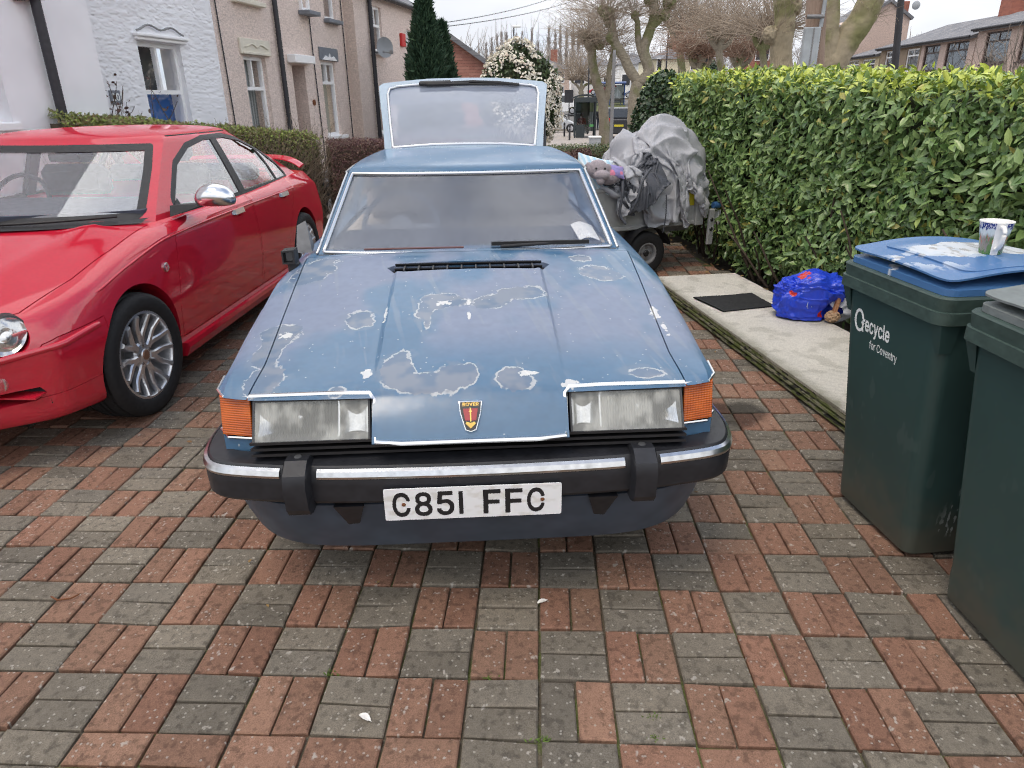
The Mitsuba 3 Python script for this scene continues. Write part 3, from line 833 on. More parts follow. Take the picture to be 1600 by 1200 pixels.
# bumper swept round the front
bp = smooth_path([(-.835, .52, 0), (-.838, .30, 0), (-.825, .19, 0), (-.775, .095, 0), (-.68, .060, 0), (-.35, .020, 0), (0, .012, 0), (.35, .020, 0), (.68, .060, 0), (.775, .095, 0), (.825, .19, 0), (.838, .30, 0), (.835, .52, 0)], 90)
tn = np.gradient(bp, axis=0); tn /= np.linalg.norm(tn, axis=1, keepdims=True)
nrm = np.cross(tn, [0, 0, 1.0])      # outwards (towards the viewer)


def sweep(sec, sel=slice(None), lift=.008):
    return loft(np.stack([bp[sel] + nrm[sel] * a + np.array([0, 0, b + lift]) for a, b in sec], 1))


sec = [(-.07, .445), (-.004, .438), (.006, .450), (.008, .500), (.006, .520), (-.002, .548), (-.012, .560), (-.075, .566), (-.085, .555), (-.085, .46)]
bm = B('front_bumper', sweep(sec), 'bumper_black', 28)
cs = [(.001, .524), (.010, .526), (.012, .534), (.006, .548), (-.004, .554), (-.006, .54)]
inn = np.abs(bp[:, 0])
for lo, hi in ((-9, -.545), (-.475, .475), (.545, 9)):
    idx = np.where((bp[:, 0] > lo) & (bp[:, 0] < hi) & (bp[:, 1] < .5))[0]
    obj('chrome_strip', at_car(sweep(cs, idx)), 'chrome_worn', bm, 30)
for s in (-1, 1):
    o = manifold3d.Manifold.hull_points(np.array([(s * .510 + a, b, c) for a in (-.032, .032) for b, c in ((-.004, .43), (-.022, .455), (-.030, .53), (-.016, .565), (.03, .592), (.085, .588), (.085, .43))] + [(s * .510 + a, b, c) for a in (-.038, .038) for b, c in ((.01, .43), (.0, .50), (.03, .578), (.085, .575), (.085, .43))], np.float32))
    ok_ = B('overrider', o, 'bumper_black', 28)
    obj('cap', at_car(lathe([(0, .004), (.010, .003), (.012, 0), (0, 0)], 16, (s * .510, .058, .590))), 'grey_plastic', ok_)
# number plate
pl = unique(blue_car + '__number_plate'); labels[pl] = {'label': 'white front number plate reading C851 FFC with rusty screws'}
tilt = lambda m: warp(m, lambda v: np.c_[v[:, 0], -v[:, 2] - .004 + (.45 - (v[:, 1] + .445)) * .03, v[:, 1] + .453])
obj('panel', at_car(tilt(prism(shapely.box(-.262, -.054, .262, .054).buffer(-.006).buffer(.006), 0, .004))), 'plate_white', pl, 30)
xs_ = -.238
for ch in 'C851 FFC':
    if ch == ' ': xs_ += .046; continue
    t = letters(ch if ch != '1' else 'I', .070, True, .0012)
    w0, w1 = t[0][:, 0].min(), t[0][:, 0].max()
    wt = .0515 if ch != '1' else .0125
    t = warp(t, lambda v: np.c_[(v[:, 0] - w0) / (w1 - w0) * wt + xs_, (v[:, 1] - t[0][:, 1].min()) / (t[0][:, 1].max() - t[0][:, 1].min()) * .083 - .0415, v[:, 2] + .004]) if ch != '1' else box(xs_, xs_ + wt, -.0395, .0395, .004, .0052)
    obj('character', at_car(tilt(t)), 'ink_black', pl)
    xs_ += wt + .0135
for u in (-.205, .205):
    obj('screw', at_car(tilt(lathe([(0, .0075), (.004, .007), (.0065, .0045), (0, .0045)], 12, (u, 0, 0)))), 'rust', pl, 30)
# chin spoiler and brackets
_su = np.r_[-.772, -.770, np.linspace(-.755, .755, 41), .770, .772]
sp = np.array([[(u * (1 - .03 * t), (.055 + .14 * abs(u / .755) ** 7 if abs(u) < .76 else (.30 if abs(u) < .771 else .50)) + .09 * t ** 1.3, .42 - .212 * t + .012 * abs(u / .755) ** 4 * t) for t in np.linspace(0, 1, 8)] for u in _su])
back = sp[:, ::-1] + [0, .02, .004]
B('chin_spoiler', grid(np.concatenate([sp, back, sp[:, :1]], 1)), 'primer_blue', 30)
B('under_tray', box(-.56, .56, .30, .50, .22, .42), 'dark_inside', False)
for u in (-.375, .395):
    B('spoiler_bracket', manifold3d.Manifold.hull_points(np.array([(u - .045, .03, .43), (u + .045, .03, .43), (u - .045, .11, .43), (u + .045, .11, .43), (u - .012, .095, .315), (u + .012, .095, .315), (u - .012, .15, .315), (u + .012, .15, .315)], np.float32)), 'bumper_black', 30)

# wing mirrors, cabin
for s in (-1,):
    mr = B('wing_mirror', prism(Polygon([(-.788, .918), (-.735, .918), (-.735, .978), (-.788, .974)], [[(-.782, .925), (-.744, .925), (-.744, .970), (-.782, .968)]]), 1.18, 1.25, 'y'), 'black_plastic', 30)
    obj('mirror_glass', at_car(box(-.785, -.740, 1.225, 1.233, .920, .972)), 'steel_grey', mr)
    obj('stalk', at_car(box(-.775, -.73, 1.20, 1.26, .87, .922, .01)), 'black_plastic', mr)
    obj('shell', at_car(manifold3d.Manifold.hull_points(np.array([(-.77, 1.36, .93), (-.70, 1.36, .93), (-.755, 1.37, 1.05), (-.715, 1.37, 1.07), (-.76, 1.42, .93), (-.70, 1.42, .95)], np.float32))), 'steel_grey', mr)
B('floor', box(-.62, .62, 1.35, 4.2, .935, .95), 'upholstery_beige', False)
ds = prism(Polygon([(1.31, .93), (1.33, .952), (1.55, .985), (1.66, .975), (1.70, .93)]), -.60, .60, 'x')
B('dashboard', ds, 'dash', 30)
sw = lambda q: np.c_[q[:, 0] - .335, q[:, 1] * .45 + q[:, 2] * .9 + 1.74, q[:, 1] * .9 - q[:, 2] * .45 + .965]
B('steering_wheel', cat(warp((trimesh.creation.torus(.185, .013, 40, 10).vertices, trimesh.creation.torus(.185, .013, 40, 10).faces), sw), warp(box(-.18, .18, -.02, .02, -.01, .01), sw), warp(lathe([(0, .02), (.05, .02), (.06, -.02), (0, -.02)], 20), sw)), 'wheel_grey', 30)
for x in (-.33, .33):
    st = B('front_seat', cat(box(x - .23, x + .23, 2.15, 2.27, .95, 1.12, .04)), 'upholstery_beige', 40)
    obj('headrest', at_car(box(x - .13, x + .13, 2.20, 2.28, 1.125, 1.215, .03)), 'upholstery_beige', st, 40)
B('rear_seat', box(-.58, .58, 2.98, 3.12, .95, 1.08, .04), 'upholstery_beige', 40)
B('parking_permit', grid(np.array([[(.50 + a * .10 - b * .03, 1.335 + a * .02 + b * .10, .962 + b * .055 + .012 * math.sin(4 * a)) for b in np.linspace(0, 1, 5)] for a in np.linspace(0, 1, 6)])), 'paper', True)
B('rear_view_mirror', box(-.11, .11, 1.80, 1.82, 1.17, 1.215, .008), 'black_plastic', 30)
B('sun_visor', box(.10, .50, 1.70, 1.86, 1.212, 1.222, .004), 'dash', False)
B('sun_visor', box(-.50, -.10, 1.70, 1.86, 1.212, 1.222, .004), 'dash', False)
for x, y in ((-.70, .80), (.70, .80), (-.70, 3.52), (.70, 3.52)):
    wheel(blue_car, x, y, .31, .31, .19, .19, 1 if x > 0 else -1, 'disc', at=at_car)

# the raised tailgate: hinged on the roof's rear edge, leaning back as it rises
TA = math.radians(23)


def gate(m):
    """flat design: x across, y from the hinge to the tail edge, z outwards"""
    def fn(q):
        y = q[:, 1]; crown = .020 * (1 - (q[:, 0] / .66) ** 2) + .018 * np.sin(np.clip(y / 1.1, 0, 1) * PI)
        zz = q[:, 2] + crown
        return np.c_[q[:, 0] * .91 - .022, 2.94 + y * math.cos(TA) - zz * math.sin(TA), 1.243 + y * math.sin(TA) + zz * math.cos(TA)]
    return at_car(warp(m, fn))


tg = unique(blue_car + '__tailgate'); labels[tg] = {'label': 'raised tailgate with a milky rear window'}
og = Polygon([(-.560, 0), (.560, 0), (.60, .35), (.672, .88), (.695, 1.06), (.665, 1.115), (.3, 1.150), (-.3, 1.150), (-.665, 1.115), (-.695, 1.06), (-.672, .88), (-.60, .35)]).buffer(-.02).buffer(.02)
wg = Polygon([(-.505, .045), (-.25, .06), (.25, .06), (.505, .045), (.545, .35), (.605, .86), (.600, .98), (.55, 1.015), (.25, 1.05), (-.25, 1.05), (-.55, 1.015), (-.600, .98), (-.605, .86), (-.545, .35)]).buffer(-.015).buffer(.015)
fr = prism(Polygon(og.exterior.coords, [wg.exterior.coords]), -.045, 0).refine_to_length(.08)
obj('frame', gate(fr), 'paint_blue_pale', tg, 40)
lipg = prism(Polygon([(-.69, 1.08), (.69, 1.08), (.665, 1.12), (.3, 1.155), (-.3, 1.155), (-.665, 1.12)]), -.16, -.046).refine_to_length(.1)
obj('tail_panel', gate(lipg), 'paint_blue_pale', tg, 40)
obj('rear_window', gate(patch_sheet(lambda x, y: np.c_[x, y, x * 0 - .008], wg.buffer(.004), .09)), 'milky_glass', tg, True)
e = np.array(wg.exterior.segmentize(.06).coords)
obj('window_trim', gate(tube(np.c_[e, np.full(len(e), .003)], .010, 6)), 'chrome', tg, True)
wr = obj('rear_wiper', gate(cat(tube([(-.10, 1.02, .012), (.08, 1.005, .024), (.30, 1.0, .02), (.44, .985, .014)], .011, 6), box(-.02, .46, .985, 1.015, .004, .018, .004))), 'black_plastic', tg, 40)
obj('wiper_mount', gate(cat(box(-.36, -.10, .995, 1.035, .002, .03, .008), box(-.30, .05, .985, 1.0, .002, .022, .004))), 'black_plastic', tg, 30)
for s in (-1, 1):
    obj('gas_strut', at_car(cat(tube([(s * .52, 3.25, 1.12), (s * .56, 3.55, 1.30)], .012, 8), tube([(s * .56, 3.55, 1.30), (s * .58, 3.75, 1.45)], .007, 8))), 'black_plastic', tg, 30)

# ---------------------------------------------------------------- the red saloon on the left; local frame: u right, v back from its nose
RED_O = np.array([-2.93, 2.42, 0])


def at_red(m):
    return move(m, RED_O)


red_car = thing('parked_car', 'shiny red saloon with silver alloy wheels and a chrome wing mirror', 'car')
A = lambda name, m, mat, smooth=35, parent=None, **k: obj(name, at_red(m), mat, parent or red_car, smooth, **k)
V_ = [-.02, .04, .12, .25, .42, .7, 1.0, 1.4, 2.0, 3.0, 3.8, 4.3, 4.6, 4.72]
_rzc = PchipInterpolator(V_, [.50, .60, .675, .735, .785, .855, .915, .965, .965, .97, .985, .985, .955, .80])
_rze = PchipInterpolator(V_, [.48, .56, .610, .660, .712, .795, .872, .935, .945, .955, .965, .955, .90, .76])
_rue = PchipInterpolator(V_, [.14, .25, .37, .50, .675, .745, .775, .775, .80, .80, .77, .70, .62, .54])
_ruf = PchipInterpolator(V_, [.17, .29, .42, .555, .755, .848, .862, .868, .868, .868, .845, .79, .71, .60])
_rzf = PchipInterpolator(V_, [.44, .52, .570, .620, .672, .750, .822, .880, .895, .90, .895, .86, .80, .70])
_rum = PchipInterpolator(V_, [.20, .33, .46, .610, .815, .886, .890, .888, .888, .890, .880, .84, .76, .66])
_rzb = PchipInterpolator(V_, [.30, .245, .225, .215, .21, .20, .19, .19, .19, .19, .20, .22, .26, .32])
ut = np.r_[np.linspace(1, .0, 20)]


def red_top(u, v):
    q = np.abs(u) / _rue(v)
    s = np.clip((v - .2) / .3, 0, 1) * np.clip((1.5 - v) / .2, 0, 1)
    rib = .012 * s * np.exp(-((q - (.56 + .12 * np.clip((v - .4) / 1.0, 0, 1))) / .10) ** 2)
    return _rzc(v) - (_rzc(v) - _rze(v)) * q ** 2.4 + rib


rings = []
for v in np.r_[np.linspace(-.02, .42, 24), np.linspace(.45, 1.5, 36), np.linspace(1.58, 4.2, 40), np.linspace(4.26, 4.72, 12)]:
    um, zb, uf, zf, ue = [float(q(v)) for q in (_rum, _rzb, _ruf, _rzf, _rue)]
    zm = min(.55, zf - .06)
    ctrl = [(0, zb), (um * .72, zb), (um - .07, zb + .012), (um - .030, zb + .055), (um - .022, zb + .12), (um - .006, zm - .08), (um, zm), ((um + uf) / 2 + .004, (zm + zf) / 2 + .02), (uf, zf), (uf - .03, zf + .030), (ue, float(_rze(v)))]
    rings.append(to_ring3(half_ring(ctrl, np.c_[ut[1:] * ue, red_top(ut[1:] * ue, v)]), v))
rb = mani(loft(rings))
for va in (.95, 3.70):
    for s in (-1, 1):
        rb = rb - mani(lathe([(0, -.26), (.368, -.26), (.368, .26), (0, .26)], 64, axis='x')).translate([s * .80, va, .335])
# side crease along the waist: a shallow step
RH = Polygon([(-.20, -.2), (-.22, .02), (-.365, .12), (-.495, .25), (-.660, .42), (-.735, .7), (-.765, 1.0), (-.768, 1.38)] + [(u, 1.40 - .22 * (1 - (u / .75) ** 2)) for u in np.linspace(-.72, .72, 15)] + [(.768, 1.38), (.765, 1.0), (.735, .7), (.660, .42), (.495, .25), (.365, .12), (.22, .02), (.20, -.2)])
hood = rb ^ prism(RH.buffer(-.003), .62, 1.3)
rb = rb - prism(RH.buffer(.003), .60, 1.3)
LAMPS = ((.650, .318, .640, .078), (.485, .205, .615, .066))
for s in (-1, 1):
    for (u, v, z, r_) in LAMPS:
        ca = math.cos(s * .82); sa = math.sin(s * .82)
        pts_ = np.array([(s * u + r_ * 1.06 * math.cos(t) * ca - d * sa, v + r_ * 1.06 * math.cos(t) * sa + d * ca, z + r_ * 1.06 * math.sin(t)) for t in np.linspace(0, 2 * PI, 28) for d in (-.16, .06)], np.float32)
        cyl = manifold3d.Manifold.hull_points(pts_)
        hood, rb = hood - cyl, rb - cyl
A('bonnet', hood, 'paint_red', 32)
BUM = Polygon([(-.2, .1), (.66, .1), (.66, .628), (.42, .602), (.37, .585), (.34, .545), (.30, .540), (-.2, .50)])
bump_ = rb ^ prism(BUM, -1, 1, 'x')
rb = rb - prism(BUM.buffer(.004), -1, 1, 'x')
for s in (-1, 1):
    for (u, v, z, r_) in LAMPS:
        bump_ = bump_ - manifold3d.Manifold.sphere(r_ * 1.03, 32).translate([s * u, v, z])
low = Polygon([(-.2, .1), (.7, .1), (.7, .375), (-.2, .30)])
# vents and fog lamps in the bumper
for s in (-1, 1):
    bump_ = bump_ - prism(Polygon([(s * .50, .325), (s * .70, .338), (s * .735, .368), (s * .72, .398), (s * .50, .392)]), -.3, .42, 'y')
bump_ = bump_ - mbox(-.30, .30, -.3, .10, .27, .46)
lowb = bump_ ^ prism(low, -1, 1, 'x')
bump_ = bump_ - prism(low.buffer(.002), -1, 1, 'x')
fb = A('front_bumper', bump_, 'paint_red', 32)
obj('lower_lip', at_red(lowb), 'paint_red', fb, 32)
obj('grille_backing', at_red(cat(box(-.32, .32, .12, .16, .24, .50), *[box(*sorted((s * .48, s * .74)), .36, .40, .31, .41) for s in (-1, 1)])), 'dark_inside', fb)
for z in (.360,):
    obj('vent_slat', at_red(box(.50, .73, .28, .36, z, z + .008)), 'paint_red', fb)
fog = obj('fog_lamp', at_red(cat(lathe([(0, -.02), (.038, -.012), (.044, 0), (.050, .008), (.050, .03), (0, .03)], 28, (.585, .262, .440), 'y'))), 'lens_clear', fb, 30)
obj('fog_lamp_bowl', at_red(lathe([(0, .028), (.038, .004), (.046, .004), (.046, .05), (0, .05)], 24, (.585, .262, .440), 'y')), 'reflector', fb, 30)
strip = np.array([(np.interp(v, V_, [float(_rum(q)) for q in V_]) + .004, v, (.50 + .17 * v)) for v in np.linspace(.22, .62, 14)])
obj('rubbing_strip', at_red(tube(strip, np.r_[.012, np.full(12, .017), .012], 8)), 'paint_red', fb, True)
# doors
for s in (-1, 1):
    side = mbox(*sorted((s * .58, s * 1.0)), 0, 5, 0, .985)
    for nm, pts, hx in (('front_door', [(1.36, .30), (1.355, .50), (1.44, .80), (1.50, .99), (2.60, .99), (2.62, .60), (2.60, .30)], 2.36), ('rear_door', [(2.63, .30), (2.645, .60), (2.625, .99), (3.62, .99), (3.46, .78), (3.28, .58), (3.20, .34), (3.17, .30)], 3.28)):
        P_ = Polygon(pts)
        d = rb ^ side ^ prism(P_, -1, 1, 'x')
        rb = rb - (side ^ prism(P_.buffer(.0045), -1, 1, 'x'))
        hu = .874
        cup = mani(lathe([(0, -.03), (.045, -.03), (.06, .0), (.06, .03), (0, .03)], 24, axis='x')).scale([s, 1, .6]).translate([s * (hu + .012), hx, .865])
        k = A(nm, d - cup, 'paint_red', 32)
        obj('door_handle', at_red(manifold3d.Manifold.hull_points(np.array([(s * (hu + a), hx - .02 + b, .868 + c) for a, b, c in ((-.012, -.10, -.010), (-.012, -.10, .014), (.020, -.07, -.012), (.012, -.07, .020), (.020, .08, -.012), (.012, .08, .022), (-.01, .105, -.01), (-.01, .105, .016))], np.float32))), 'chrome', k, 30)
A('body', rb, 'paint_red', 32)
for s in (-1, 1):
    # raised feature line along the flanks, and the sill's lower edge
    q = np.array([(s * (np.interp(v, V_, [float(_ruf(w)) for w in V_]) + .0035), v, float(_rzf(v)) - .012) for v in np.linspace(.34, 3.6, 60)])
    A('waist_line', tube(q, .0075, 6), 'paint_red', True)
    A('sill', loft(np.stack([np.array([(s * .80, v, .175), (s * .875, v, .185), (s * .898, v, .235), (s * .893, v, .262), (s * .80, v, .265)]) for v in np.linspace(1.33, 3.30, 4)])), 'paint_red', 35)
    A('side_repeater', cat(box(*sorted((s * .868, s * .889)), 1.15, 1.21, .705, .735, .008)) if False else lathe([(0, -.012), (.020, -.010), (.022, 0), (.019, .009), (0, .012)], 20, (s * .886, 1.27, .725), 'x'), 'lens_clear', 30)
    obj('rim', at_red(lathe([(.019, -.006), (.026, -.006), (.026, .006), (.021, .008), (.019, -.006)], 20, (s * .884, 1.27, .725), 'x')), 'chrome', red_car + '__side_repeater' + ('_001' if s > 0 else ''), 30)
# headlamps: twin round units under clear covers
for s in (-1, 1):
    hk = unique(red_car + '__headlight'); labels[hk] = {}
    for (u, v, z, r) in LAMPS:
        L_ = lambda prof: warp(lathe(prof, 36, axis='y'), lambda q: (lambda a: np.c_[q[:, 0] * math.cos(a) - q[:, 1] * math.sin(a), q[:, 0] * math.sin(a) + q[:, 1] * math.cos(a) + q[:, 2] * .35, q[:, 2]] + [s * u, v, z])(s * .82))
        obj('bezel', at_red(L_([(r, -.008), (r + .006, -.002), (r + .006, .06), (r - .004, .06), (r - .004, -.002), (r, -.008)])), 'black_plastic', hk, 30)
        obj('reflector', at_red(L_([(0, .05), (r * .45, .035), (r * .9, .0), (r, -.01), (r, .06), (0, .06)])), 'reflector', hk, 30)
        obj('projector', at_red(L_([(0, -.012), (r * .28, -.006), (r * .40, .012), (r * .42, .04), (0, .04)])), 'chrome', hk, 30)
        obj('lens', at_red(L_([(0, -.032), (r * .5, -.029), (r * .85, -.020), (r, -.010)])), 'lens_clear', hk, True)

# greenhouse
RZ0, RZ1 = .935, 1.345


def red_outline(z, inset=0.0, n=24):
    t = (z - RZ0) / (RZ1 - RZ0)
    wf, ve, bl = .765 - .165 * t - .02 * t * (1 - t) - inset, 1.475 + .585 * t + inset, .275 - .13 * t
    wr, vr = .740 - .20 * t - inset, 4.08 - .78 * t - .12 * t * t - inset
    wm = .812 - .172 * t - .02 * t * (t - 1) - inset
    f = [(u, ve - bl * (1 - (u / wf) ** 2)) for u in np.linspace(-wf, wf, n)]
    vm = 2.55
    side = [(wm + (wf - wm) * ((vm - v) / (vm - ve)) ** 2 if v < vm else wm + (wr - wm) * ((v - vm) / (vr - vm)) ** 2, v) for v in np.linspace(ve, vr, 30)[1:-1]]
    rear = [(u, vr + .14 * (1 - (u / wr) ** 2)) for u in np.linspace(wr, -wr, n)]
    return np.array(f + side + rear + [(-u, v) for u, v in side[::-1]])


def red_rings(inset, zlo, drop):
    R_ = [np.c_[red_outline(z, inset), np.full(48 + 56, z)] for z in np.linspace(zlo, RZ1 - drop, 24)]
    o = red_outline(RZ1, inset); c = np.array([0, 2.62])
    for s, dz in ((.975, .017), (.94, .030), (.86, .045), (.70, .060), (.45, .071), (.2, .075)):
        R_.append(np.c_[c + (o - c) * s, np.full(len(o), RZ1 - drop + dz)])
    return R_


rg = mani(loft(red_rings(0, RZ0 - .01, 0))) - mani(loft(red_rings(.035, RZ0 - .03, .025)))
RWS = Polygon([(-.69, .965), (.69, .965), (.60, 1.20), (.545, 1.318), (-.545, 1.318), (-.60, 1.20)]).buffer(-.02).buffer(.02)
DLO = Polygon([(1.74, .965), (1.78, 1.02), (2.02, 1.20), (2.25, 1.290), (2.50, 1.325), (2.85, 1.325), (3.20, 1.285), (3.50, 1.19), (3.68, 1.06), (3.72, .975)]).buffer(-.02).buffer(.02)
WIN = [DLO & shapely.box(1.0, 0, 2.60, 2), DLO & shapely.box(2.70, 0, 3.42, 2), DLO & shapely.box(3.45, 0, 4, 2)]
rg = rg - prism(RWS, .9, 2.3, 'y')
RRW = Polygon([(-.60, .99), (.60, .99), (.48, 1.29), (-.48, 1.29)])
rg = rg - prism(RRW, 3.1, 4.6, 'y')
ringp = prism(DLO.buffer(.032), -1, 1, 'x')
frame_b = rg ^ ringp
rg = rg - ringp
for w in WIN: frame_b = frame_b - prism(w, -1, 1, 'x')
A('roof', rg, 'paint_red', 34)
for q in frame_b.decompose():
    if q.volume() > 1e-5: A('window_frame', q, 'black_plastic', 34)


def red_side(s, inset):
    def fn(v, z):
        out = []
        for a, b in zip(v, z):
            o = red_outline(b)[24:52]
            out.append(np.interp(a, o[:, 1], o[:, 0]))
        return np.c_[s * (np.array(out) - inset), v, z]
    return fn


for s in (-1, 1):
    for w in WIN: A('side_window', patch_sheet(red_side(s, .006), w.buffer(.004), .12), 'glass_coated', True)


def red_ws(inset):
    def fn(u, z):
        t = (z - RZ0) / (RZ1 - RZ0)
        wf = .765 - .165 * t - .02 * t * (1 - t)
        return np.c_[u, 1.475 + .585 * t - (.275 - .13 * t) * (1 - (u / wf) ** 2) + inset, z]
    return fn


A('windscreen', patch_sheet(red_ws(.004), RWS.buffer(.004), .06), 'glass_coated', True)
A('windscreen_edge', patch_sheet(red_ws(-.0025), Polygon(RWS.buffer(.014).exterior.coords, [RWS.buffer(-.024).exterior.coords]), .05), 'black_plastic', True)
A('rear_window', patch_sheet(lambda u, z: np.c_[u, 4.08 - .78 * (z - RZ0) / .41 - .12 * ((z - RZ0) / .41) ** 2 + .14 * (1 - (u / (.74 - .2 * (z - RZ0) / .41)) ** 2) - .01, z], RRW.buffer(.006), .1), 'glass', True)
for s in (-1, 1):
    q = np.array([(s * (np.interp(v, red_outline(RZ1)[24:52, 1], red_outline(RZ1)[24:52, 0]) * .955), v, RZ1 + .022) for v in np.linspace(2.12, 3.05, 12)])
    A('roof_gutter', tube(q, .006, 5), 'black_plastic', True)
A('scuttle', grid(np.array([[(u, 1.46 - .275 * (1 - (u / .765) ** 2) + d, .952 + h_) for d, h_ in ((-.06, -.004), (-.02, .008), (.03, .010))] for u in np.linspace(-.74, .74, 25)])), 'black_plastic', True)
for a, b in ((-.55, -.02), (.05, .62)):
    q = np.array([(u, 1.475 - .275 * (1 - (u / .765) ** 2) - .02, .972 + .015 * (u - a) / (b - a)) for u in np.linspace(a, b, 9)])
    A('wiper', tube(q, .008, 6), 'black_plastic', True)
# mirrors
for s in (-1, 1):
    mk = unique(red_car + '__wing_mirror'); labels[mk] = {'label': 'chrome wing mirror on a black stalk'}
    sh_ = trimesh.creation.icosphere(4, 1.0).vertices
    f_ = trimesh.creation.icosphere(4, 1.0).faces
    v = sh_ * [.118, .075, .073]
    v[:, 1] = np.where(v[:, 1] > .03, .03 + (v[:, 1] - .03) * .2, v[:, 1]); v[:, 2] += -.25 * v[:, 0] ** 2 / .118 * .6; v[:, 2] = np.where(v[:, 2] < -.045, -.045 + (v[:, 2] + .045) * .4, v[:, 2])
    obj('shell', at_red((v * [s, 1, 1] + [s * 1.065, 1.62, 1.058], f_ if s > 0 else f_[:, ::-1])), 'chrome', mk, True)
    obj('stalk', at_red(manifold3d.Manifold.hull_points(np.array([(s * a, b, c) for a, b, c in ((.80, 1.58, .95), (.80, 1.78, .95), (.80, 1.60, 1.01), (.80, 1.76, 1.00), (1.0, 1.60, 1.005), (1.0, 1.68, 1.005), (1.02, 1.60, 1.02), (1.02, 1.68, 1.02))], np.float32))), 'black_plastic', mk, 30)
    A('quarter_panel', patch_sheet(red_side(s, -.004), Polygon([(1.66, .955), (1.80, .955), (1.80, 1.03)]), .1), 'black_plastic', True)
# boot spoiler
q = np.array([[(u, 4.50 + b + .10 * (1 - (abs(u) / .66) ** 2) - .06, .985 + .085 * (1 - (abs(u) / .66) ** 6) + c) for b, c in ((-.07, 0), (0, .014), (.06, .020), (.075, .012), (.0, -.006), (-.07, -.010))] for u in np.linspace(-.66, .66, 33)])
A('boot_spoiler', loft(q), 'paint_red', 40)
for s in (-1, 1):
    A('tail_light', patch_sheet(lambda v, z: np.c_[s * (np.interp(v, V_, [float(_rum(w)) for w in V_]) - .02 - .35 * (z - .62) ** 2), v, z], Polygon([(4.36, .66), (4.66, .62), (4.66, .80), (4.42, .82)]), .08), 'enamel_red', True)
# cabin
A('floor', box(-.70, .70, 1.5, 4.0, .945, .955), 'upholstery', False)
A('dashboard', warp(prism(Polygon([(-.70, 1.50), (0, 1.26), (.70, 1.50), (.66, 1.86), (-.66, 1.86)]).buffer(-.03).buffer(.03), .94, 1.0).refine_to_length(.1), lambda v: np.c_[v[:, 0], v[:, 1], v[:, 2] + .03 * np.clip((v[:, 1] - 1.5) / .3, 0, 1)]), 'upholstery', 30)
tw = trimesh.creation.torus(.185, .014, 40, 10)
A('steering_wheel', cat(warp((tw.vertices, tw.faces), sw2 := (lambda q: np.c_[q[:, 0] - .36, q[:, 1] * .45 + q[:, 2] * .9 + 1.98, q[:, 1] * .9 - q[:, 2] * .45 + .98])), warp(box(-.18, .18, -.02, .02, -.01, .01), sw2), warp(lathe([(0, .02), (.05, .02), (.06, -.02), (0, -.02)], 20), sw2)), 'dash', 30)
for x in (-.36, .36):
    st = A('front_seat', box(x - .24, x + .24, 2.52, 2.66, .95, 1.17, .05), 'upholstery', 40)
    obj('headrest', at_red(box(x - .13, x + .13, 2.58, 2.68, 1.18, 1.31, .04)), 'upholstery', st, 40)
A('rear_seat', box(-.62, .62, 3.36, 3.52, .95, 1.10, .05), 'upholstery', 40)
A('rear_view_mirror', box(-.10, .10, 1.96, 1.98, 1.23, 1.28, .008), 'black_plastic', 30)
for x, y in ((-.775, .95), (.775, .95), (-.775, 3.70), (.775, 3.70)):
    wheel(red_car, x, y, .330, .330, .225, .236, 1 if x > 0 else -1, 'multi', turn=-.06 if y < 2 else 0, at=at_red)
A('under_tray', box(-.60, .60, .62, 4.4, .20, .30), 'dark_inside', False)

# ---------------------------------------------------------------- wheelie bins, platform, mat, bag, mug
def bin_plastic(c):
    def fn(p, n, uv):
        k = fbm(p.x * 9, p.y * 9, p.z * 3, 3)
        b = mi.Color3f(*c) * (.85 + .3 * k)
        # pale scuffs, and mud splashed up from the paving
        sc = smoothstep(.66, .74, fbm(p.x * 26, p.y * 26, p.z * 9, 3)) * smoothstep(.45, .7, fbm(p.x * 3, p.y * 3, p.z * 3 + 4, 2))
        b = mix(b, (.16, .19, .18), sc * .10)
        mud = smoothstep(.30, .0, p.z + .25 * (fbm(p.x * 14, p.y * 14, p.z * 14, 3) - .5))
        b = mix(b, (.085, .075, .055), mud * .62)
        st = smoothstep(.56, .68, .6 * noise(p.x * 120, p.y * 120, p.z * 11) + .4 * noise(p.x * 60, p.y * 60, p.z * 60)) * smoothstep(.10, .02, dr.abs(p.x - 1.50 - .35 * (p.z - .2))) * smoothstep(.38, .30, p.z) * smoothstep(.08, .12, p.z) * smoothstep(1.39, 1.40, p.x) * smoothstep(1.62, 1.58, p.x)
        return mix(b, (.36, .40, .40), st * .6)
    return proc(fn)


M('bin_green', bin_plastic((.028, .060, .057)), .42, specular=.5)
M('bin_rim', speck((.040, .066, .058), .35, 40), .5, specular=.4)
M('lid_grey', speck((.15, .17, .17), .25, 40), .55, specular=.4)


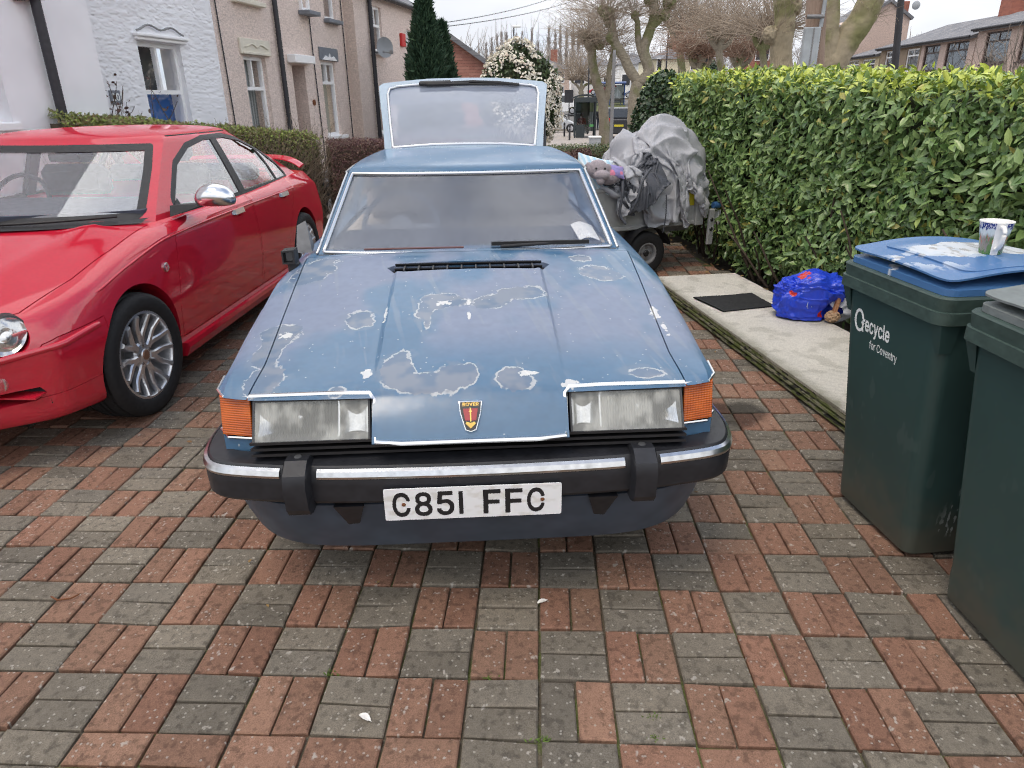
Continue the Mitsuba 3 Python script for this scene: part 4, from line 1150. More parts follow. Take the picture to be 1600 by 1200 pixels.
def lid_blue(p, n, uv):
    # old label, half torn away
    a = dr.sqrt(dr.square((p.x - 1.49) / .26) + dr.square((p.y - 2.40 - .1 * (p.x - 1.49)) / .115)) + .75 * (fbm(p.x * 16, p.y * 16, 1.0, 4) - .5)
    lab = smoothstep(1.0, .93, a)
    c = mix((.045, .125, .29), (.060, .150, .32), fbm(p.x * 8, p.y * 8, p.z * 8, 3))
    c = mix(c, mix((.55, .57, .58), (.34, .33, .30), smoothstep(.5, .7, fbm(p.x * 40, p.y * 22, 2.0, 3))), lab * .85)
    b2 = smoothstep(.55, .62, fbm(p.x * 30, p.y * 18, 7.0, 3)) * smoothstep(.20, .1, dr.sqrt(dr.square(p.x - 1.33) + dr.square(p.y - 2.33)))
    c = mix(c, (.42, .48, .55), b2 * .7 * smoothstep(1.02, 1.035, p.z))
    w2 = smoothstep(1.0, .93, dr.sqrt(dr.square((p.x - 1.76) / .15) + dr.square((p.y - 2.33) / .075)) + .25 * (noise(p.x * 30, p.y * 30) - .5))
    ink = dr.select(noise(p.x * 42, p.y * 42) > .62, 1.0, 0.0) * smoothstep(1, .6, dr.sqrt(dr.square((p.x - 1.76) / .13) + dr.square((p.y - 2.33) / .06)))
    return mix(c, mix((.70, .72, .72), (.03, .05, .08), ink), w2)


M('lid_blue', proc(lid_blue), .36, specular=.5)
M('print_white', (.78, .80, .79), .5)


def rrect(hx, y0, y1, r, n=6):
    p = shapely.box(-hx + r, y0 + r, hx - r, y1 - r).buffer(r, quad_segs=n)
    return np.array(shapely.geometry.polygon.orient(p).exterior.coords)[:-1]


def make_bin(cx, cy, t, label, lid_mat, lid_label=None):
    k = thing('wheelie_bin', label, 'bin', 'wheelie bins beside the paving')
    W = lambda m: move(m, (cx, cy, 0), -(PI / 2 - t))
    P = lambda nm, m, mat, sm=35, par=None: obj(nm, W(m), mat, par or k, sm)
    R_ = []
    for z, hx, y0, y1, r in ((.0, .205, -.215, .27, .03), (.02, .228, -.242, .28, .04), (.10, .232, -.252, .285, .045), (.14, .232, -.255, .285, .05), (.5, .246, -.294, .305, .05), (.80, .258, -.326, .32, .05), (.905, .264, -.336, .325, .05)):
        R_.append(np.c_[rrect(hx, y0, y1, r), np.full(28, z)])
    P('body', loft(R_), 'bin_green')
    # collar in two steps, gussets under it
    R_ = [np.c_[rrect(hx, y0, y1, r), np.full(28, z)] for z, hx, y0, y1, r in ((.895, .278, -.352, .335, .05), (.900, .288, -.364, .345, .05), (.938, .288, -.364, .345, .05), (.940, .282, -.357, .340, .05), (.980, .286, -.362, .344, .05), (.985, .282, -.358, .340, .05), (.985, .262, -.338, .32, .05), (.90, .25, -.33, .31, .05))]
    P('rim', loft(R_), 'bin_rim', 30)
    for s in (-1, 1):
        g_ = P('gusset', manifold3d.Manifold.hull_points(np.array([(s * .225, -.345, .90), (s * .275, -.345, .90), (s * .275, -.28, .90), (s * .235, -.318, .80), (s * .258, -.318, .80), (s * .262, -.28, .80)], np.float32)), 'bin_green', 30)
        P('side_rib', loft(np.stack([np.array([(s * (hx - .004), -.05, z), (s * (hx + .006), -.04, z), (s * (hx + .006), .20, z), (s * (hx - .004), .21, z)]) for z, hx in ((.16, .216), (.5, .238), (.84, .2615))])), 'bin_green', 30)
        P('wheel', lathe([(0, -.025), (.09, -.025), (.10, -.015), (.10, .015), (.09, .025), (0, .025)], 28, (s * .20, .30, .10), 'x'), 'rubber', 30)
    P('axle', tube([(-.22, .30, .10), (.22, .30, .10)], .012), 'steel_grey')
    P('handle', tube([(-.20, .34, .95), (-.20, .40, .96), (.20, .40, .96), (.20, .34, .95)], .014), 'bin_rim')
    # lid: lower tray, then a thin arched cover that overhangs it at the front and sides
    lid = unique(k + '__lid'); labels[lid] = {'label': lid_label} if lid_label else {}
    def arch(x, y):
        q = np.clip((y + .06) / .38, -1, 1)
        return .998 + .062 * (1 - q * q) - .012 * (x / .29) ** 2
    R_ = []
    for e_, dz in ((0, -.028), (0, -.004), (.012, .0), (.03, .002)):
        o = rrect(.268 - e_, -.342 + e_, .335 - e_, .04)
        R_.append(np.c_[o, np.maximum(.986 + (.02 if dz > -.02 else 0), arch(o[:, 0], o[:, 1]) - .016 + dz)])
    obj('tray', W(loft(R_)), lid_mat, lid, 30)
    pg = shapely.box(-.268, -.338, .268, .34).buffer(-.03).buffer(.03)
    pr_ = prism(pg, 0, .006).refine_to_length(.03)
    obj('cover', W(warp(pr_, lambda v: np.c_[v[:, 0], v[:, 1], v[:, 2] + arch(v[:, 0], v[:, 1]) + .006 * np.clip((-v[:, 1] - .27) / .07, 0, 1) + .008 * np.clip((np.abs(v[:, 0]) - .2) / .07, 0, 1)])), lid_mat, lid, 30)
    pg2 = prism(shapely.box(-.225, -.255, .225, .29).buffer(-.05).buffer(.05), 0, .010).refine_to_length(.03)
    obj('cover_panel', W(warp(pg2, lambda v: np.c_[v[:, 0], v[:, 1], v[:, 2] + arch(v[:, 0], v[:, 1]) + .001])), lid_mat, lid, 30)
    return k, W, arch


bin1, W1, arch1 = make_bin(1.53, 2.375, .14, 'dark green wheelie bin with a blue lid and a mug on top', 'lid_blue', 'blue lid with a torn white label')
bin2, W2, arch2 = make_bin(1.605, 1.705, .075, 'dark green wheelie bin with a grey lid at the right edge of the photo', 'lid_grey')
# printing on the recycling bin's front
def on_front(m, x0, z0, s=1.0):
    def fn(q):
        z = z0 + q[:, 1]
        y = np.interp(z, [.14, .5, .80, .905], [-.250, -.292, -.326, -.336]) - .0006 - q[:, 2]
        return np.c_[x0 + q[:, 0], y, z]
    return W1(warp(m, fn))


lg = unique(bin1 + '__printed_slogan'); labels[lg] = {'label': 'white printed words recycle for Coventry with a looped arrow'}
obj('word', on_front(warp(letters('recycle', .052, True, .0004), lambda v: v * [.66, 1, 1]), -.145, .757), 'print_white', lg)
obj('word', on_front(warp(letters('for Coventry', .030, False, .0004), lambda v: v * [.66, 1, 1]), -.09, .700), 'print_white', lg)
arcp = [(.034 * math.cos(a) * .72 - .172, .038 * math.sin(a) + .028) for a in np.linspace(-1.2, -2 * PI + .35, 30)]
ring = LineString(arcp).buffer(.0055).union(Polygon([(-.150, .012), (-.166, -.008), (-.142, -.010)])).union(Polygon([(-.160, .026), (-.138, .026), (-.150, .008)]))
obj('arrow', on_front(cat(*[prism(q_, 0, .0004) for q_ in getattr(ring, 'geoms', [ring])]), .01, .757), 'print_white', lg)

# mug standing on the blue lid
MX, MY = 1.472, 2.300
mz = 1.0665
M('glaze_white', (.80, .79, .76), .15, specular=.6, clearcoat=1.0)


def mug_print(p, n, uv):
    a = dr.atan2(p.y - MY, p.x - MX); z = p.z - mz
    k = fbm(a * 5, z * 45, 1.0, 3); k2 = noise(a * 14, z * 120)
    sky_ = mix((.45, .55, .62), (.62, .66, .66), k)
    land = mix((.10, .18, .05), (.22, .20, .19), smoothstep(.42, .58, k))
    land = mix(land, (.40, .09, .05), dr.select(k2 > .72, 1.0, 0.0) * smoothstep(.03, .05, z))
    c = mix(land, sky_, smoothstep(.055, .075, z + .02 * (k - .5)))
    c = mix(c, (.04, .16, .03), smoothstep(.028, .018, z + .012 * k2) * dr.select(noise(a * 22, z * 260) > .42, 1.0, 0.0))
    b = smoothstep(.080, .086, z + .02 * (noise(a * 7, 3.0) - .5))
    c = mix(c, mix((.02, .035, .20), (.55, .55, .60), dr.select(noise(a * 24, z * 220) > .63, 1.0, 0.0)), b)
    white = smoothstep(.36, .30, dr.abs(a + 1.78))
    return mix(c, (.78, .77, .75), white)


M('mug_print', proc(mug_print), .18, specular=.6, clearcoat=1.0)
mug = thing('mug', 'white mug printed with a village scene standing on the blue bin lid', 'mug')
pr_ = [(.0, .0), (.029, .0), (.032, .003), (.034, .02), (.040, .06), (.0475, .100), (.049, .106)]
obj('body', move(lathe(pr_ + [(.0465, .106), (.045, .100), (.0375, .06), (.031, .02), (.028, .008), (0, .006)], 56), (MX, MY, mz)), 'mug_print', mug, 40)
obj('inside', move(lathe([(.0493, .1045), (.0490, .1075), (.0465, .1075), (.0445, .100), (.037, .06), (.030, .02), (.0, .009), ], 56), (MX, MY, mz)), 'glaze_white', mug, 60)
hp = smooth_path([(.042, 0, .092), (.060, 0, .094), (.076, 0, .080), (.073, 0, .055), (.055, 0, .030), (.034, 0, .020)], 24)
ha = -1.78
obj('handle', move(tube(hp @ np.array([[1, 0, 0], [0, 1, 0], [0, 0, 1]]), np.r_[.006, np.full(22, .0065), .006], 12), (MX, MY, mz), ha), 'glaze_white', mug, True)

# ribbed platform lying by the hedge
PL0, PLd = np.array([1.555, 2.86]), np.array([-.178, .984])
PLr = np.array([.984, .178])


def slab_top(p, n, uv):
    b = fbm(p.x * 3, p.y * 3, 0, 4); g_ = noise(p.x * 160, p.y * 160)
    s = (p.x - 1.555) * .984 + (p.y - 2.86) * .178
    line = .5 + .5 * dr.sin(((p.x - 1.555) * -.178 + (p.y - 2.86) * .984) * 2 * PI / .018)
    c = mix((.56, .535, .48), (.47, .45, .40), b) * (.85 + .25 * g_) * (.86 + .16 * line)
    edge = smoothstep(.10, .0, s + .06 * (fbm(p.x * 12, p.y * 12, 0, 3) - .4))
    return mix(c, (.14, .135, .09), edge * .55 + .25 * smoothstep(.55, .7, fbm(p.x * 9, p.y * 9, 4.0, 3)))


M('slab_top', proc(slab_top), .75, bump=proc(lambda p, n, uv: dr.sin(((p.x - 1.555) * -.178 + (p.y - 2.86) * .984) * 2 * PI / .018)), bump_scale=.0009)
M('mossy', proc(lambda p, n, uv: mix(mix((.22, .21, .14), (.105, .125, .035), smoothstep(.38, .6, fbm(p.x * 14, p.y * 14, p.z * 50, 4))), (.03, .03, .022), smoothstep(.55, .7, fbm(p.x * 22, p.y * 22, p.z * 60 + 5, 3)))), .9)
plat = thing('platform', 'long pale ribbed platform with mossy layered edge beside the hedge', 'platform')
L_, WD = 3.10, .735


def on_slab(x, y, z):
    q = PL0[None] + np.asarray(x)[:, None] * PLr + np.asarray(y)[:, None] * PLd
    return np.c_[q, z]


def slab_piece(sec):
    return loft(np.stack([on_slab([a for a, b in sec], [y] * len(sec), [b for a, b in sec]) for y in np.linspace(0, L_, 12)]))


obj('base', slab_piece([(.03, .0), (WD - .03, .0), (WD - .03, .030), (.03, .030)]), 'mossy', plat)
obj('frame', slab_piece([(.0, .018), (WD, .018), (WD, .036), (WD - .02, .040), (WD - .02, .050), (WD, .054), (WD, .105), (.0, .105), (-.002, .080), (.010, .076), (.010, .070), (-.004, .066), (-.004, .052), (.016, .046), (.016, .036), (.0, .032)]), 'mossy', plat)
obj('top_panel', slab_piece([(-.004, .105), (WD + .004, .105), (WD + .004, .119), (WD, .122), (.0, .122), (-.004, .119)]), 'slab_top', plat)

# rubber mat
mq = np.array([(1.19, 5.20), (1.33, 4.83), (1.74, 4.97), (1.68, 5.36)])
a_, b_ = np.meshgrid(np.linspace(0, 1, 40), np.linspace(0, 1, 26), indexing='ij')
mp = ((1 - a_) * (1 - b_))[..., None] * mq[1] + (a_ * (1 - b_))[..., None] * mq[2] + (a_ * b_)[..., None] * mq[3] + ((1 - a_) * b_)[..., None] * mq[0]
mzz = .1285 + .004 * np.sin(a_ * 3 + b_ * 2) + .007 * np.clip(.25 - a_, 0, 1) + .0016 * np.sin(b_ * 75) + .003 * meshkit.noise(np.stack([a_ * 6, b_ * 5, a_ * 0], -1))
mt = np.concatenate([np.dstack([mp, mzz]), np.dstack([mp, mzz - .006])[:, ::-1]], 1)
single('rubber_mat', grid(np.concatenate([mt, mt[:, :1]], 1)), 'rubber', 'ribbed black rubber mat lying on the pale platform', 'mat', 25)

# crumpled carrier bag
def bag_print(p, n, uv):
    c = mix((.012, .035, .50), (.020, .070, .62), fbm(p.x * 9, p.y * 9, p.z * 9, 3))
    for x, y, z, r in ((1.845, 4.70, .375, .075), (1.735, 4.64, .31, .030), (2.02, 4.72, .375, .032), (1.92, 4.58, .18, .03)):
        d = dr.sqrt(dr.square(p.x - x) + .5 * dr.square(p.y - y) + dr.square((p.z - z) * 1.15)) + .022 * (noise(p.x * 45, p.z * 45, p.y * 45) - .5)
        c = mix(c, mix((.50, .02, .02), (.60, .04, .03), noise(p.x * 60, p.y * 60, p.z * 60)), smoothstep(r, r - .006, d))
    w = smoothstep(.62, .68, noise(p.x * 130, p.z * 60, p.y * 130)) * smoothstep(.05, .03, dr.abs(p.x - 1.83) + dr.abs(p.z - .245) * 1.4)
    return mix(c, (.55, .6, .75), w * .7)


M('bag_blue', proc(bag_print), .32, specular=.55)
M('bag_inner', speck((.52, .54, .60), .12, 20), .5)
M('cardboard', speck((.40, .27, .17), .2, 40), .85)
M('wood_offcut', proc(lambda p, n, uv: mix((.30, .13, .06), (.42, .22, .12), noise(p.x * 20, p.y * 20, p.z * 120))), .7)
sp_ = trimesh.creation.icosphere(5, 1.0); v = np.array(sp_.vertices)
d_ = v.copy()
e1 = np.sign(v) * np.abs(v) ** .72
e1 = e1 / np.linalg.norm(e1, axis=1, keepdims=True) * (1 / np.maximum(np.abs(v).max(1, keepdims=True), .0001)) ** .32
rid = lambda q, s, sd: 1 - np.abs(2 * meshkit.noise(q * s, sd) - 1)
wq = d_ + .35 * (np.stack([meshkit.noise(d_ * 2.2, k) for k in (1, 2, 3)], 1) - .5)
cr = .15 * (rid(wq, 1.9, 5) ** 2 - .38) + .09 * (rid(wq, 4.2, 6) ** 2.5 - .3) + .05 * (rid(wq, 8.0, 7) ** 2.5 - .3) + .022 * (rid(wq, 17.0, 8) ** 2 - .35)
bagv = e1 * (1 + cr[:, None]) * [.235, .15, .155]
bagv[:, 2] += .050 * np.exp(-((bagv[:, 0] - .02) / .09) ** 2) * (d_[:, 2] > .2) + .03 * np.exp(-((bagv[:, 0] - .17) / .05) ** 2) * (d_[:, 2] > .1) * 1.0
bagv[:, 2] = np.maximum(bagv[:, 2], -.118 + .012 * meshkit.noise(d_ * 6, 4))
dent = np.exp(-(((bagv[:, 0] - .165) / .085) ** 2 + ((bagv[:, 1] + .12) / .07) ** 2 + ((bagv[:, 2] + .06) / .075) ** 2))
bagv[:, 1] += .13 * dent; bagv[:, 0] -= .03 * dent
bag = thing('carrier_bag', 'crumpled bright blue carrier bag with red poppies on the platform', 'bag')
BO = (1.885, 4.72, .247)
obj('bag', move((bagv, sp_.faces), BO, -.22), 'bag_blue', bag, 50)
lin = grid(np.array([[(.17 + .10 * math.cos(a) * r, -.105 + .05 * r + .012 * math.sin(5 * a), -.05 + .085 * math.sin(a) * r) for r in np.linspace(.35, 1.06, 7)] for a in np.linspace(-2.2, 2.4, 30)]))
obj('lining', move((lin[0] + .012 * (meshkit.noise(lin[0] * 40)[:, None] - .5), lin[1]), BO, -.22), 'bag_inner', bag, 40)
cb = trimesh.creation.icosphere(3, 1.0); cv = np.array(cb.vertices)
single('paper_scrap', move((cv * (1 + .7 * (rid(cv, 3.0, 11) - .5))[:, None] * [.042, .034, .032], cb.faces), (BO[0] + .105, BO[1] - .150, .168), .2), 'cardboard', 'crumpled brown paper spilling from the blue carrier bag', 'paper', 40)
single('wood_offcut', move(warp(box(-.013, .013, -.016, .016, -.08, .08, .003), lambda q: np.c_[q[:, 0] + .25 * q[:, 2], q[:, 1] + .2 * q[:, 2], q[:, 2]]), (BO[0] + .128, BO[1] - .135, .238)), 'wood_offcut', 'reddish wood offcut poking out of the blue carrier bag', 'wood', 20)

# small litter on the paving
M('feather', (.72, .70, .66), .8)
M('weed', speck((.10, .16, .03), .3, 60), .8)
def feather(x, y, rz, L, label):
    P_ = np.array([[(t * L, w * .22 * L * math.sin(PI * min(1, t * 1.05 + .03)) ** .7, .004 + .10 * L * math.sin(PI * t) + .05 * L * abs(w)) for w in (-1, -.5, 0, .5, 1)] for t in np.linspace(0, 1, 12)])
    P_[..., 1] += .03 * L * np.sin(P_[..., 0] / L * 5)
    single('feather', move(grid(P_), (x, y, 0), rz), 'feather', label, 'feather', 40)


feather(-.485, 1.385, -.5, .045, 'small white feather on a grey block near the front edge')
feather(.0, 1.845, .5, .040, 'white feather on the paving below the number plate')
single('twig', tube([(-1.655, 1.845, .006), (-1.62, 1.825, .009), (-1.58, 1.835, .008), (-1.565, 1.862, .006)], [.003, .0035, .003, .002], 6), 'rust', 'short dark twig lying on the paving at left', 'twig', True)
gw = np.random.default_rng(5)
for (x, y, nb, lab) in ((-.60, 1.532, 40, 'tiny green weed growing in a paving joint left of the feather'), (.012, 1.322, 34, 'tiny weed in the joint at the bottom of the photo'), (.318, 1.40, 30, 'tiny weed in a joint between two red blocks'), (-.145, 1.530, 22, 'tiny weed in a joint below the number plate'), (.31, 1.335, 30, 'weed tuft in the lower joint right of centre')):
    b = np.c_[gw.normal(x, .014, nb), gw.normal(y, .004, nb), np.full(nb, -.006)]
    dd = np.c_[gw.normal(0, .7, nb), gw.normal(0, .5, nb), np.abs(gw.normal(.6, .3, nb))]
    m = card_mesh(b, dd, unit(nb, gw), gw.uniform(.008, .018, nb), .004, np.zeros((nb, 2)))
    single('weed', m[:2], 'weed', lab, 'plant', False)

# ---------------------------------------------------------------- trailer under a grey cover
M('trailer_grey', speck((.36, .365, .36), .18, 14), .55, specular=.4)
M('yellow_board', speck((.55, .47, .03), .15, 30), .6)
M('tarp', proc(lambda p, n, uv: mix((.42, .425, .45), (.35, .355, .385), fbm(p.x * 5, p.y * 5, p.z * 5, 3)) * (.93 + .12 * noise(p.x * 200, p.y * 200, p.z * 200))), .55, specular=.4)
M('tarp_dark', speck((.065, .07, .085), .2, 20), .6)
M('plush', speck((.33, .29, .31), .3, 220), 1.0, sheen=1.0)
M('cushion_blue', proc(lambda p, n, uv: mix((.42, .62, .75), (.66, .74, .78), smoothstep(-.2, .2, dr.sin((p.x * .8 + p.z * .55 - p.y * .2) * 170)))), .9)
M('cloth_purple', proc(lambda p, n, uv: mix((.28, .24, .50), (.62, .22, .32), smoothstep(.56, .62, noise(p.x * 22, p.y * 22, p.z * 22)))), .9)
ball = trimesh.creation.icosphere(4, 1.0); bv, bf = np.array(ball.vertices), np.array(ball.faces)
TO, TR = (1.0, 6.55, 0), .46


def at_tr(m):
    return move(m, TO, TR)


trl = thing('trailer', 'small grey box trailer loaded under a crumpled grey cover', 'trailer')
Q = lambda nm, m, mat, sm=30, par=None: obj(nm, at_tr(m), mat, par or trl, sm)
sp = Q('side_panel', box(-1.0, .60, .02, .05, .44, .80, .006), 'trailer_grey')
obj('rail', at_tr(box(-1.0, .60, .0, .055, .42, .46, .008)), 'trailer_grey', sp, 30)
obj('rail', at_tr(box(-1.0, .60, .005, .055, .775, .81, .008)), 'trailer_grey', sp, 30)
Q('side_panel', box(-1.0, .60, 1.02, 1.05, .44, .80, .006), 'trailer_grey')
Q('floor', box(-1.0, .60, .05, 1.02, .44, .46), 'trailer_grey')
po = Q('tailboard', box(.60, .64, .0, 1.06, .42, .82, .008), 'trailer_grey')
obj('post', at_tr(box(.56, .655, -.02, .05, .41, .84, .008)), 'trailer_grey', po, 30)
obj('latch', at_tr(cat(box(.555, .66, -.035, -.02, .70, .725, .004), box(.565, .595, -.045, -.03, .66, .72, .004))), 'steel_grey', po, 30)
Q('reflective_panel', box(.34, .55, .008, .016, .60, .72, .003), 'yellow_board')
lb = Q('light_board', box(.69, .755, -.06, -.03, .22, .56, .006), 'trailer_grey')
for z in (.46, .37): obj('lamp', at_tr(lathe([(0, -.01), (.014, -.008), (.02, 0), (0, 0)], 16, (.722, -.06, z), 'y')), 'enamel_black', lb, 30)
lb2 = Q('number_board', box(.83, .86, -.02, .06, .34, .54, .004), 'print_white')
obj('hole', at_tr(cat(box(.845, .85, -.024, -.02, .39, .49))), 'enamel_black', lb2)
Q('connector', lathe([(0, -.03), (.03, -.03), (.034, .0), (.03, .05), (0, .05)], 20, (.80, .0, .585), 'x'), 'lid_blue')
Q('chassis', cat(box(-1.0, .62, .16, .24, .34, .44, .005), box(-.06, .06, .0, 1.06, .28, .34, .005)), 'steel_grey')
wheel(trl, -.0, .0, .20, .20, .13, .105, -1, 'steel', at=lambda m: at_tr(move(move(m, (0, 0, -.2)), (0, 0, .2), PI / 2)))
wheel(trl, -.0, 1.06, .20, .20, .13, .105, 1, 'steel', at=lambda m: at_tr(move(move(m, (0, -1.06, -.2)), (0, 1.06, .2), PI / 2)))
mgd = np.array([[(.245 * math.sin(a), b, .20 + .245 * math.cos(a)) for b in (-.09, .06)] for a in np.linspace(-1.5, 1.3, 20)])
Q('mudguard', grid(mgd), 'black_plastic', 40)

# the cover: a crumpled sheet dropped over the load, folds from a small cloth solve
def drape_cloth(nx, ny, sx, sy, centre, balls, floor_fn, seed, squeeze=.8, steps=260, iters=10, rot=.3, hgt=.5, amp=.16, crush=0):
    """position-based cloth dropped crumpled over ellipsoids; returns (nx, ny, 3)"""
    g = np.random.default_rng(seed)
    a, b = np.meshgrid(np.linspace(-.5, .5, nx), np.linspace(-.5, .5, ny), indexing='ij')
    hx, hy = sx / (nx - 1), sy / (ny - 1)
    X = a * sx * squeeze; Y = b * sy * squeeze
    c, s = np.cos(rot), np.sin(rot)
    P = np.stack([centre[0] + X * c - Y * s, centre[1] + X * s + Y * c, centre[2] + hgt + 0 * X], -1)
    q = np.stack([a * 5, b * 5, 0 * a], -1)
    P += amp * (np.stack([meshkit.fbm(q + 7 * k, 3, seed + k) for k in range(3)], -1) - .5) * [1, 1, 2.5]
    V = np.zeros_like(P)
    C = [(np.array(o[:3]), np.array(o[3:])) for o in balls]
    def fix(A, B, rest, k):
        d = B - A; L = np.sqrt((d * d).sum(-1, keepdims=True)) + 1e-9
        m = d * (.5 * k * (L - rest) / L); return m
    sets = []
    for (di, dj, rest, k) in ((1, 0, hx, 1.), (0, 1, hy, 1.), (1, 1, np.hypot(hx, hy), .5), (1, -1, np.hypot(hx, hy), .5), (2, 0, 2 * hx, .12), (0, 2, 2 * hy, .12)):
        sets.append((di, dj, rest, k))
    dt = .016
    for st in range(steps):
        if crush and 50 < st < steps - 40 and st % 18 == 0:
            P[..., :2] = centre[:2] + (P[..., :2] - centre[:2]) * crush
        V[..., 2] -= 9.8 * dt; V *= .985
        Q = P + V * dt
        for it in range(iters):
            for di, dj, rest, k in sets:
                if dj >= 0: A = Q[:nx - di, :ny - dj]; B = Q[di:, dj:]
                else: A = Q[:nx - di, -dj:]; B = Q[di:, :ny + dj]
                m = fix(A, B, rest, k * .5)
                corr = np.zeros_like(Q)
                if dj >= 0: corr[:nx - di, :ny - dj] += m; corr[di:, dj:] -= m
                else: corr[:nx - di, -dj:] += m; corr[di:, :ny + dj] -= m
                Q += corr
            if it % 3 == 2 or it == iters - 1:
                for o, r in C:
                    d = (Q - o) / r; L2 = (d * d).sum(-1); w = L2 < 1
                    if w.any():
                        Q[w] = o + d[w] / np.sqrt(L2[w])[:, None] * r
                Q[..., 2] = np.maximum(Q[..., 2], floor_fn(Q[..., 0], Q[..., 1]))
        V = (Q - P) / dt
        # friction on contact
        for o, r in C:
            d = (Q - o) / r; w = (d * d).sum(-1) < 1.06; V[w] *= .05; Q[w] = P[w] + (Q[w] - P[w]) * .35
        sp = np.sqrt((V*V).sum(-1,keepdims=True)); V *= np.minimum(1, 3 / (sp + 1e-9))
        P = Q
    return P

from scipy.ndimage import zoom as nd_zoom, gaussian_filter


def bed_floor(x, y):
    c, s_ = math.cos(TR), math.sin(TR)
    u, w = (x - TO[0]) * c + (y - TO[1]) * s_, -(x - TO[0]) * s_ + (y - TO[1]) * c
    return np.where((u > -1.0) & (u < .60) & (w > .0) & (w < 1.06), .815, .06)


LOAD = [(1.17, 7.0, 1.0, .33, .34, .33), (1.38, 6.98, .88, .20, .26, .26), (.95, 6.92, .92, .30, .30, .30), (.74, 6.80, .78, .24, .24, .24), (1.06, 6.72, .80, .28, .16, .26)]
cl = drape_cloth(100, 84, 2.6, 2.10, (1.02, 6.97, 1.05), LOAD, bed_floor, 12, .50, 230, 9, .3, .34, .30, .90)
clz = np.stack([nd_zoom(cl[..., k], 2.4, order=3) for k in range(3)], -1)
ga, gb_ = np.meshgrid(np.linspace(0, 1, clz.shape[0]), np.linspace(0, 1, clz.shape[1]), indexing='ij')
wq = np.stack([ga, gb_, 0 * ga], -1); wq = wq + .22 * (np.stack([meshkit.fbm(wq * 3 + 5 * k, 3, k) for k in range(3)], -1) - .5)
rdg = lambda q, sd, e_: (1 - np.abs(2 * meshkit.noise(q, sd) - 1)) ** e_
cn = np.cross(np.gradient(clz, axis=0), np.gradient(clz, axis=1)); cn /= np.linalg.norm(cn, axis=-1, keepdims=True) + 1e-9
cn = gaussian_filter(cn, (4, 4, 0)) * np.sign(cn[..., 2].mean())
fold = .085 * (rdg(wq * [5, 9, 1], 3, 2.2) - .35) + .060 * (rdg(wq @ np.array([[8., 7, 0], [-9, 12, 0], [0, 0, 1]]), 5, 2.5) - .3) + .032 * (rdg(wq * [17, 23, 1], 8, 2.5) - .3)
clz = clz + cn * fold[..., None]
cov = thing('trailer_cover', 'crumpled grey waterproof cover heaped over the trailer load', 'cover')
obj('cloth', grid(clz), 'tarp', cov, True)
cl2 = drape_cloth(50, 40, .85, .62, (.86, 6.56, .95), LOAD + [(.95, 6.62, .66, .34, .18, .26)], bed_floor, 29, .55, 120, 9, .5, .2, .2)
cz2 = np.stack([nd_zoom(cl2[..., k], 2.4, order=3) for k in range(3)], -1) + [0, -.05, .02]
obj('lining', grid(cz2), 'tarp_dark', cov, True)
for pts, rad in (([(.74, 6.30, .88), (.735, 6.24, .76), (.72, 6.24, .62), (.78, 6.22, .52)], .013), ([(.99, 6.36, .98), (.90, 6.26, .86), (.86, 6.22, .72), (.80, 6.24, .60)], .012), ([(1.16, 6.48, .74), (1.165, 6.46, .58), (1.15, 6.47, .40)], .006)):
    obj('strap', tube(smooth_path(pts, 24), rad, 8), 'tarp_dark', cov, True)
load = thing('load', 'grey wrapped bundles on the trailer under the crumpled cover', 'load')
for o in LOAD: obj('bundle', move((bv * (np.array(o[3:]) - .03) * (1 + .16 * (meshkit.fbm(bv * 2.5, 3, 4)[:, None] - .5)), bf), o[:3]), 'tarp', load, True)

# cushion and soft toy lying on the load
def pillow(sx, sy, sz, n=36):
    u, w = np.meshgrid(np.linspace(-1, 1, n), np.linspace(-1, 1, n), indexing='ij')
    e = ((1 - u ** 2) * (1 - w ** 2)) ** .42
    k = .93 + .07 * np.abs(u * w) ** 2
    top = np.stack([u * sx * k, w * sy * k, sz * e + .006 * meshkit.noise(np.stack([u * 4, w * 4, 0 * u], -1))], -1)
    bot = top * [1, 1, -1]
    return cat(grid(top), grid(bot[:, ::-1]))


def rot(m, ax, ay, az):
    v, f = vf(m); Rm = trimesh.transformations.euler_matrix(ax, ay, az)[:3, :3]; return v @ Rm.T, f


single('cushion', move(rot(pillow(.17, .16, .06), 1.15, .25, .25), (.495, 6.42, .93)), 'cushion_blue', 'pale blue striped cushion wedged beside the trailer cover', 'cushion', 60)
toy = thing('soft_toy', 'grey plush animal with dark eyes lying on the striped cushion', 'soft toy')
fuzz = lambda s: 1 + .05 * (meshkit.noise(bv * 9, s)[:, None] - .5) + .03 * (meshkit.noise(bv * 22, s + 1)[:, None] - .5)
obj('head', cat(move((bv * fuzz(1) * [.088, .075, .082], bf), (.515, 6.25, .985)), move((bv * fuzz(5) * [.070, .06, .046], bf), (.545, 6.19, .943)), move((bv * fuzz(7) * [.035, .03, .045], bf), (.535, 6.17, .905))), 'plush', toy, 60)
for x, y, z in ((.437, 6.28, 1.0), (.605, 6.28, .985)): obj('ear', move((bv * fuzz(9) * [.034, .02, .042], bf), (x, y, z)), 'plush', toy, 60)
for x, y, z in ((.497, 6.177, 1.0), (.573, 6.185, .998)): obj('eye', move((bv * .009, bf), (x, y, z)), 'enamel_black', toy, 60)
obj('body', move((bv * fuzz(3) * [.09, .07, .07], bf), (.62, 6.31, .92)), 'plush', toy, 60)
single('patterned_cloth', move(rot(pillow(.075, .06, .03, 20), .9, .2, .3), (.68, 6.30, .96)), 'cloth_purple', 'small purple and pink patterned cloth beside the soft toy', 'cloth', 60)

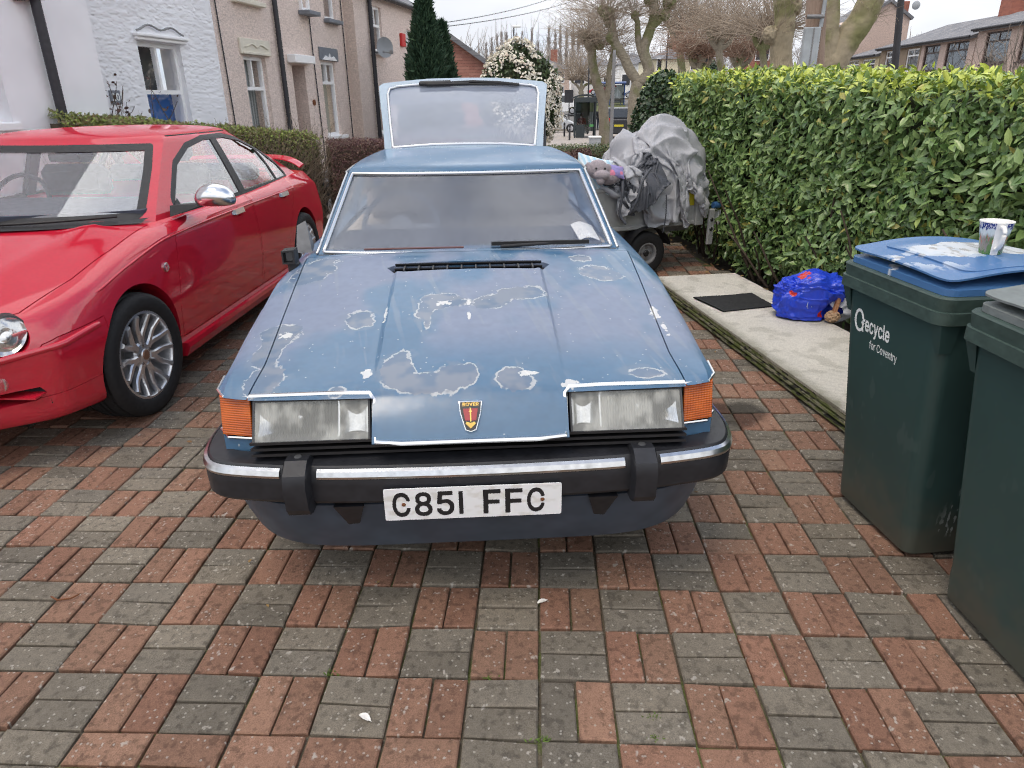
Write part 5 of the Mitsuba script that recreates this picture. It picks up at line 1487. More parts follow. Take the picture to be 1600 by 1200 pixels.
# ---------------------------------------------------------------- hedges and plants
def leaf_tone(lo, hi, young, dry, gloss=.4, dryness=.9, name='leaf'):
    def fn(p, n, uv):
        c = mix(lo, hi, uv.x)
        c = mix(c, young, smoothstep(.55, 1.0, uv.y))
        c = mix(c, dry, dr.select(cell_rand(uv.x * 9173.0, uv.y * 7919.0) > dryness, .8, 0.0))
        return c * (.85 + .3 * noise(p.x * 60, p.y * 60, p.z * 60))
    M(name, proc(fn), gloss, specular=.5)


leaf_tone((.085, .165, .052), (.235, .335, .115), (.50, .57, .10), (.34, .30, .07), .30, .975, 'laurel_leaf')
leaf_tone((.020, .045, .022), (.045, .080, .036), (.10, .17, .05), (.06, .08, .03), .4, .97, 'ivy_leaf')
leaf_tone((.11, .125, .045), (.19, .21, .07), (.30, .38, .08), (.24, .17, .095), .6, .70, 'privet_leaf')
leaf_tone((.075, .030, .035), (.13, .06, .055), (.15, .14, .06), (.17, .11, .08), .6, .7, 'purple_leaf')
leaf_tone((.055, .085, .040), (.10, .145, .060), (.16, .20, .06), (.15, .12, .06), .5, .8, 'box_leaf')
leaf_tone((.018, .050, .028), (.040, .085, .045), (.06, .11, .05), (.03, .06, .03), .7, .9, 'conifer_leaf')
leaf_tone((.70, .66, .58), (.82, .79, .70), (.80, .76, .62), (.72, .60, .50), .7, .9, 'blossom')
leaf_tone((.035, .060, .025), (.07, .11, .04), (.10, .14, .05), (.10, .09, .04), .5, .9, 'shrub_leaf')
leaf_tone((.055, .025, .020), (.09, .04, .03), (.12, .07, .05), (.10, .07, .05), .6, .8, 'rose_leaf')
M('twig', speck((.20, .155, .115), .3, 40), .9)
M('twig_grey', speck((.20, .17, .145), .3, 20), .9)
M('twig_dark', speck((.075, .055, .040), .3, 40), .9)
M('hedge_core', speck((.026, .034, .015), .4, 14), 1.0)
M('privet_core', speck((.085, .065, .045), .5, 22), 1.0)


def hedge_points(n, A, Bp, depth, h0, h1, g, seed, wob=.09, base=.03, top_share=.25):
    """points with outward normals on a hedge running A -> B (its near face), depth to the far side; slightly lumpy"""
    A, Bp = np.array(A, float), np.array(Bp, float)
    L = np.linalg.norm(Bp - A); t = (Bp - A) / L
    nrm = np.array([-t[1], t[0]])            # points from near face into the hedge when (t, nrm) is right-handed
    s = g.uniform(0, 1, n)
    top = g.uniform(0, 1, n) < top_share
    H = h0 + (h1 - h0) * s
    z = np.where(top, H, base + (H - base) * g.uniform(0, 1, n) ** .85)
    o = np.where(top, g.uniform(0, depth, n), 0.0)
    lump = wob * 2 * (meshkit.fbm(np.stack([s * L * 1.4, z * 1.6, o * 1.5 + seed], 1), 3, seed) - .5)
    lump2 = wob * .8 * (meshkit.noise(np.stack([s * L * 5, z * 5, o * 5 + seed], 1), seed + 3) - .5)
    round_ = np.where(top, 0, np.clip((z - (H - .18)) / .18, 0, 1) ** 2 * .12)
    tuck = np.where(top, 0, np.clip((.35 - z) / .35, 0, 1) * .14)
    oo = o + round_ + tuck - np.where(top, 0, lump + lump2) + g.uniform(0, .10, n) * (~top)
    zz = z + np.where(top, lump + lump2 - .06 * (1 - np.clip(o / .12, 0, 1)), 0) - g.uniform(0, .08, n) * top
    P = np.c_[A[None] + t * (s * L)[:, None] + nrm * oo[:, None], zz]
    N = np.where(top[:, None], np.array([0, 0, 1.0]) - .25 * np.r_[nrm, 0] * (o < .15)[:, None], -np.r_[nrm, 0] + np.array([0, 0, .35]))
    return P, N, s, zz / H, top


g = np.random.default_rng(41)
# the laurel hedge on the right
n_ = 40000
LA, LB = (2.80, 1.05), (1.30, 9.25)
P, N, s, rel, top = hedge_points(n_, LB, LA, .95, 1.80, 1.54, g, 3, .10, top_share=.24)
# orientation: the near face looks towards -x
nrm_in = np.array([.984, .18])
_e = g.uniform(0, 1, n_) < .035          # the near end face
P[_e, :2] = np.array(LA) + nrm_in * g.uniform(.05, .95, n_)[_e, None] - np.array([-.18, .984]) * g.uniform(-.05, .06, n_)[_e, None]
t_ = (np.array(LB) - LA) / np.linalg.norm(np.array(LB) - LA)
o_fix = P[:, :2] - (np.array(LA)[None] + t_ * ((P[:, :2] - LA) @ t_)[:, None])
out = np.c_[np.full(n_, -.984), np.full(n_, -.18), np.zeros(n_)]
N = np.where(top[:, None], np.array([-.15, -.03, 1.0]), out + np.array([0, 0, .45]))
N = N + g.normal(0, .55, N.shape)
d = g.normal(0, 1, (n_, 3)) + np.array([-.25, -.15, .30]); d[:, 2] += np.where(rel > .9, .5, .0)
d -= N * ((d * N).sum(1) / (N * N).sum(1))[:, None] * .72
L = g.uniform(.042, .094, n_) * np.where(rel > .92, .85, 1)
young = np.clip((rel - .80) / .2, 0, 1) ** 1.3 * g.uniform(.25, 1.25, n_) + (g.uniform(0, 1, n_) > .97) * .6 + .25 * meshkit.noise(P * 2.3, 5)
tint = np.c_[g.uniform(0, 1, n_), np.clip(young, 0, 1)]
P[:, 0] += 0
hedge = thing('laurel_hedge', 'tall glossy green laurel hedge along the right side of the drive', 'hedge')
dist = np.linalg.norm(P - EYE, axis=1)
face = (~top) & (P[:, 2] > .25) & (P[:, 1] > 2.9)
order = np.argsort(np.where(face, dist, 1e3) - L * 6)
V, F, UV = leaf_mesh(P, d, N, L, L * g.uniform(.36, .48, n_), .16, .18, tint)
big = order[:300]; small = order[300:]
for k in big:
    obj('leaf', (V[k * 8:k * 8 + 8], F[:8]), 'laurel_leaf', hedge, True, uv=UV[k * 8:k * 8 + 8])
ix = (small[:, None] * 8 + np.arange(8)).ravel()
obj('foliage', (V[ix], (np.arange(len(small))[:, None, None] * 8 + F[None, :8]).reshape(-1, 3)), 'laurel_leaf', hedge, True, uv=UV[ix], kind='stuff')
tA, tB = np.array(LA), np.array(LB)
core = []
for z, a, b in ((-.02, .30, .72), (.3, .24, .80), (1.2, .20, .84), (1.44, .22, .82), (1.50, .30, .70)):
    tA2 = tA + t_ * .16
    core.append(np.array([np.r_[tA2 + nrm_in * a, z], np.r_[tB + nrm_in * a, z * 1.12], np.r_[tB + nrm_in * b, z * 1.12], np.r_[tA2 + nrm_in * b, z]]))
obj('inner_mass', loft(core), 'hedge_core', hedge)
st = np.c_[tA[None] + t_ * g.uniform(.4, 6.8, 60)[:, None] + nrm_in * g.uniform(.08, .26, 60)[:, None], np.zeros(60)]
m, _ = twigs(st, np.c_[g.normal(-.1, .25, (60, 2)), np.full(60, 1.0)], g.uniform(.5, 1.1, 60), .014, 5, .5, 0, 5, .4, 9)
obj('branches', m, 'twig_dark', hedge, True, kind='stuff')


def bush(name, label, catg, pts, nrm, size, mats, g, aspect=.5, group=None, tint_y=None, card=True, normal_jit=.7, twig=None, core=None):
    k = thing(name, label, catg, group)
    n = len(pts)
    N = nrm + g.normal(0, normal_jit, nrm.shape)
    d = g.normal(0, 1, (n, 3)); d -= N * ((d * N).sum(1) / (N * N).sum(1))[:, None] * .7
    L = g.uniform(size[0], size[1], n)
    tint = np.c_[g.uniform(0, 1, n), np.clip(tint_y if tint_y is not None else g.uniform(0, .5, n), 0, 1)]
    if card: v, f, uv = card_mesh(pts, d, N, L, L * aspect, tint)
    else: v, f, uv = leaf_mesh(pts, d, N, L, L * aspect, .15, .12, tint)
    obj('foliage', (v, f), mats, k, not card, uv=uv, kind='stuff')
    if twig is not None: obj('twigs', twig, 'twig', k, kind='stuff')
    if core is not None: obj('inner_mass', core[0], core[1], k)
    return k


# dark ivy over the hedge's far end
n_ = 5200
u_ = unit(n_, g); u_[:, 1] = -np.abs(u_[:, 1]) * np.sign(g.uniform(-.35, 1, n_))
rr = 1 + .28 * (meshkit.fbm(u_ * 2.4 + 3, 3, 3)[:, None] - .5)
P = np.array([1.46, 8.75, 1.02]) + u_ * rr * [.36, .62, .80]
bush('ivy', 'dark small-leaved ivy covering the far end of the laurel hedge', 'ivy', P, u_ + [0, 0, .2], (.035, .062), 'ivy_leaf', g, .75, tint_y=g.uniform(0, .8, n_) * (u_[:, 2] > .3), card=False,
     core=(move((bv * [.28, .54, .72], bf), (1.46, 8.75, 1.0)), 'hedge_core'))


def long_hedge(name, label, A_, B_, depth, h0, h1, n, size, mat, seed, core_mat, twn=500, young=.5, wob=.06, aspect=.5, bare=0.0, group=None):
    g = np.random.default_rng(seed)
    A_, B_ = np.array(A_, float), np.array(B_, float); L = np.linalg.norm(B_ - A_); t = (B_ - A_) / L; nin = np.array([-t[1], t[0]])
    P, N, s, rel, top = hedge_points(n, A_, B_, depth, h0, h1, g, seed, wob, .05, .38)
    keep = (g.uniform(0, 1, n) < np.where(top, 1, np.clip((rel - bare) / .35, .18, 1))) if bare else np.ones(n, bool)
    P, N, rel = P[keep], N[keep], rel[keep]
    ty = np.clip((rel - .55) / .45, 0, 1) * young * g.uniform(.2, 1.4, len(P))
    st = np.c_[A_ + t * g.uniform(0, L, twn)[:, None] + nin * g.uniform(.02, max(.1, depth * .6), twn)[:, None], g.uniform(0, .5 * h0, twn)]
    tw, _ = twigs(st, np.c_[g.normal(0, .45, (twn, 2)), np.full(twn, 1.0)] - np.r_[nin, 0] * .3, g.uniform(.30, .55, twn) * h0, .0045, 4, .7, 0, 3, .4, seed)
    c = []
    for z, a, b in ((-.3, .10, depth - .05), (h0 * .5, .09, depth - .05), (h0 * .86, .12, depth - .08), (h0 * .93, .2, depth - .16)):
        c.append(np.array([np.r_[A_ + nin * a, z], np.r_[B_ + nin * a, z * h1 / h0], np.r_[B_ + nin * b, z * h1 / h0], np.r_[A_ + nin * b, z]]))
    return bush(name, label, 'hedge', P, N, size, mat, g, aspect, tint_y=ty, twig=tw, core=(loft(c), core_mat), card=True, group=group)


long_hedge('privet_hedge', 'straggly privet hedge with brown bare twigs behind the red saloon', (-4.40, 6.75), (-2.80, 9.45), .62, 1.50, 1.17, 26000, (.022, .045), 'privet_leaf', 51, 'privet_core', 2200, .9, .07, .55, .35)
long_hedge('purple_hedge', 'low purple-brown hedge between the red saloon and the raised tailgate', (-2.70, 9.35), (-1.0, 10.0), .7, 1.08, 1.06, 15000, (.020, .038), 'purple_leaf', 52, 'privet_core', 900, .4, .06, .55)
long_hedge('box_hedge', 'low clipped green hedge across the end of the drive', (-.9, 10.4), (3.3, 10.2), .7, .92, .95, 24000, (.020, .036), 'box_leaf', 53, 'privet_core', 700, .7, .06, .55)
long_hedge('purple_hedge', 'short reddish hedge just right of the raised tailgate', (-.1, 10.05), (.75, 10.1), .4, .84, .88, 6000, (.02, .036), 'purple_leaf', 54, 'privet_core', 300, .3, .06, .55)

# dead leaves blown against the hedge's foot and into the paving
g = np.random.default_rng(123)
n_ = 230
sx_ = g.uniform(0, 1, n_) ** .8
b = np.c_[np.array(LA)[None] + (np.array(LB) - LA)[None] * sx_[:, None] - nrm_in[None] * (np.abs(g.normal(0, .16, n_)) - .12)[:, None], np.full(n_, .008)]
inside = ((b[:, 0] - PL0[0]) * PLr[0] + (b[:, 1] - PL0[1]) * PLr[1] < WD) & (b[:, 1] > 2.9) & (b[:, 1] < 6.0)
b[inside, 2] = .126
b[:25] = np.c_[g.uniform(-2.0, 1.2, 25), g.uniform(1.6, 5.5, 25), np.full(25, .006)]
dd = unit(n_, g) * [1, 1, .15]; nn = unit(n_, g) * .35 + [0, 0, 1.0]
L = g.uniform(.022, .06, n_); L[:25] *= .55
v, f, uv = leaf_mesh(b, dd, nn, L, L * .5, .25, -.1, np.c_[g.uniform(0, 1, n_), g.uniform(0, 1, n_)])
M('dead_leaf', proc(lambda p, n, uv: mix((.16, .085, .035), (.30, .20, .08), uv.x)), .8)
kk = obj('fallen_leaves', (v, f), 'dead_leaf', None, True, uv=uv, kind='stuff'); labels[kk] = {'label': 'scattered dead brown leaves along the foot of the laurel hedge', 'category': 'leaves', 'kind': 'stuff'}

# ---------------------------------------------------------------- the houses on the left
def render_white(p, n, uv):
    k = fbm(p.x * 3, p.y * 3, p.z * 3, 3)
    return mi.Color3f(.83, .835, .86) * (.93 + .12 * k) * (1 - .10 * smoothstep(.5, .7, fbm(p.x * 1.1, p.y * 1.1, p.z * .5, 3)))


M('render_smooth', proc(render_white), .9)
M('render_rough', proc(render_white), .9, bump=proc(lambda p, n, uv: fbm(p.x * 22, p.y * 22, p.z * 24, 3) + .4 * noise(p.x * 50, p.y * 50, p.z * 50), .006), bump_scale=.026)


def pebble(c1, c2):
    def fn(p, n, uv):
        k = noise(p.x * 95, p.y * 95, p.z * 95); k2 = noise(p.x * 47 + 3, p.y * 47, p.z * 47)
        c = mix(c1, c2, fbm(p.x * 1.4, p.y * 1.4, p.z * 1.4, 3))
        return c * (.55 + .55 * k + .40 * k2)
    return proc(fn)


M('pebbledash', pebble((.67, .56, .50), (.60, .50, .445)), .95)
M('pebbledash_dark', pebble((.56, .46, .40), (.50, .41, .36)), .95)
M('pebbledash_pink', pebble((.44, .33, .28), (.40, .30, .26)), .95)
M('white_paint', speck((.84, .84, .84), .06, 20), .5)
M('cream_paint', speck((.66, .62, .52), .1, 20), .6)
M('slate_paint', speck((.17, .185, .21), .15, 20), .6)
M('door_brown', speck((.13, .050, .045), .2, 20), .5)
M('pipe_black', speck((.030, .030, .036), .3, 30), .5)
M('slate', proc(lambda p, n, uv: mix((.13, .135, .150), (.19, .19, .20), noise(p.x * 3.1 + 11 * dr.floor(p.z * 7), p.y * 3.1, dr.floor(p.z * 7))) * (.8 + .4 * fbm(p.x * .9, p.y * .9, p.z * .9, 3)) * (1 - .35 * smoothstep(.82, .95, p.z * 7 - dr.floor(p.z * 7)))), .8)
M('alarm_red', (.55, .03, .03), .4)
M('dish_grey', speck((.34, .36, .38), .1, 20), .5)
M('blue_blind', proc(lambda p, n, uv: mix((.02, .09, .30), (.03, .13, .40), fbm(p.x * 2, p.y * 2, p.z * 2, 2))), .8)
M('net_curtain', proc(lambda p, n, uv: mi.Color3f(.42, .44, .44) * (.72 + .3 * dr.sin((p.y + p.x) * 70 + 3 * noise(p.z * 3, p.y * 3)))), .9)
scene['m_glass_house'] = {'type': 'thindielectric', 'int_ior': 1.5}
M('room_dark', (.05, .055, .065), .9)
M('blind_grey', speck((.22, .25, .26), .1, 12), .9)

F0, Fd, Fn = np.array([-4.85, 8.6, 0]), np.array([.148, .989, 0]), np.array([.989, -.148, 0])


def at_f(m):
    """house frame: x along the street, y outwards, z up"""
    def fn(v): return F0 + v[:, :1] * Fd + v[:, 1:2] * Fn + np.c_[0 * v[:, :2], v[:, 2]]
    v, f = vf(m)
    return fn(v), f[:, ::-1]


def wall_with_holes(x0, x1, z0, z1, y0, y1, holes):
    p = shapely.box(x0, z0, x1, z1)
    for h_ in holes: p = p.difference(shapely.box(*h_))
    return prism(p, y0, y1, 'y') if p.geom_type == 'Polygon' else cat(*[prism(q, y0, y1, 'y') for q in p.geoms])


def window(k, x0, x1, z0, z1, y, behind, split=.42, lights=2, frame='white_paint', fr=.05, sill=None, behind_top=None, fit=at_f):
    """casement: outer frame, transom and mullions, panes; set back in the wall"""
    w = unique(k + '__window'); labels[w] = {}
    O = lambda nm, m, mat, sm=False: obj(nm, fit(m), mat, w, sm)
    o = shapely.box(x0, z0, x1, z1)
    zt = z1 - (z1 - z0) * split
    holes = []
    if split > 0:
        xs = np.linspace(x0 + fr, x1 - fr, lights + 1)
        for a, b in zip(xs[:-1], xs[1:]): holes.append((a + (fr * .4 if a > x0 + fr + .01 else 0), zt + fr * .5, b - (fr * .4 if b < x1 - fr - .01 else 0), z1 - fr))
        holes.append((x0 + fr, z0 + fr, x1 - fr, zt - fr * .5))
    else:
        xs = np.linspace(x0 + fr, x1 - fr, lights + 1)
        for a, b in zip(xs[:-1], xs[1:]): holes.append((a + (fr * .4 if a > x0 + fr + .01 else 0), z0 + fr, b - (fr * .4 if b < x1 - fr - .01 else 0), z1 - fr))
    for h_ in holes: o = o.difference(shapely.box(*h_))
    O('frame', prism(o, y - .03, y + .03, 'y'), frame)
    for h_ in holes:
        O('pane', grid(np.array([[(h_[0], y, h_[1]), (h_[0], y, h_[3])], [(h_[2], y, h_[1]), (h_[2], y, h_[3])]])), 'glass_house')
    O('blind', box(x0 + .02, x1 - .02, y - .16, y - .14, z0, zt if behind_top else z1), behind)
    if behind_top: O('blind', box(x0 + .02, x1 - .02, y - .26, y - .24, zt - .1, z1), behind_top)
    if sill: O('sill', box(x0 - .06, x1 + .06, y - .02, y + .20, z0 - .07, z0 - .002, .008), sill)
    return w


# smooth white house at the far left, standing forward of the row
hw = thing('house', 'smooth white rendered house with a black drainpipe at the far left', 'house', None)
Wn = (-3.2, 1.42, -2.05, 1.98)
obj('wall', at_f(wall_with_holes(-6.5, -.80, -.3, 6, .15, .42, [Wn])), 'render_smooth', hw)
obj('side_wall', at_f(box(-.84, -.80, -4, .149, -.3, 6)), 'render_smooth', hw)
window(hw, *[Wn[0], Wn[2], Wn[1], Wn[3]], .26, 'room_dark', sill='white_paint')
dp = obj('drainpipe', at_f(tube([(-1.545, .50, 6), (-1.545, .50, -.2)], .045, 12)), 'pipe_black', hw, True)
obj('bracket', at_f(cat(box(-1.72, -1.49, .42, .56, 2.45, 2.50), box(-1.72, -1.66, .42, .5, 2.43, 2.52))), 'pipe_black', dp)
# rough white house
hr = thing('house', 'white roughcast house with a blue blind in its ground-floor window', 'house')
W1_ = (.42, .85, 1.25, 2.26)
obj('wall', at_f(wall_with_holes(-.80, 2.11, -.3, 6, -.30, 0, [W1_])), 'render_rough', hr)
window(hr, W1_[0], W1_[2], W1_[1], W1_[3], -.10, 'blue_blind', split=.40, sill='white_paint', behind_top='room_dark')
hd = obj('lintel', at_f(cat(box(.38, 1.34, 0, .05, 2.27, 2.31, .008), box(.36, 1.36, 0, .08, 2.31, 2.345, .008))), 'white_paint', hr)
q = [(.42 + t * .9, .03, 2.375 + .05 * math.sin(t * PI * 2) ** 2 + .03 * math.sin(PI * t)) for t in np.linspace(0, 1, 30)]
obj('scrollwork', at_f(tube(q, .012, 6)), 'steel_grey', hd, True)
sg = obj('house_number', at_f(box(-.24, -.07, .0, .02, 1.56, 1.71, .005)), 'slate_paint', hr)
t = letters('101', .075, True, .004)
obj('numeral', at_f(warp(t, lambda v: np.c_[v[:, 0] - .228, .021 + v[:, 2], v[:, 1] + 1.60])), 'print_white', sg)
for kx in (.0,): pass
# pebble-dashed pair
hp_ = thing('house', 'beige pebble-dashed house with cream lintels and a brown front door', 'house')
ha = [(2.77, .70, 3.43, 2.22), (4.30, .0, 4.78, 2.16), (4.40 + .40, 2.97, 5.25, 4.2), (2.72, 2.93, 3.45, 4.3)]
obj('wall', at_f(wall_with_holes(2.11, 5.22, -.3, 6, -.45, .0, [ha[0], ha[1], ha[3]])), 'pebbledash', hp_)
window(hp_, 2.77, 3.43, .70, 2.22, -.10, 'net_curtain', split=.30)
window(hp_, 2.72, 3.45, 2.99, 4.3, -.10, 'room_dark', sill='cream_paint')
l1 = obj('lintel', at_f(cat(box(2.69, 3.58, .0, .035, 2.24, 2.46, .006), box(2.73, 3.54, .03, .06, 2.24, 2.275, .005))), 'cream_paint', hp_)
obj('scrollwork', at_f(tube([(2.80 + t * .68, .045, 2.34 + .06 * math.sin(PI * t) * abs(math.sin(2 * PI * t))) for t in np.linspace(0, 1, 30)], .010, 5)), 'cream_paint', l1, True)
dr_ = obj('front_door', at_f(box(4.30, 4.78, -.34, -.30, .0, 2.16, .004)), 'door_brown', hp_)
obj('panel', at_f(box(4.38, 4.70, -.30, -.285, .4, 1.9, .006)), 'door_brown', dr_)
obj('door_hood', at_f(box(4.16, 4.92, .0, .16, 2.18, 2.31, .01)), 'white_paint', hp_)
obj('door_bell', at_f(lathe([(0, 0), (.05, 0), (.05, .02), (0, .02)], 16, (5.0, .0, 1.55), 'y')), 'rust', hp_)
obj('drainpipe', at_f(tube([(3.86, .06, 6), (3.86, .06, -.2)], .04, 10)), 'pipe_black', hp_, True)
hq = thing('house', 'beige pebble-dashed house with slate-grey lintels and sills', 'house')
obj('wall', at_f(wall_with_holes(5.22, 6.75, -.3, 6, -.44, .0, [(5.47, .9, 6.11, 2.26), (5.86, 2.99, 6.38, 4.3)])), 'pebbledash', hq)
window(hq, 5.47, 6.11, .95, 2.26, -.08, 'blind_grey', split=.28, sill='white_paint')
window(hq, 5.86, 6.38, 3.0, 4.3, -.08, 'room_dark', sill='slate_paint')
window(hp_, 4.84, 5.16, 3.03, 4.3, .02, 'room_dark', sill='slate_paint', lights=1)
l2 = obj('lintel', at_f(box(5.42, 6.24, .0, .03, 2.28, 2.50, .006)), 'slate_paint', hq)
obj('scrollwork', at_f(cat(prism(Polygon([(5.50, 2.285), (6.14, 2.285), (6.0, 2.36), (5.86, 2.33), (5.82, 2.40), (5.78, 2.33), (5.64, 2.36)]), .03, .045, 'y'))), 'white_paint', l2)
obj('cable', at_f(tube([(5.16, .02, 6), (5.15, .02, 2.4), (5.2, .02, .2)], .010, 5)), 'pipe_black', hq, True)
obj('cable', at_f(tube([(2.14, .02, 6), (2.20, .02, 3.0), (2.28, .02, .2)], .010, 5)), 'pipe_black', hp_, True)
obj('cable', at_f(tube([(6.60, .02, 6), (6.62, .02, 2.4), (6.62, .02, .2)], .010, 5)), 'pipe_black', hq, True)
# next house, a little forward, with its slate roof
hn = thing('house', 'far pebble-dashed house with slate eaves, a satellite dish and a red alarm box', 'house')
o_ = .22
obj('wall', at_f(wall_with_holes(6.75, 11.0, -.6, 3.62, o_ - .5, o_, [(7.68, 2.55, 8.28, 3.42), (7.75, .9, 8.40, 1.79), (9.92, 2.40, 10.50, 3.15)])), 'pebbledash', hn)
window(hn, 7.68, 8.28, 2.55, 3.42, o_ - .08, 'room_dark', sill='white_paint')
window(hn, 7.75, 8.40, .9, 1.79, o_ - .08, 'net_curtain', sill='white_paint')
window(hn, 9.92, 10.50, 2.40, 3.15, o_ - .08, 'room_dark', lights=3)
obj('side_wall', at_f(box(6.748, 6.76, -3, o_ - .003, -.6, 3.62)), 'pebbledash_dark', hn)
obj('gutter', at_f(tube([(6.7, o_ + .14, 3.60), (11.1, o_ + .14, 3.60)], .055, 8)), 'pipe_black', hn, True)
rf = loft(np.stack([np.array([(x, o_ + .16, 3.64), (x, o_ - 3.6, 5.9), (x, o_ - 3.6, 5.8), (x, o_ + .12, 3.55)]) for x in (6.68, 11.12)]))
obj('roof', at_f(rf), 'slate', hn)
obj('drainpipe', at_f(tube([(7.50, o_ + .06, 3.58), (7.50, o_ + .06, -.4)], .045, 10)), 'pipe_black', hn, True)
obj('alarm_box', at_f(box(9.42, 9.68, o_, o_ + .07, 2.74, 3.02, .015)), 'alarm_red', hn)
ds_ = trimesh.creation.icosphere(3, 1.0); sv = np.array(ds_.vertices)
ds2 = obj('satellite_dish', at_f((lambda q: np.c_[q[:, 0] * .8 - q[:, 1] * .6 + 7.58, q[:, 0] * .6 + q[:, 1] * .8 + o_ + .26, q[:, 2] + 2.60])(lathe([(0, .0), (.10, .010), (.18, .035), (.20, .048), (.20, .056), (.17, .042), (.09, .016), (0, .010)], 32, axis='y')[0]).__class__ and ((lambda q: np.c_[q[:, 0] * .8 - q[:, 1] * .6 + 7.58, q[:, 0] * .6 + q[:, 1] * .8 + o_ + .26, q[:, 2] + 2.60])(lathe([(0, .0), (.10, .010), (.18, .035), (.20, .048), (.20, .056), (.17, .042), (.09, .016), (0, .010)], 32, axis='y')[0]), lathe([(0, .0), (.10, .010), (.18, .035), (.20, .048), (.20, .056), (.17, .042), (.09, .016), (0, .010)], 32, axis='y')[1])), 'dish_grey', hn, 40)
obj('arm', at_f(cat(tube([(7.58, o_ + .0, 2.50), (7.56, o_ + .24, 2.52), (7.42, o_ + .48, 2.48)], .012, 6), box(7.39, 7.45, o_ + .45, o_ + .52, 2.46, 2.54, .01))), 'steel_grey', ds2, 30)
# climbing rose on the white house
g = np.random.default_rng(77)
st = np.tile(F0 + Fd * -.55 + Fn * .28, (26, 1)) + g.normal(0, .16, (26, 3)) * [1, 1, 0] + [0, 0, 1.0]
tw, nodes = twigs(st, np.c_[g.normal(0, .35, (26, 2)), np.full(26, 1.0)], g.uniform(.45, .95, 26), .008, 6, .9, 0, 4, .4, 8)
rs = thing('climbing_rose', 'thorny rose with a few dark red leaves against the white houses', 'plant')
obj('stems', tw, 'twig_dark', rs, True, kind='stuff')
nn = nodes.reshape(-1, 3); nn = nn[g.integers(0, len(nn), 240)] + g.normal(0, .05, (240, 3)); nn = nn[nn[:, 2] < 1.92]
v, f, uv = leaf_mesh(nn, unit(len(nn), g), unit(len(nn), g) + [0, 0, .6], g.uniform(.03, .06, len(nn)), .03, .15, .2, np.c_[g.uniform(0, 1, len(nn)), g.uniform(0, .6, len(nn))])
obj('foliage', (v, f), 'rose_leaf', rs, True, uv=uv, kind='stuff')

# ---------------------------------------------------------------- the street beyond, trees and far houses
_rr = math.cos(ROLL) * _rt + math.sin(ROLL) * _dn
def P3(px, py, D):
    """surveyed point: where the sight line through a spot of the photograph (1600 x 1200) meets the upright plane D metres up the street"""
    d = (px - 800) / 1080 * _rr - (py - 600) / 1080 * _up + _fw
    return EYE + d * (D / d[1])


def at(px, D):
    return P3(px, 156, D)[0], D


slope_sheet([(-4, 10.6), (12, 10.6), (12, 46), (9.0, 62), (-8, 62), (-4, 30)], -.05, 'pavement', 'pavement')
slope_sheet([(12, 10.6), (17, 10.6), (30, 130), (-12, 130), (-12, 62), (9.0, 62), (12, 46)], -.085, 'asphalt', 'road')
slope_sheet([(17, 10.6), (24, 10.6), (60, 130), (30, 130)], -.05, 'pavement', 'pavement')
slope_sheet([(3, 80), (9.5, 80), (10.5, 92), (3, 92)], -.04, 'verge', 'grass_verge')
for y in np.arange(50, 110, 7.0): pass

# pollarded street trees
M('bark', proc(lambda p, n, uv: mix(mix((.24, .205, .165), (.30, .27, .20), fbm(p.x * 3, p.y * 3, p.z * 2, 3)), (.17, .175, .085), smoothstep(.45, .65, fbm(p.x * 2.2, p.y * 2.2, p.z * 1.4 + 7, 3))) * (.75 + .4 * fbm(p.x * 14, p.y * 14, p.z * 30, 3))), .95,
  bump=proc(lambda p, n, uv: fbm(p.x * 9, p.y * 9, p.z * 12, 3), .01), bump_scale=.035)
M('bark_bright', proc(lambda p, n, uv: mix(mix((.30, .25, .18), (.38, .33, .23), fbm(p.x * 3, p.y * 3, p.z * 2, 3)), (.20, .20, .09), smoothstep(.48, .68, fbm(p.x * 2.2, p.y * 2.2, p.z * 1.4 + 7, 3))) * (.72 + .45 * fbm(p.x * 7, p.y * 7, p.z * 10, 4))), .95,
  bump=proc(lambda p, n, uv: fbm(p.x * 6, p.y * 6, p.z * 8, 4), .01), bump_scale=.045)
M('twig_pale', speck((.31, .255, .20), .25, 8), .95)
M('twig_red', speck((.27, .18, .135), .25, 8), .95)
M('far_wood', speck((.30, .27, .25), .2, 1.5), .95)
M('far_green', speck((.085, .10, .075), .35, 2.5), .95)


def limb(pts, r0, r1, seed=0, lump=.10):
    p = smooth_path(pts, 26)
    r = np.linspace(r0, r1, 26)
    v, f = tube(p, r, 14)
    c = np.repeat(p, 14, axis=0); k = len(c)
    out = v[:k] - c
    w = v.copy()
    w[:k] = c + out * (1 + lump * 3 * (meshkit.fbm(v[:k] * 4.5, 3, seed)[:, None] - .5))
    return w, f


def knob(c, r, seed):
    w = bv * (1 + .5 * (meshkit.fbm(bv * 1.9 + seed, 3, seed)[:, None] - .5)) * r
    return w + np.asarray(c), bf


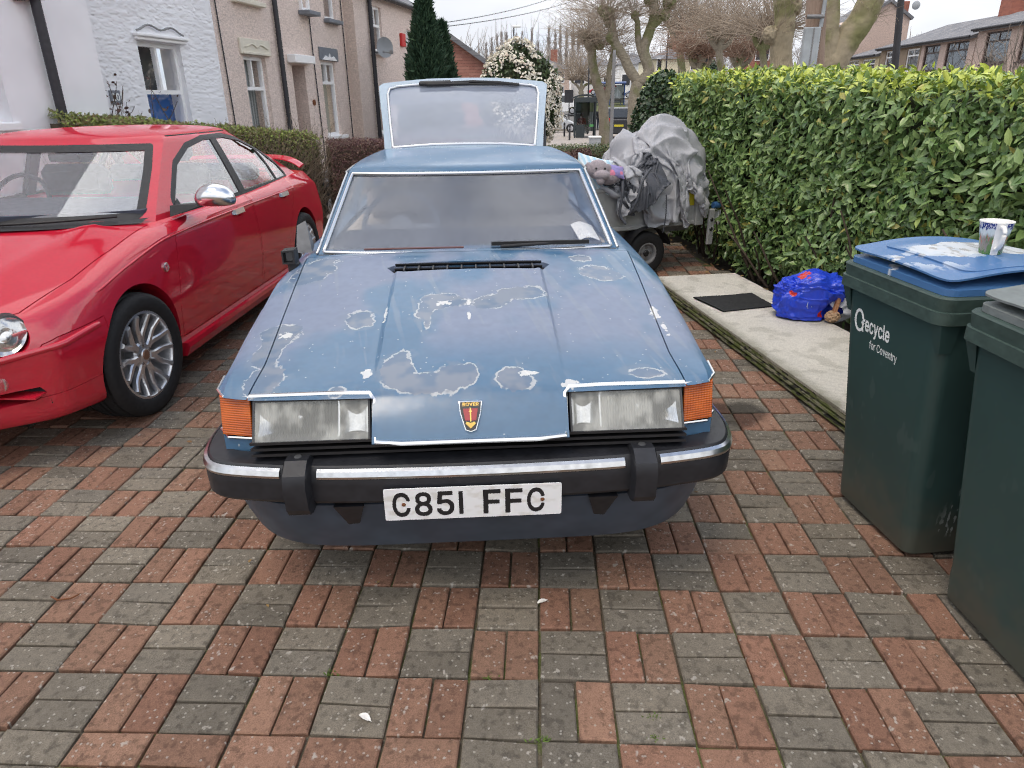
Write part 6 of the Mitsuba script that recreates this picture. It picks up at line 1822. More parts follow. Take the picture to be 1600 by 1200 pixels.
def shoots(heads, n_per, L, r0, seed, up=.25, spread=1.0, forks=2, sag=.1):
    """fans of thin shoots from each head, each forking"""
    g = np.random.default_rng(seed); parts = []
    H = np.repeat(np.asarray(heads, float), n_per, axis=0)
    d = unit(len(H), g) * spread; d[:, 2] = np.abs(d[:, 2]) * .8 + up
    m, P = twigs(H + g.normal(0, .05, H.shape), d, g.uniform(.5, 1, len(H)) * L, r0, 5, .55, sag, 3, .45, seed); parts.append(m)
    for q in range(forks):
        k = g.integers(1, 5, len(H)); S = P[np.arange(len(H)), k]; dd = P[np.arange(len(H)), k + 1] - S
        dd = dd / (np.linalg.norm(dd, axis=1, keepdims=True) + 1e-9) + unit(len(H), g) * .75
        m2, P2 = twigs(S, dd, g.uniform(.25, .6, len(H)) * L, r0 * .6, 4, .6, sag, 3, .5, seed + 7 + q); parts.append(m2)
    return cat(*parts)


def pollard(name, label, trunks, heads, n_per, L, r0, seed, bark='bark', tw='twig_pale', up=.25, group=None, forks=2):
    k = thing(name, label, 'tree', group)
    for j, (pts, a, b) in enumerate(trunks): obj('trunk' if j == 0 else 'limb', limb(pts, a, b, seed + j), bark, k, True)
    for j, (c, r) in enumerate(heads): obj('knuckle', knob(c, r, seed + 20 + j), bark, k, True)
    obj('shoots', shoots([c for c, r in heads], n_per, L, r0, seed, up, forks=forks), tw, k, kind='stuff')
    return k


D = 25.0
pollard('street_tree', 'knobbly pollarded street tree with forked trunk, right of the shelter', [
    ([P3(990, 240, D), P3(991, 190, D), P3(992, 160, D), P3(998, 128, D)], .26, .21), ([P3(998, 130, D), P3(988, 115, D), P3(972, 85, D), P3(958, 60, D), P3(956, 42, D), P3(950, 20, D)], .17, .13), ([P3(998, 130, D), P3(1014, 110, D), P3(1006, 78, D), P3(1014, 52, D), P3(1022, 28, D), P3(1016, -10, D)], .19, .14),
    ([P3(1004, 88, D), P3(997, 60, D), P3(996, 35, D), P3(992, 24, D)], .11, .08), ([P3(1018, 42, D), P3(1034, 27, D), P3(1044, 12, D), P3(1046, -4, D)], .12, .10)],
    [(P3(957, 58, D), .20), (P3(950, 22, D), .23), (P3(941, 16, D), .15), (P3(992, 24, D), .13), (P3(1038, 24, D), .17), (P3(1046, 4, D), .22), (P3(1016, 0, D), .2), (P3(952, 36, D), .16)], 46, 2.0, .009, 301, up=.15)
D = 28.0
pollard('street_tree', 'thin leaning pollarded tree left of the grey pole', [
    ([P3(944, 240, D), P3(944, 195, D), P3(943, 165, D), P3(936, 140, D), P3(928, 110, D), P3(925, 85, D), P3(930, 62, D)], .22, .14), ([P3(944, 168, D), P3(950, 140, D), P3(952, 110, D), P3(958, 84, D)], .13, .08), ([P3(926, 92, D), P3(920, 72, D), P3(914, 58, D)], .11, .09)],
    [(P3(930, 60, D), .24), (P3(914, 56, D), .19), (P3(922, 70, D), .2), (P3(937, 70, D), .18), (P3(959, 82, D), .12)], 60, 1.9, .009, 302, up=.1)
D = 60
pollard('street_tree', 'small bare tree by the far shelter with twisted grey boughs', [
    ([P3(908, 160, D), P3(908, 142, D)], .25, .2), ([P3(908, 143, D), P3(900, 132, D), P3(894, 128, D)], .13, .06), ([P3(908, 143, D), P3(916, 132, D), P3(924, 130, D), P3(928, 140, D)], .13, .05), ([P3(908, 143, D), P3(909, 120, D)], .14, .06)],
    [(P3(894, 126, D), .1), (P3(909, 118, D), .12), (P3(924, 128, D), .1)], 60, 3.0, .022, 303, up=.3)
# twiggy pollards standing further along the road
for j, (px, py, D, sz, lab) in enumerate(((1096, 92, 38, 2.4, 'reddish twiggy pollard right of the cream house'), (1128, 60, 34, 2.8, 'spreading bare pollard above the laurel hedge'), (1160, 88, 42, 2.2, 'brown twiggy pollard beside the red brick house'), (1196, 60, 20, 1.7, 'dense bare pollard just left of the thick plane trunk'), (1066, 50, 46, 3.2, 'bare grey tree behind the forked street tree'))):
    b = P3(px, 128, D)
    pollard('pollarded_tree', lab, [([b - [0, 0, 2.5], b, P3(px - 4, py + 14, D), P3(px, py, D)], .012 * D * .55, .008 * D * .5), ([P3(px - 2, py + 16, D), P3(px + 14, py + 2, D), P3(px + 18, py - 10, D)], .006 * D * .6, .004 * D * .6), ([P3(px - 2, py + 20, D), P3(px - 16, py + 4, D), P3(px - 18, py - 8, D)], .006 * D * .6, .004 * D * .6)],
            [(P3(px, py, D), .012 * D * .5), (P3(px + 18, py - 12, D), .010 * D * .5), (P3(px - 18, py - 10, D), .010 * D * .5), (P3(px + 6, py - 4, D), .008 * D * .5), (P3(px - 10, py + 2, D), .008 * D * .5)], 55, sz, .00042 * D, 310 + j * 3, tw='twig_red' if j in (0, 2) else 'twig_pale', up=.2)
# thick plane trunks and a timber pole above the hedge
D = 13.0
k = pollard('plane_tree', 'thick mossy plane trunk rising straight above the hedge', [([P3(1216, 240, D), P3(1222, 118, D), P3(1220, 80, D), P3(1226, 40, D), P3(1224, -20, D), P3(1226, -120, D)], .19, .16), ([P3(1220, 70, D), P3(1206, 58, D), P3(1200, 52, D)], .10, .12)], [(P3(1204, 54, D), .14), (P3(1240, 10, D), .14)], 40, 1.2, .006, 330, 'bark_bright')
D = 14.5
pollard('plane_tree', 'massive forked plane trunk leaning right behind the timber pole', [([P3(1288, 240, D), P3(1290, 118, D), P3(1290, 70, D), P3(1292, 20, D), P3(1290, -60, D), P3(1286, -160, D)], .27, .20), ([P3(1290, 130, D), P3(1304, 92, D), P3(1322, 66, D), P3(1346, 30, D), P3(1366, -10, D), P3(1400, -90, D)], .27, .20)], [(P3(1350, 30, D), .16)], 14, .9, .006, 331, 'bark_bright')
D = 12.0
M('timber', proc(lambda p, n, uv: mix((.24, .165, .125), (.33, .25, .20), noise(p.x * 40, p.y * 40, p.z * 1.2)) * (.8 + .35 * noise(p.x * 130, p.y * 130, p.z * 3))), .9)
M('galvanised', speck((.40, .43, .45), .2, 9), .45, metallic=.4)
pole = thing('telegraph_pole', 'weathered timber telegraph pole with a grey metal cover above the hedge', 'pole')
x0 = P3(1271, 118, D); xt = P3(1276, 0, D)
obj('shaft', tube([x0 - [.03, 0, 2.5], x0, xt, xt + [.05, 0, 5]], [.155, .15, .145, .13], 20), 'timber', pole, True)
cx, cy, cz = P3(1266, 86, D - .2)
obj('cable_cover', box(cx - .145, cx + .10, cy - .05, cy + .04, cz - 1.5, cz + .38, .015), 'galvanised', pole, 20)
obj('cover_edge', box(cx - .02, cx + .0, cy - .062, cy - .045, cz - 1.5, cz + .37, .003), 'steel_grey', pole, 20)
obj('cable', tube([(cx + .10, cy, cz + .38), (cx + .13, cy, cz + 1.4), (cx + .2, cy, cz + 5)], .03, 8), 'galvanised', pole, True)
obj('strap', tube([(cx - .13, cy - .02, cz + .52), (cx + .12, cy - .02, cz + .52)], .03, 8), 'steel_grey', pole, True)
bl = P3(1396, 130, 16); tt = P3(1408, 0, 16)
single('street_lamp', tube([bl - [.0, 0, 2.5], bl, tt, tt + (tt - bl) * [0, 0, 2]], [.09, .075, .065, .05], 14), 'pipe_black', 'dark lamp column rising in front of the terraced houses', 'lamp post', True)

# lamp columns and poles further off
def column(name, label, px, py_top, py_base, D, r, mat, head=None, group=None, cat_='lamp post'):
    a, b = P3(px, py_base, D), P3(px, py_top, D)
    k = thing(name, label, cat_, group)
    obj('column', tube([a - [0, 0, 2], [a[0], a[1], b[2] - .2], [a[0], a[1], b[2]]], [r, r * .8, r * .7], 10), mat, k, True)
    if head: obj('lantern', box(a[0] - (.1 if head > 0 else head_w * .8), a[0] + (head_w * .8 if head > 0 else .1), a[1] - .12, a[1] + .12, b[2] - .05, b[2] + .10, .04), 'print_white', k, 30)
    return k


head_w = .7
column('street_lamp', 'slim lamp column against the far poplars', 804, 42, 160, 60, .07, 'pipe_black', 1)
column('street_lamp', 'lamp column in front of the cream house', 1038, 48, 150, 60, .07, 'pipe_black', 1)
column('steel_pole', 'dark grey steel pole beside the forked street tree', 954, 78, 236, 22, .062, 'steel_grey', None, None, 'pole')
column('steel_pole', 'thin black pole left of the leaning tree', 919, 92, 160, 50, .06, 'pipe_black', None, None, 'pole')
column('sign_pole', 'black post with a dark sign plate left of the near bus shelter', 889, 140, 176, 60, .05, 'pipe_black', None, None, 'pole')
c_ = P3(889, 150, 60); obj('plate', box(c_[0] - .35, c_[0] + .35, c_[1] - .06, c_[1] - .03, c_[2] - .5, c_[2] + .45, .01), 'pipe_black', 'sign_pole')
# telephone wires
for j, (a, b, sag_) in enumerate(((P3(660, 40, 24), P3(860, -2, 40), .12), (P3(690, 42, 24), P3(905, -2, 42), .15))):
    t = np.linspace(-.3, 1.3, 24)
    w = a[None] + (b - a)[None] * t[:, None]; w[:, 2] -= sag_ * 4 * (t * (1 - t))
    single('telephone_wire', tube(w, .012, 4), 'pipe_black', ['lower telephone wire crossing the sky above the raised tailgate', 'upper telephone wire crossing the sky toward the bare trees'][1 - j] , 'wire', True)

# conifer and blossoming shrub behind the tailgate
g = np.random.default_rng(90)
def conifer(label, px, D, top_py, rad, n, seed):
    g = np.random.default_rng(seed)
    t_ = P3(px, top_py, D); zb = -.3; H = t_[2] - zb
    s = g.uniform(0, 1, n) ** .75
    prof = np.interp(s, [0, .15, .5, .8, 1], [.25, 1.0, .78, .36, .02]) * rad * (.82 + .4 * meshkit.noise(np.c_[s * 9, g.uniform(0, 1, n), 0 * s], 4))
    a = g.uniform(0, 2 * PI, n); lob = 1 + .25 * np.sin(a * 3 + s * 9) * (1 - s)
    r_ = prof * lob * g.uniform(.72, 1.05, n)
    P = np.c_[t_[0] + r_ * np.cos(a), D + r_ * np.sin(a), zb + s * H]
    d = np.c_[np.cos(a) * .5, np.sin(a) * .5, np.full(n, 1.0)] + g.normal(0, .35, (n, 3))
    k = thing('conifer', label, 'tree')
    v, f, uv = card_mesh(P, d, unit(n, g), g.uniform(.09, .20, n), g.uniform(.03, .05, n), np.c_[g.uniform(0, 1, n), g.uniform(0, .9, n) * (.3 + .7 * (r_ / (prof * lob) > .95))])
    obj('foliage', (v, f), 'conifer_leaf', k, uv=uv, kind='stuff')
    rr = [(0, zb), (.25 * rad, zb)] + [(float(np.interp(q, [0, .15, .5, .8, 1], [.25, 1, .78, .36, .02])) * rad * .62, zb + q * H * .97) for q in np.linspace(.1, 1, 9)] + [(0, zb + H * .97)]
    obj('inner_mass', lathe(rr, 14, (t_[0], D, 0)), 'hedge_core', k, True)
    obj('trunk', tube([(t_[0], D, zb - .5), (t_[0], D, zb + H * .6)], .08, 8), 'twig_dark', k, True)


conifer('tall narrow dark green conifer between the houses and the raised tailgate', 660, 15, -14, .56, 15000, 91)
conifer('shorter dark conifer just right of the tall one', 690, 16, 40, .42, 9000, 92)
n_ = 9000
u_ = unit(n_, g); rr = 1 + .35 * (meshkit.fbm(u_ * 2.2, 3, 5)[:, None] - .5)
c0 = P3(812, 150, 14.5)
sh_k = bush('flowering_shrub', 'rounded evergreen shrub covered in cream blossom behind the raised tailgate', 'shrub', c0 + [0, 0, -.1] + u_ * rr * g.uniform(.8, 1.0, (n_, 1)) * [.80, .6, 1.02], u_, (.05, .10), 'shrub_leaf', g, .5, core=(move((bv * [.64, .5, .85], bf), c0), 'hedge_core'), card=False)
n_ = 5200
u_ = unit(n_, g); u_[:, 1] = -np.abs(u_[:, 1]) * np.sign(g.uniform(-.2, 1, n_)); keep = (meshkit.noise(u_ * 3.6, 8) > .42) & ((u_[:, 0] > -.6 + .0 * u_[:, 2]) | (u_[:, 2] > .2)); u_ = u_[keep]; n_ = len(u_)
rr = 1.03 + .35 * (meshkit.fbm(u_ * 2.2, 3, 5)[:, None] - .5)
v, f, uv = leaf_mesh(c0 + [0, 0, -.1] + u_ * rr * [.80, .6, 1.02], unit(n_, g), u_ + unit(n_, g) * .5, g.uniform(.035, .07, n_), g.uniform(.03, .05, n_), .2, .1, np.c_[g.uniform(0, 1, n_), g.uniform(0, 1, n_)])
obj('blossom', (v, f), 'blossom', sh_k, True, uv=uv, kind='stuff')

# tiled gable beyond the conifer
M('red_tile', proc(lambda p, n, uv: mix((.30, .13, .10), (.38, .19, .15), noise(dr.floor(p.x * 5), dr.floor(p.z * 11))) * (.8 + .3 * fbm(p.x * 3, p.z * 3, p.y * 3, 3)) * (1 - .45 * smoothstep(.78, .95, p.z * 11 - dr.floor(p.z * 11)))), .9)
M('brick_far', proc(lambda p, n, uv: mix((.34, .13, .09), (.26, .10, .075), noise(dr.floor((p.x + p.y) * 4.4), dr.floor(p.z * 13))) * (.85 + .25 * fbm(p.x * 2, p.y * 2, p.z * 2, 3))), .9)
D = 24.0
gb = thing('house', 'red brick gable house seen between the conifer and the blossoming shrub', 'house')
A_, B_ = P3(655, 26, D), P3(764, 104, D)
obj('wall', prism(Polygon([(A_[0] - 3, -1.5), (B_[0] + .2, -1.5), (B_[0], B_[2]), (A_[0], A_[2]), (A_[0] - 3, A_[2] - 2.1)]), D, D + 6, 'y'), 'red_tile', gb)
dv = (B_ - A_) / np.linalg.norm(B_ - A_); nv = np.array([-dv[2], 0, dv[0]])
obj('verge', prism(Polygon([(A_[0], A_[2]), (B_[0] + .35, B_[2] - .25), (B_[0] + .35 + nv[0] * .14, B_[2] - .25 + nv[2] * .14), (A_[0] + nv[0] * .14, A_[2] + nv[2] * .14)]), D - .2, D + 6.1, 'y'), 'slate', gb)


# far houses: box, hipped or gabled roof, windows with frames and panes
M('window_dark', (.035, .04, .05), .25, specular=.6)
M('wall_white', speck((.72, .72, .70), .06, 3), .9)
M('wall_cream', speck((.66, .60, .44), .06, 3), .9)
M('wall_pink', pebble((.50, .385, .33), (.46, .355, .31)), .95)
M('wall_yellow', speck((.55, .46, .30), .08, 3), .95)
M('wall_brown', speck((.29, .22, .16), .1, 3), .95)


def far_house(label, xa, xb, D, depth, zb, ze, zr, wall, roof='slate', wins=(), hip=1.0, chimneys=(), wmat='white_paint', base=None, ridge_x=None, winw=(.9, 1.2)):
    k = thing('house', label, 'house')
    obj('wall', box(xa, xb, D, D + depth, zb, ze), wall, k)
    ym = D + depth / 2; h_ = hip * min(depth / 2, (xb - xa) / 2.05); e = .3
    v = np.array([(xa - e, D - e, ze), (xb + e, D - e, ze), (xb + e, D + depth + e, ze), (xa - e, D + depth + e, ze), (xa + h_ - e * (hip == 0), ym, zr), (xb - h_ + e * (hip == 0), ym, zr)])
    f = np.array([[0, 1, 5], [0, 5, 4], [1, 2, 5], [2, 3, 4], [2, 4, 5], [3, 0, 4], [0, 2, 1], [0, 3, 2]])
    rk = obj('roof', (v, f), roof, k)
    for (cx, w, h1) in chimneys:
        ck = obj('chimney', box(cx - w / 2, cx + w / 2, ym - .35, ym + .35, zr - .8, zr + h1, .03), 'brick_far', rk)
    if base: obj('plinth', box(xa - .03, xb + .03, D - .04, D + .1, zb, base), 'brick_far', k)
    for (wx, wz) in wins:
        w = obj('window', prism(Polygon([(wx - winw[0] / 2, wz - winw[1] / 2), (wx + winw[0] / 2, wz - winw[1] / 2), (wx + winw[0] / 2, wz + winw[1] / 2), (wx - winw[0] / 2, wz + winw[1] / 2)], [[(wx - winw[0] / 2 + .08, wz - winw[1] / 2 + .08), (wx + winw[0] / 2 - .08, wz - winw[1] / 2 + .08), (wx + winw[0] / 2 - .08, wz + winw[1] / 2 - .08), (wx - winw[0] / 2 + .08, wz + winw[1] / 2 - .08)]]), D - .06, D + .02, 'y'), wmat, k)
        obj('pane', box(wx - winw[0] / 2 + .07, wx + winw[0] / 2 - .07, D - .035, D - .005, wz - winw[1] / 2 + .07, wz + winw[1] / 2 - .07), 'window_dark', w)
    return k


D = 110; X = lambda px: P3(px, 150, D)[0]; Zp = lambda py: P3(800, py, D)[2]
far_house('pinkish brick house with hipped slate roof beyond the blossoming shrub', X(818), X(889), D, 8, -3, Zp(109), Zp(90), 'wall_pink', wins=[(X(876), Zp(121)), (X(876), Zp(144)), (X(852), Zp(121)), (X(852), Zp(144)), (X(830), Zp(121))], chimneys=[(X(866), 1.0, 1.2), (X(833), 1.0, 1.0)], winw=(1.0, 1.6))
far_house('low house with brown roof left of the pinkish brick house', X(770), X(822), D + 8, 8, -3, Zp(116), Zp(100), 'wall_pink', 'red_tile', wins=[(X(790), Zp(126))], chimneys=[(X(775), 1.0, 1.6)], winw=(1.0, 1.6))
D = 118; 
far_house('white building with red base behind the bare street trees', X(893), X(960), D, 9, -3, Zp(104), Zp(86), 'wall_white', wins=[(X(970 - 0), Zp(130)), (X(905), Zp(126)), (X(930), Zp(126)), (X(950), Zp(126))][1:], base=Zp(155.5), winw=(1.6, 1.3))
far_house('white shop building behind the blue bus shelter', X(955), X(1002), D - 10, 9, -3, Zp(108), Zp(88), 'wall_white', wins=[(X(966), Zp(130)), (X(978), Zp(130)), (X(1000 - 12), Zp(130))], winw=(1.4, 1.6))
D = 84
far_house('cream house with grey hipped roofs behind the laurel hedge', X(1012), X(1112), D, 9, -2, Zp(96), Zp(76), 'wall_cream', wins=[(X(1082), Zp(104)), (X(1100), Zp(104)), (X(1050), Zp(104)), (X(1030), Zp(104))], chimneys=[(X(1066), 1.2, .9)], winw=(1.0, 1.3), hip=.8)
far_house('cream bay with pointed grey roof on the cream house', X(1030), X(1058), D - 1.5, 3, -2, Zp(97), Zp(82), 'wall_cream', wins=[], hip=1.0)
D = 72
far_house('small red brick house with grey roof left of the plane trunk', X(1172), X(1206), D, 7, -2, Zp(82), Zp(66), 'brick_far', wins=[(X(1184), Zp(90))], winw=(1.3, 1.2), hip=0.0)

M('frame_dark', speck((.055, .035, .030), .2, 10), .5)
# terraced row on the right, along the street
def at_t(m):
    """x: along the row (world y), y: outwards (world -x), z up"""
    v, f = vf(m); return np.c_[24.0 - v[:, 1], v[:, 0], v[:, 2]], f


def terrace(label, y0, y1, eave, ridge, wall, wins, wm, behind='room_dark', chim=(), split=.3, extra=None, sill=None):
    k = thing('house', label, 'house', None)
    obj('wall', at_t(wall_with_holes(y0, y1, -2.5, eave, -.4, 0, [(a, c, b, d) for a, b, c, d in wins])), wall, k)
    rk = obj('roof', at_t(loft(np.stack([np.array([(y, .35, eave - .02), (y, -4.2, ridge), (y, -8.6, eave - .02), (y, -8.5, eave - .16), (y, -4.2, ridge - .16), (y, .32, eave - .16)]) for y in (y0, y1)]))), 'slate', k)
    obj('gutter', at_t(tube([(y0, .40, eave - .04), (y1, .40, eave - .04)], .07, 6)), 'pipe_black', k, True)
    for a, b, c, d in wins: window(k, a, b, c, d, -.10, behind, split=split, lights=2, frame=wm, fr=.09, fit=at_t, sill=sill)
    for cy in chim: 
        ck = obj('chimney', at_t(box(cy - .6, cy + .6, -4.6, -3.8, ridge - .8, ridge + 1.1, .03)), 'brick_far', rk)
        for q in (-.3, .3): obj('chimney_pot', at_t(lathe([(0, 0), (.14, 0), (.12, .45), (0, .45)], 12, (cy + q, -4.2, ridge + 1.1))), 'red_tile', ck, 30)
    return k


terrace('yellow rendered end house of the terrace with white windows', 54.6, 60.8, 4.18, 5.4, 'wall_yellow', [(57.9, 59.8, 2.9, 4.0), (55.2, 57.3, 2.85, 3.95)], 'white_paint')
terrace('brown rendered terraced house with two white windows', 48.95, 54.45, 4.5, 5.95, 'wall_brown', [(51.9, 53.7, 2.95, 4.3), (49.1, 50.7, 2.9, 4.25)], 'white_paint')
terrace('pink pebble-dashed terraced house with dark brown windows', 43.1, 48.9, 4.5, 5.95, 'wall_pink', [(46.7, 48.5, 2.85, 4.3), (43.7, 46.0, 2.8, 4.3)], 'frame_dark', chim=(47.6,), sill='frame_dark')
terrace('nearest terraced house at the right edge with a taller roof', 34, 43.0, 4.78, 6.25, 'wall_pink', [(40.1, 42.2, 3.0, 4.55), (36.6, 39.2, 3.0, 4.55)], 'frame_dark', chim=(41.2,), sill='frame_dark')
D = 62; 
gp = thing('house', 'tall pink gable end rising behind the plane tree', 'house')
obj('wall', prism(Polygon([(X(1290), -2.5), (X(1402), -2.5), (X(1400), Zp(40)), (X(1366), Zp(14)), (X(1320), Zp(40)), (X(1290), Zp(66))]), D, D + 7, 'y'), 'wall_pink', gp)
for a, b in (((1290, 66), (1366, 14)), ((1366, 14), (1402, 42))):
    p0, p1 = np.array([X(a[0]), Zp(a[1])]), np.array([X(b[0]), Zp(b[1])]); nn_ = np.array([-(p1 - p0)[1], (p1 - p0)[0]]); nn_ /= np.linalg.norm(nn_)
    obj('roof_slope', prism(Polygon([p0, p1, p1 + nn_ * .2, p0 + nn_ * .2]), D - .2, D + 7.2, 'y'), 'slate', gp)
ck = obj('chimney', box(X(1398), X(1414), D + 2, D + 3, Zp(44), Zp(8), .04), 'brick_far', gp)
for px in (1391, 1420):
    obj('satellite_dish', (lambda m: (m[0] + [X(px), D + 1.5, Zp(16)], m[1]))(lathe([(0, 0), (.2, .02), (.32, .08), (.32, .10), (.2, .04), (0, .02)], 20, axis='y')), 'dish_grey', ck, 30)
# scrubby bare shrub in front of the terrace
g = np.random.default_rng(17)
b0 = P3(1575, 135, 15)
st = np.tile(b0 - [0, 0, 1.0], (60, 1)) + g.normal(0, .25, (60, 3)) * [1, 1, 0]
tw1, nd = twigs(st, np.c_[g.normal(0, .5, (60, 2)), np.full(60, 1.2)], g.uniform(1.2, 2.2, 60), .012, 6, .6, 0, 4, .4, 3)
S = nd[:, 2:6].reshape(-1, 3); tw2, _ = twigs(S, unit(len(S), g) + [0, 0, .5], g.uniform(.3, .7, len(S)), .006, 4, .6, 0, 3, .4, 4)
kb = thing('bare_shrub', 'bare twiggy shrub at the right edge in front of the terrace', 'shrub')
obj('branches', cat(tw1, tw2), 'twig_grey', kb, kind='stuff')

# far poplars and woodland
ORD = 'first second third fourth fifth sixth seventh eighth ninth tenth eleventh twelfth thirteenth fourteenth fifteenth sixteenth seventeenth'.split()
g = np.random.default_rng(61)
for j, (px, py) in enumerate(((748, 62), (759, 50), (768, 40), (776, 34), (783, 28), (791, 32), (799, 40), (807, 33), (816, 30), (831, 24), (841, 48), (858, 20), (868, 26), (876, 18), (886, 24), (896, 20), (905, 28))):
    D = 185 + 4 * (j % 3); top_ = P3(px, py, D); base = -3.0; H = top_[2] - base
    n = 420; s = g.uniform(.05, .97, n)
    st = np.c_[top_[0] + g.normal(0, .12, n), D + g.normal(0, .12, n), base + s * H * .9]
    a = g.uniform(0, 2 * PI, n)
    m, P_ = twigs(st, np.c_[np.cos(a) * .34, np.sin(a) * .34, np.full(n, 1.0)], g.uniform(.08, .20, n) * H * (1.10 - s), .085, 4, .25, 0, 3, .4, 500 + j)
    k = thing('poplar', f'{ORD[j]} bare poplar from the left in the row on the skyline', 'tree', 'bare poplars on the skyline')
    obj('trunk', tube([(top_[0], D, base), (top_[0], D, top_[2])], [.12, .03], 6), 'far_wood', k, True)
    obj('branches', m, 'far_wood', k, kind='stuff')
n = 7000
wx = g.uniform(-40, 190, n); wy = g.uniform(150, 215, n)
zt = 9 + 9 * meshkit.fbm(np.c_[wx * .035, wy * .03, 0 * wx], 3, 4)
st = np.c_[wx, wy, g.uniform(-3, zt * .75, n)]
m, nd = twigs(st, np.c_[g.normal(0, .45, (n, 2)), np.full(n, 1.0)], g.uniform(.25, .55, n) * zt, .10, 4, .5, 0, 3, .35, 70)
kk = obj('bare_woodland', m, 'far_wood', None, kind='stuff'); labels[kk] = {'label': 'bare leafless woodland filling the skyline beyond the street', 'category': 'trees', 'kind': 'stuff'}
for j, (px, py, D, lab) in enumerate(((1060, 46, 150, 'dark distant evergreen behind the cream house chimney'), (1086, 54, 150, 'dark distant evergreen right of the cream house chimney'), (1114, 96, 60, 'low dark evergreen bush behind the laurel hedge'), (1188, 104, 40, 'dark ivy-covered bush left of the plane trunk'))):
    c = P3(px, py, D); n = 1600; u_ = unit(n, g); r_ = np.array([.012, .012, .022]) * D * (1 if j < 2 else .9)
    P_ = c - [0, 0, r_[2]] + u_ * r_ * (1 + .5 * (meshkit.fbm(u_ * 2.5 + j, 3, j)[:, None] - .5)) * g.uniform(.7, 1, (n, 1))
    k = thing('evergreen', lab, 'tree')
    v, f, uv = card_mesh(P_, unit(n, g), u_ + unit(n, g) * .6, g.uniform(.002, .005, n) * D, .0022 * D, np.c_[g.uniform(0, 1, n), g.uniform(0, .6, n)])
    obj('foliage', (v, f), 'ivy_leaf', k, uv=uv, kind='stuff')
    obj('inner_mass', (bv * r_ * .72 + c - [0, 0, r_[2]], bf), 'hedge_core', k, True)

# ---------------------------------------------------------------- street furniture, traffic and people in the distance
M('silver_paint', (.50, .52, .54), .3, metallic=.4, clearcoat=1.0)
M('white_van_paint', (.76, .77, .78), .35, clearcoat=.6)
M('dark_paint', (.018, .020, .026), .2, clearcoat=1.0)
M('tinted', (.02, .025, .03), .08, specular=.8)
M('shelter_frame', (.035, .045, .05), .5)
M('shelter_blue', (.02, .06, .20), .4)
M('tail_red', (.45, .02, .02), .3)
M('coat_red', (.50, .03, .05), .9)
M('coat_black', (.02, .02, .025), .9)
M('trouser', (.03, .035, .05), .9)
M('skin', (.45, .28, .21), .6)
M('hair_dark', (.02, .015, .012), .7)
M('green_panel', (.10, .35, .12), .6)


def small_car(label, loc, rz, L, Wd, H, prof_roof, paint, z0=.28, group=None, wheels=None, hatch=False, name='parked_car', catg='car'):
    """a car seen far off, with its own outline: lower body, glasshouse, windows, wheels, lamps"""
    k = thing(name, label, catg, group)
    TT = lambda m: move(m, loc, rz)
    w = Wd / 2
    low = Polygon([(0, z0), (L, z0), (L, .62 * H), (L * .98, .66 * H)] + [(x, z) for x, z in prof_roof['belt'][::-1]] + [(.02 * L, .50 * H), (0, .42 * H)]).buffer(-.06).buffer(.06)
    ax = (prof_roof['axles'])
    R_ = .21 * H if 'R' not in prof_roof else prof_roof['R']
    for a in ax: low = low.difference(Point(a, R_).buffer(R_ * 1.12))
    if low.geom_type != 'Polygon': low = max(low.geoms, key=lambda q: q.area)
    b = prism(low, -w, w, 'y')
    b = warp(b.refine_to_length(.25), lambda v: np.c_[v[:, 0], v[:, 1] * (1 - .08 * np.clip((v[:, 2] - .5 * H) / (.5 * H), 0, 1) - .10 * np.clip(np.abs(v[:, 0] - L / 2) / (L / 2) - .7, 0, 1) / .3), v[:, 2]])
    obj('body', TT(b), paint, k, 35)
    cab = Polygon(prof_roof['cab']).buffer(-.05).buffer(.05)
    c = prism(cab, -w * .93, w * .93, 'y')
    tp = lambda v: np.c_[v[:, 0], v[:, 1] * (1 - .20 * np.clip((v[:, 2] - .6 * H) / (.4 * H), 0, 1)), v[:, 2]]
    obj('roof', TT(warp(c.refine_to_length(.25), tp)), paint, k, 35)
    for q in prof_roof['win']:
        for s in (-1, 1):
            obj('side_window', TT(warp(prism(Polygon(q), *sorted((s * w * .90, s * (w * .93 + .012))), 'y').refine_to_length(.4), tp)), 'tinted', k)
    for (xa, za), (xb, zb), nm in prof_roof['screens']:
        d = np.array([xb - xa, zb - za]); n_ = np.array([-d[1], d[0]]) / np.linalg.norm(d); n_ = n_ if n_[1] > 0 else -n_
        p = Polygon([(xa, za), (xb, zb), (xb + n_[0] * .015, zb + n_[1] * .015), (xa + n_[0] * .015, za + n_[1] * .015)])
        obj(nm, TT(warp(prism(p, -w * .80, w * .80, 'y'), tp)), 'tinted', k)
    for a in ax:
        for s in (-1, 1):
            t = lathe([(0, -.10), (R_ - .03, -.10), (R_, -.07), (R_, .07), (R_ - .03, .10), (0, .10)], 24, (0, 0, 0), 'y')
            wk = obj('wheel', TT((t[0] + [a, s * (w - .09), R_], t[1])), 'rubber', k, 30)
            h_ = lathe([(0, -.012), (R_ * .62, -.008), (R_ * .66, 0), (R_ * .62, .008), (0, .012)], 18, (0, 0, 0), 'y')
            obj('hub', TT((h_[0] + [a, s * (w + .008), R_], h_[1])), 'alloy', wk, 30)
    for s in (-1, 1):
        obj('tail_light', TT(box(L - .10, L + .03, *sorted((s * w * .50, s * w * .90)), .57 * H, .68 * H, .01)), 'tail_red', k)
        obj('headlight', TT(box(-.012, .08, *sorted((s * w * .55, s * w * .90)), .40 * H, .47 * H, .01)), 'print_white', k)
    obj('number_plate', TT(box(L, L + .025, -.26, .26, .40 * H, .47 * H, .004)), 'yellow_board', k)
    return k


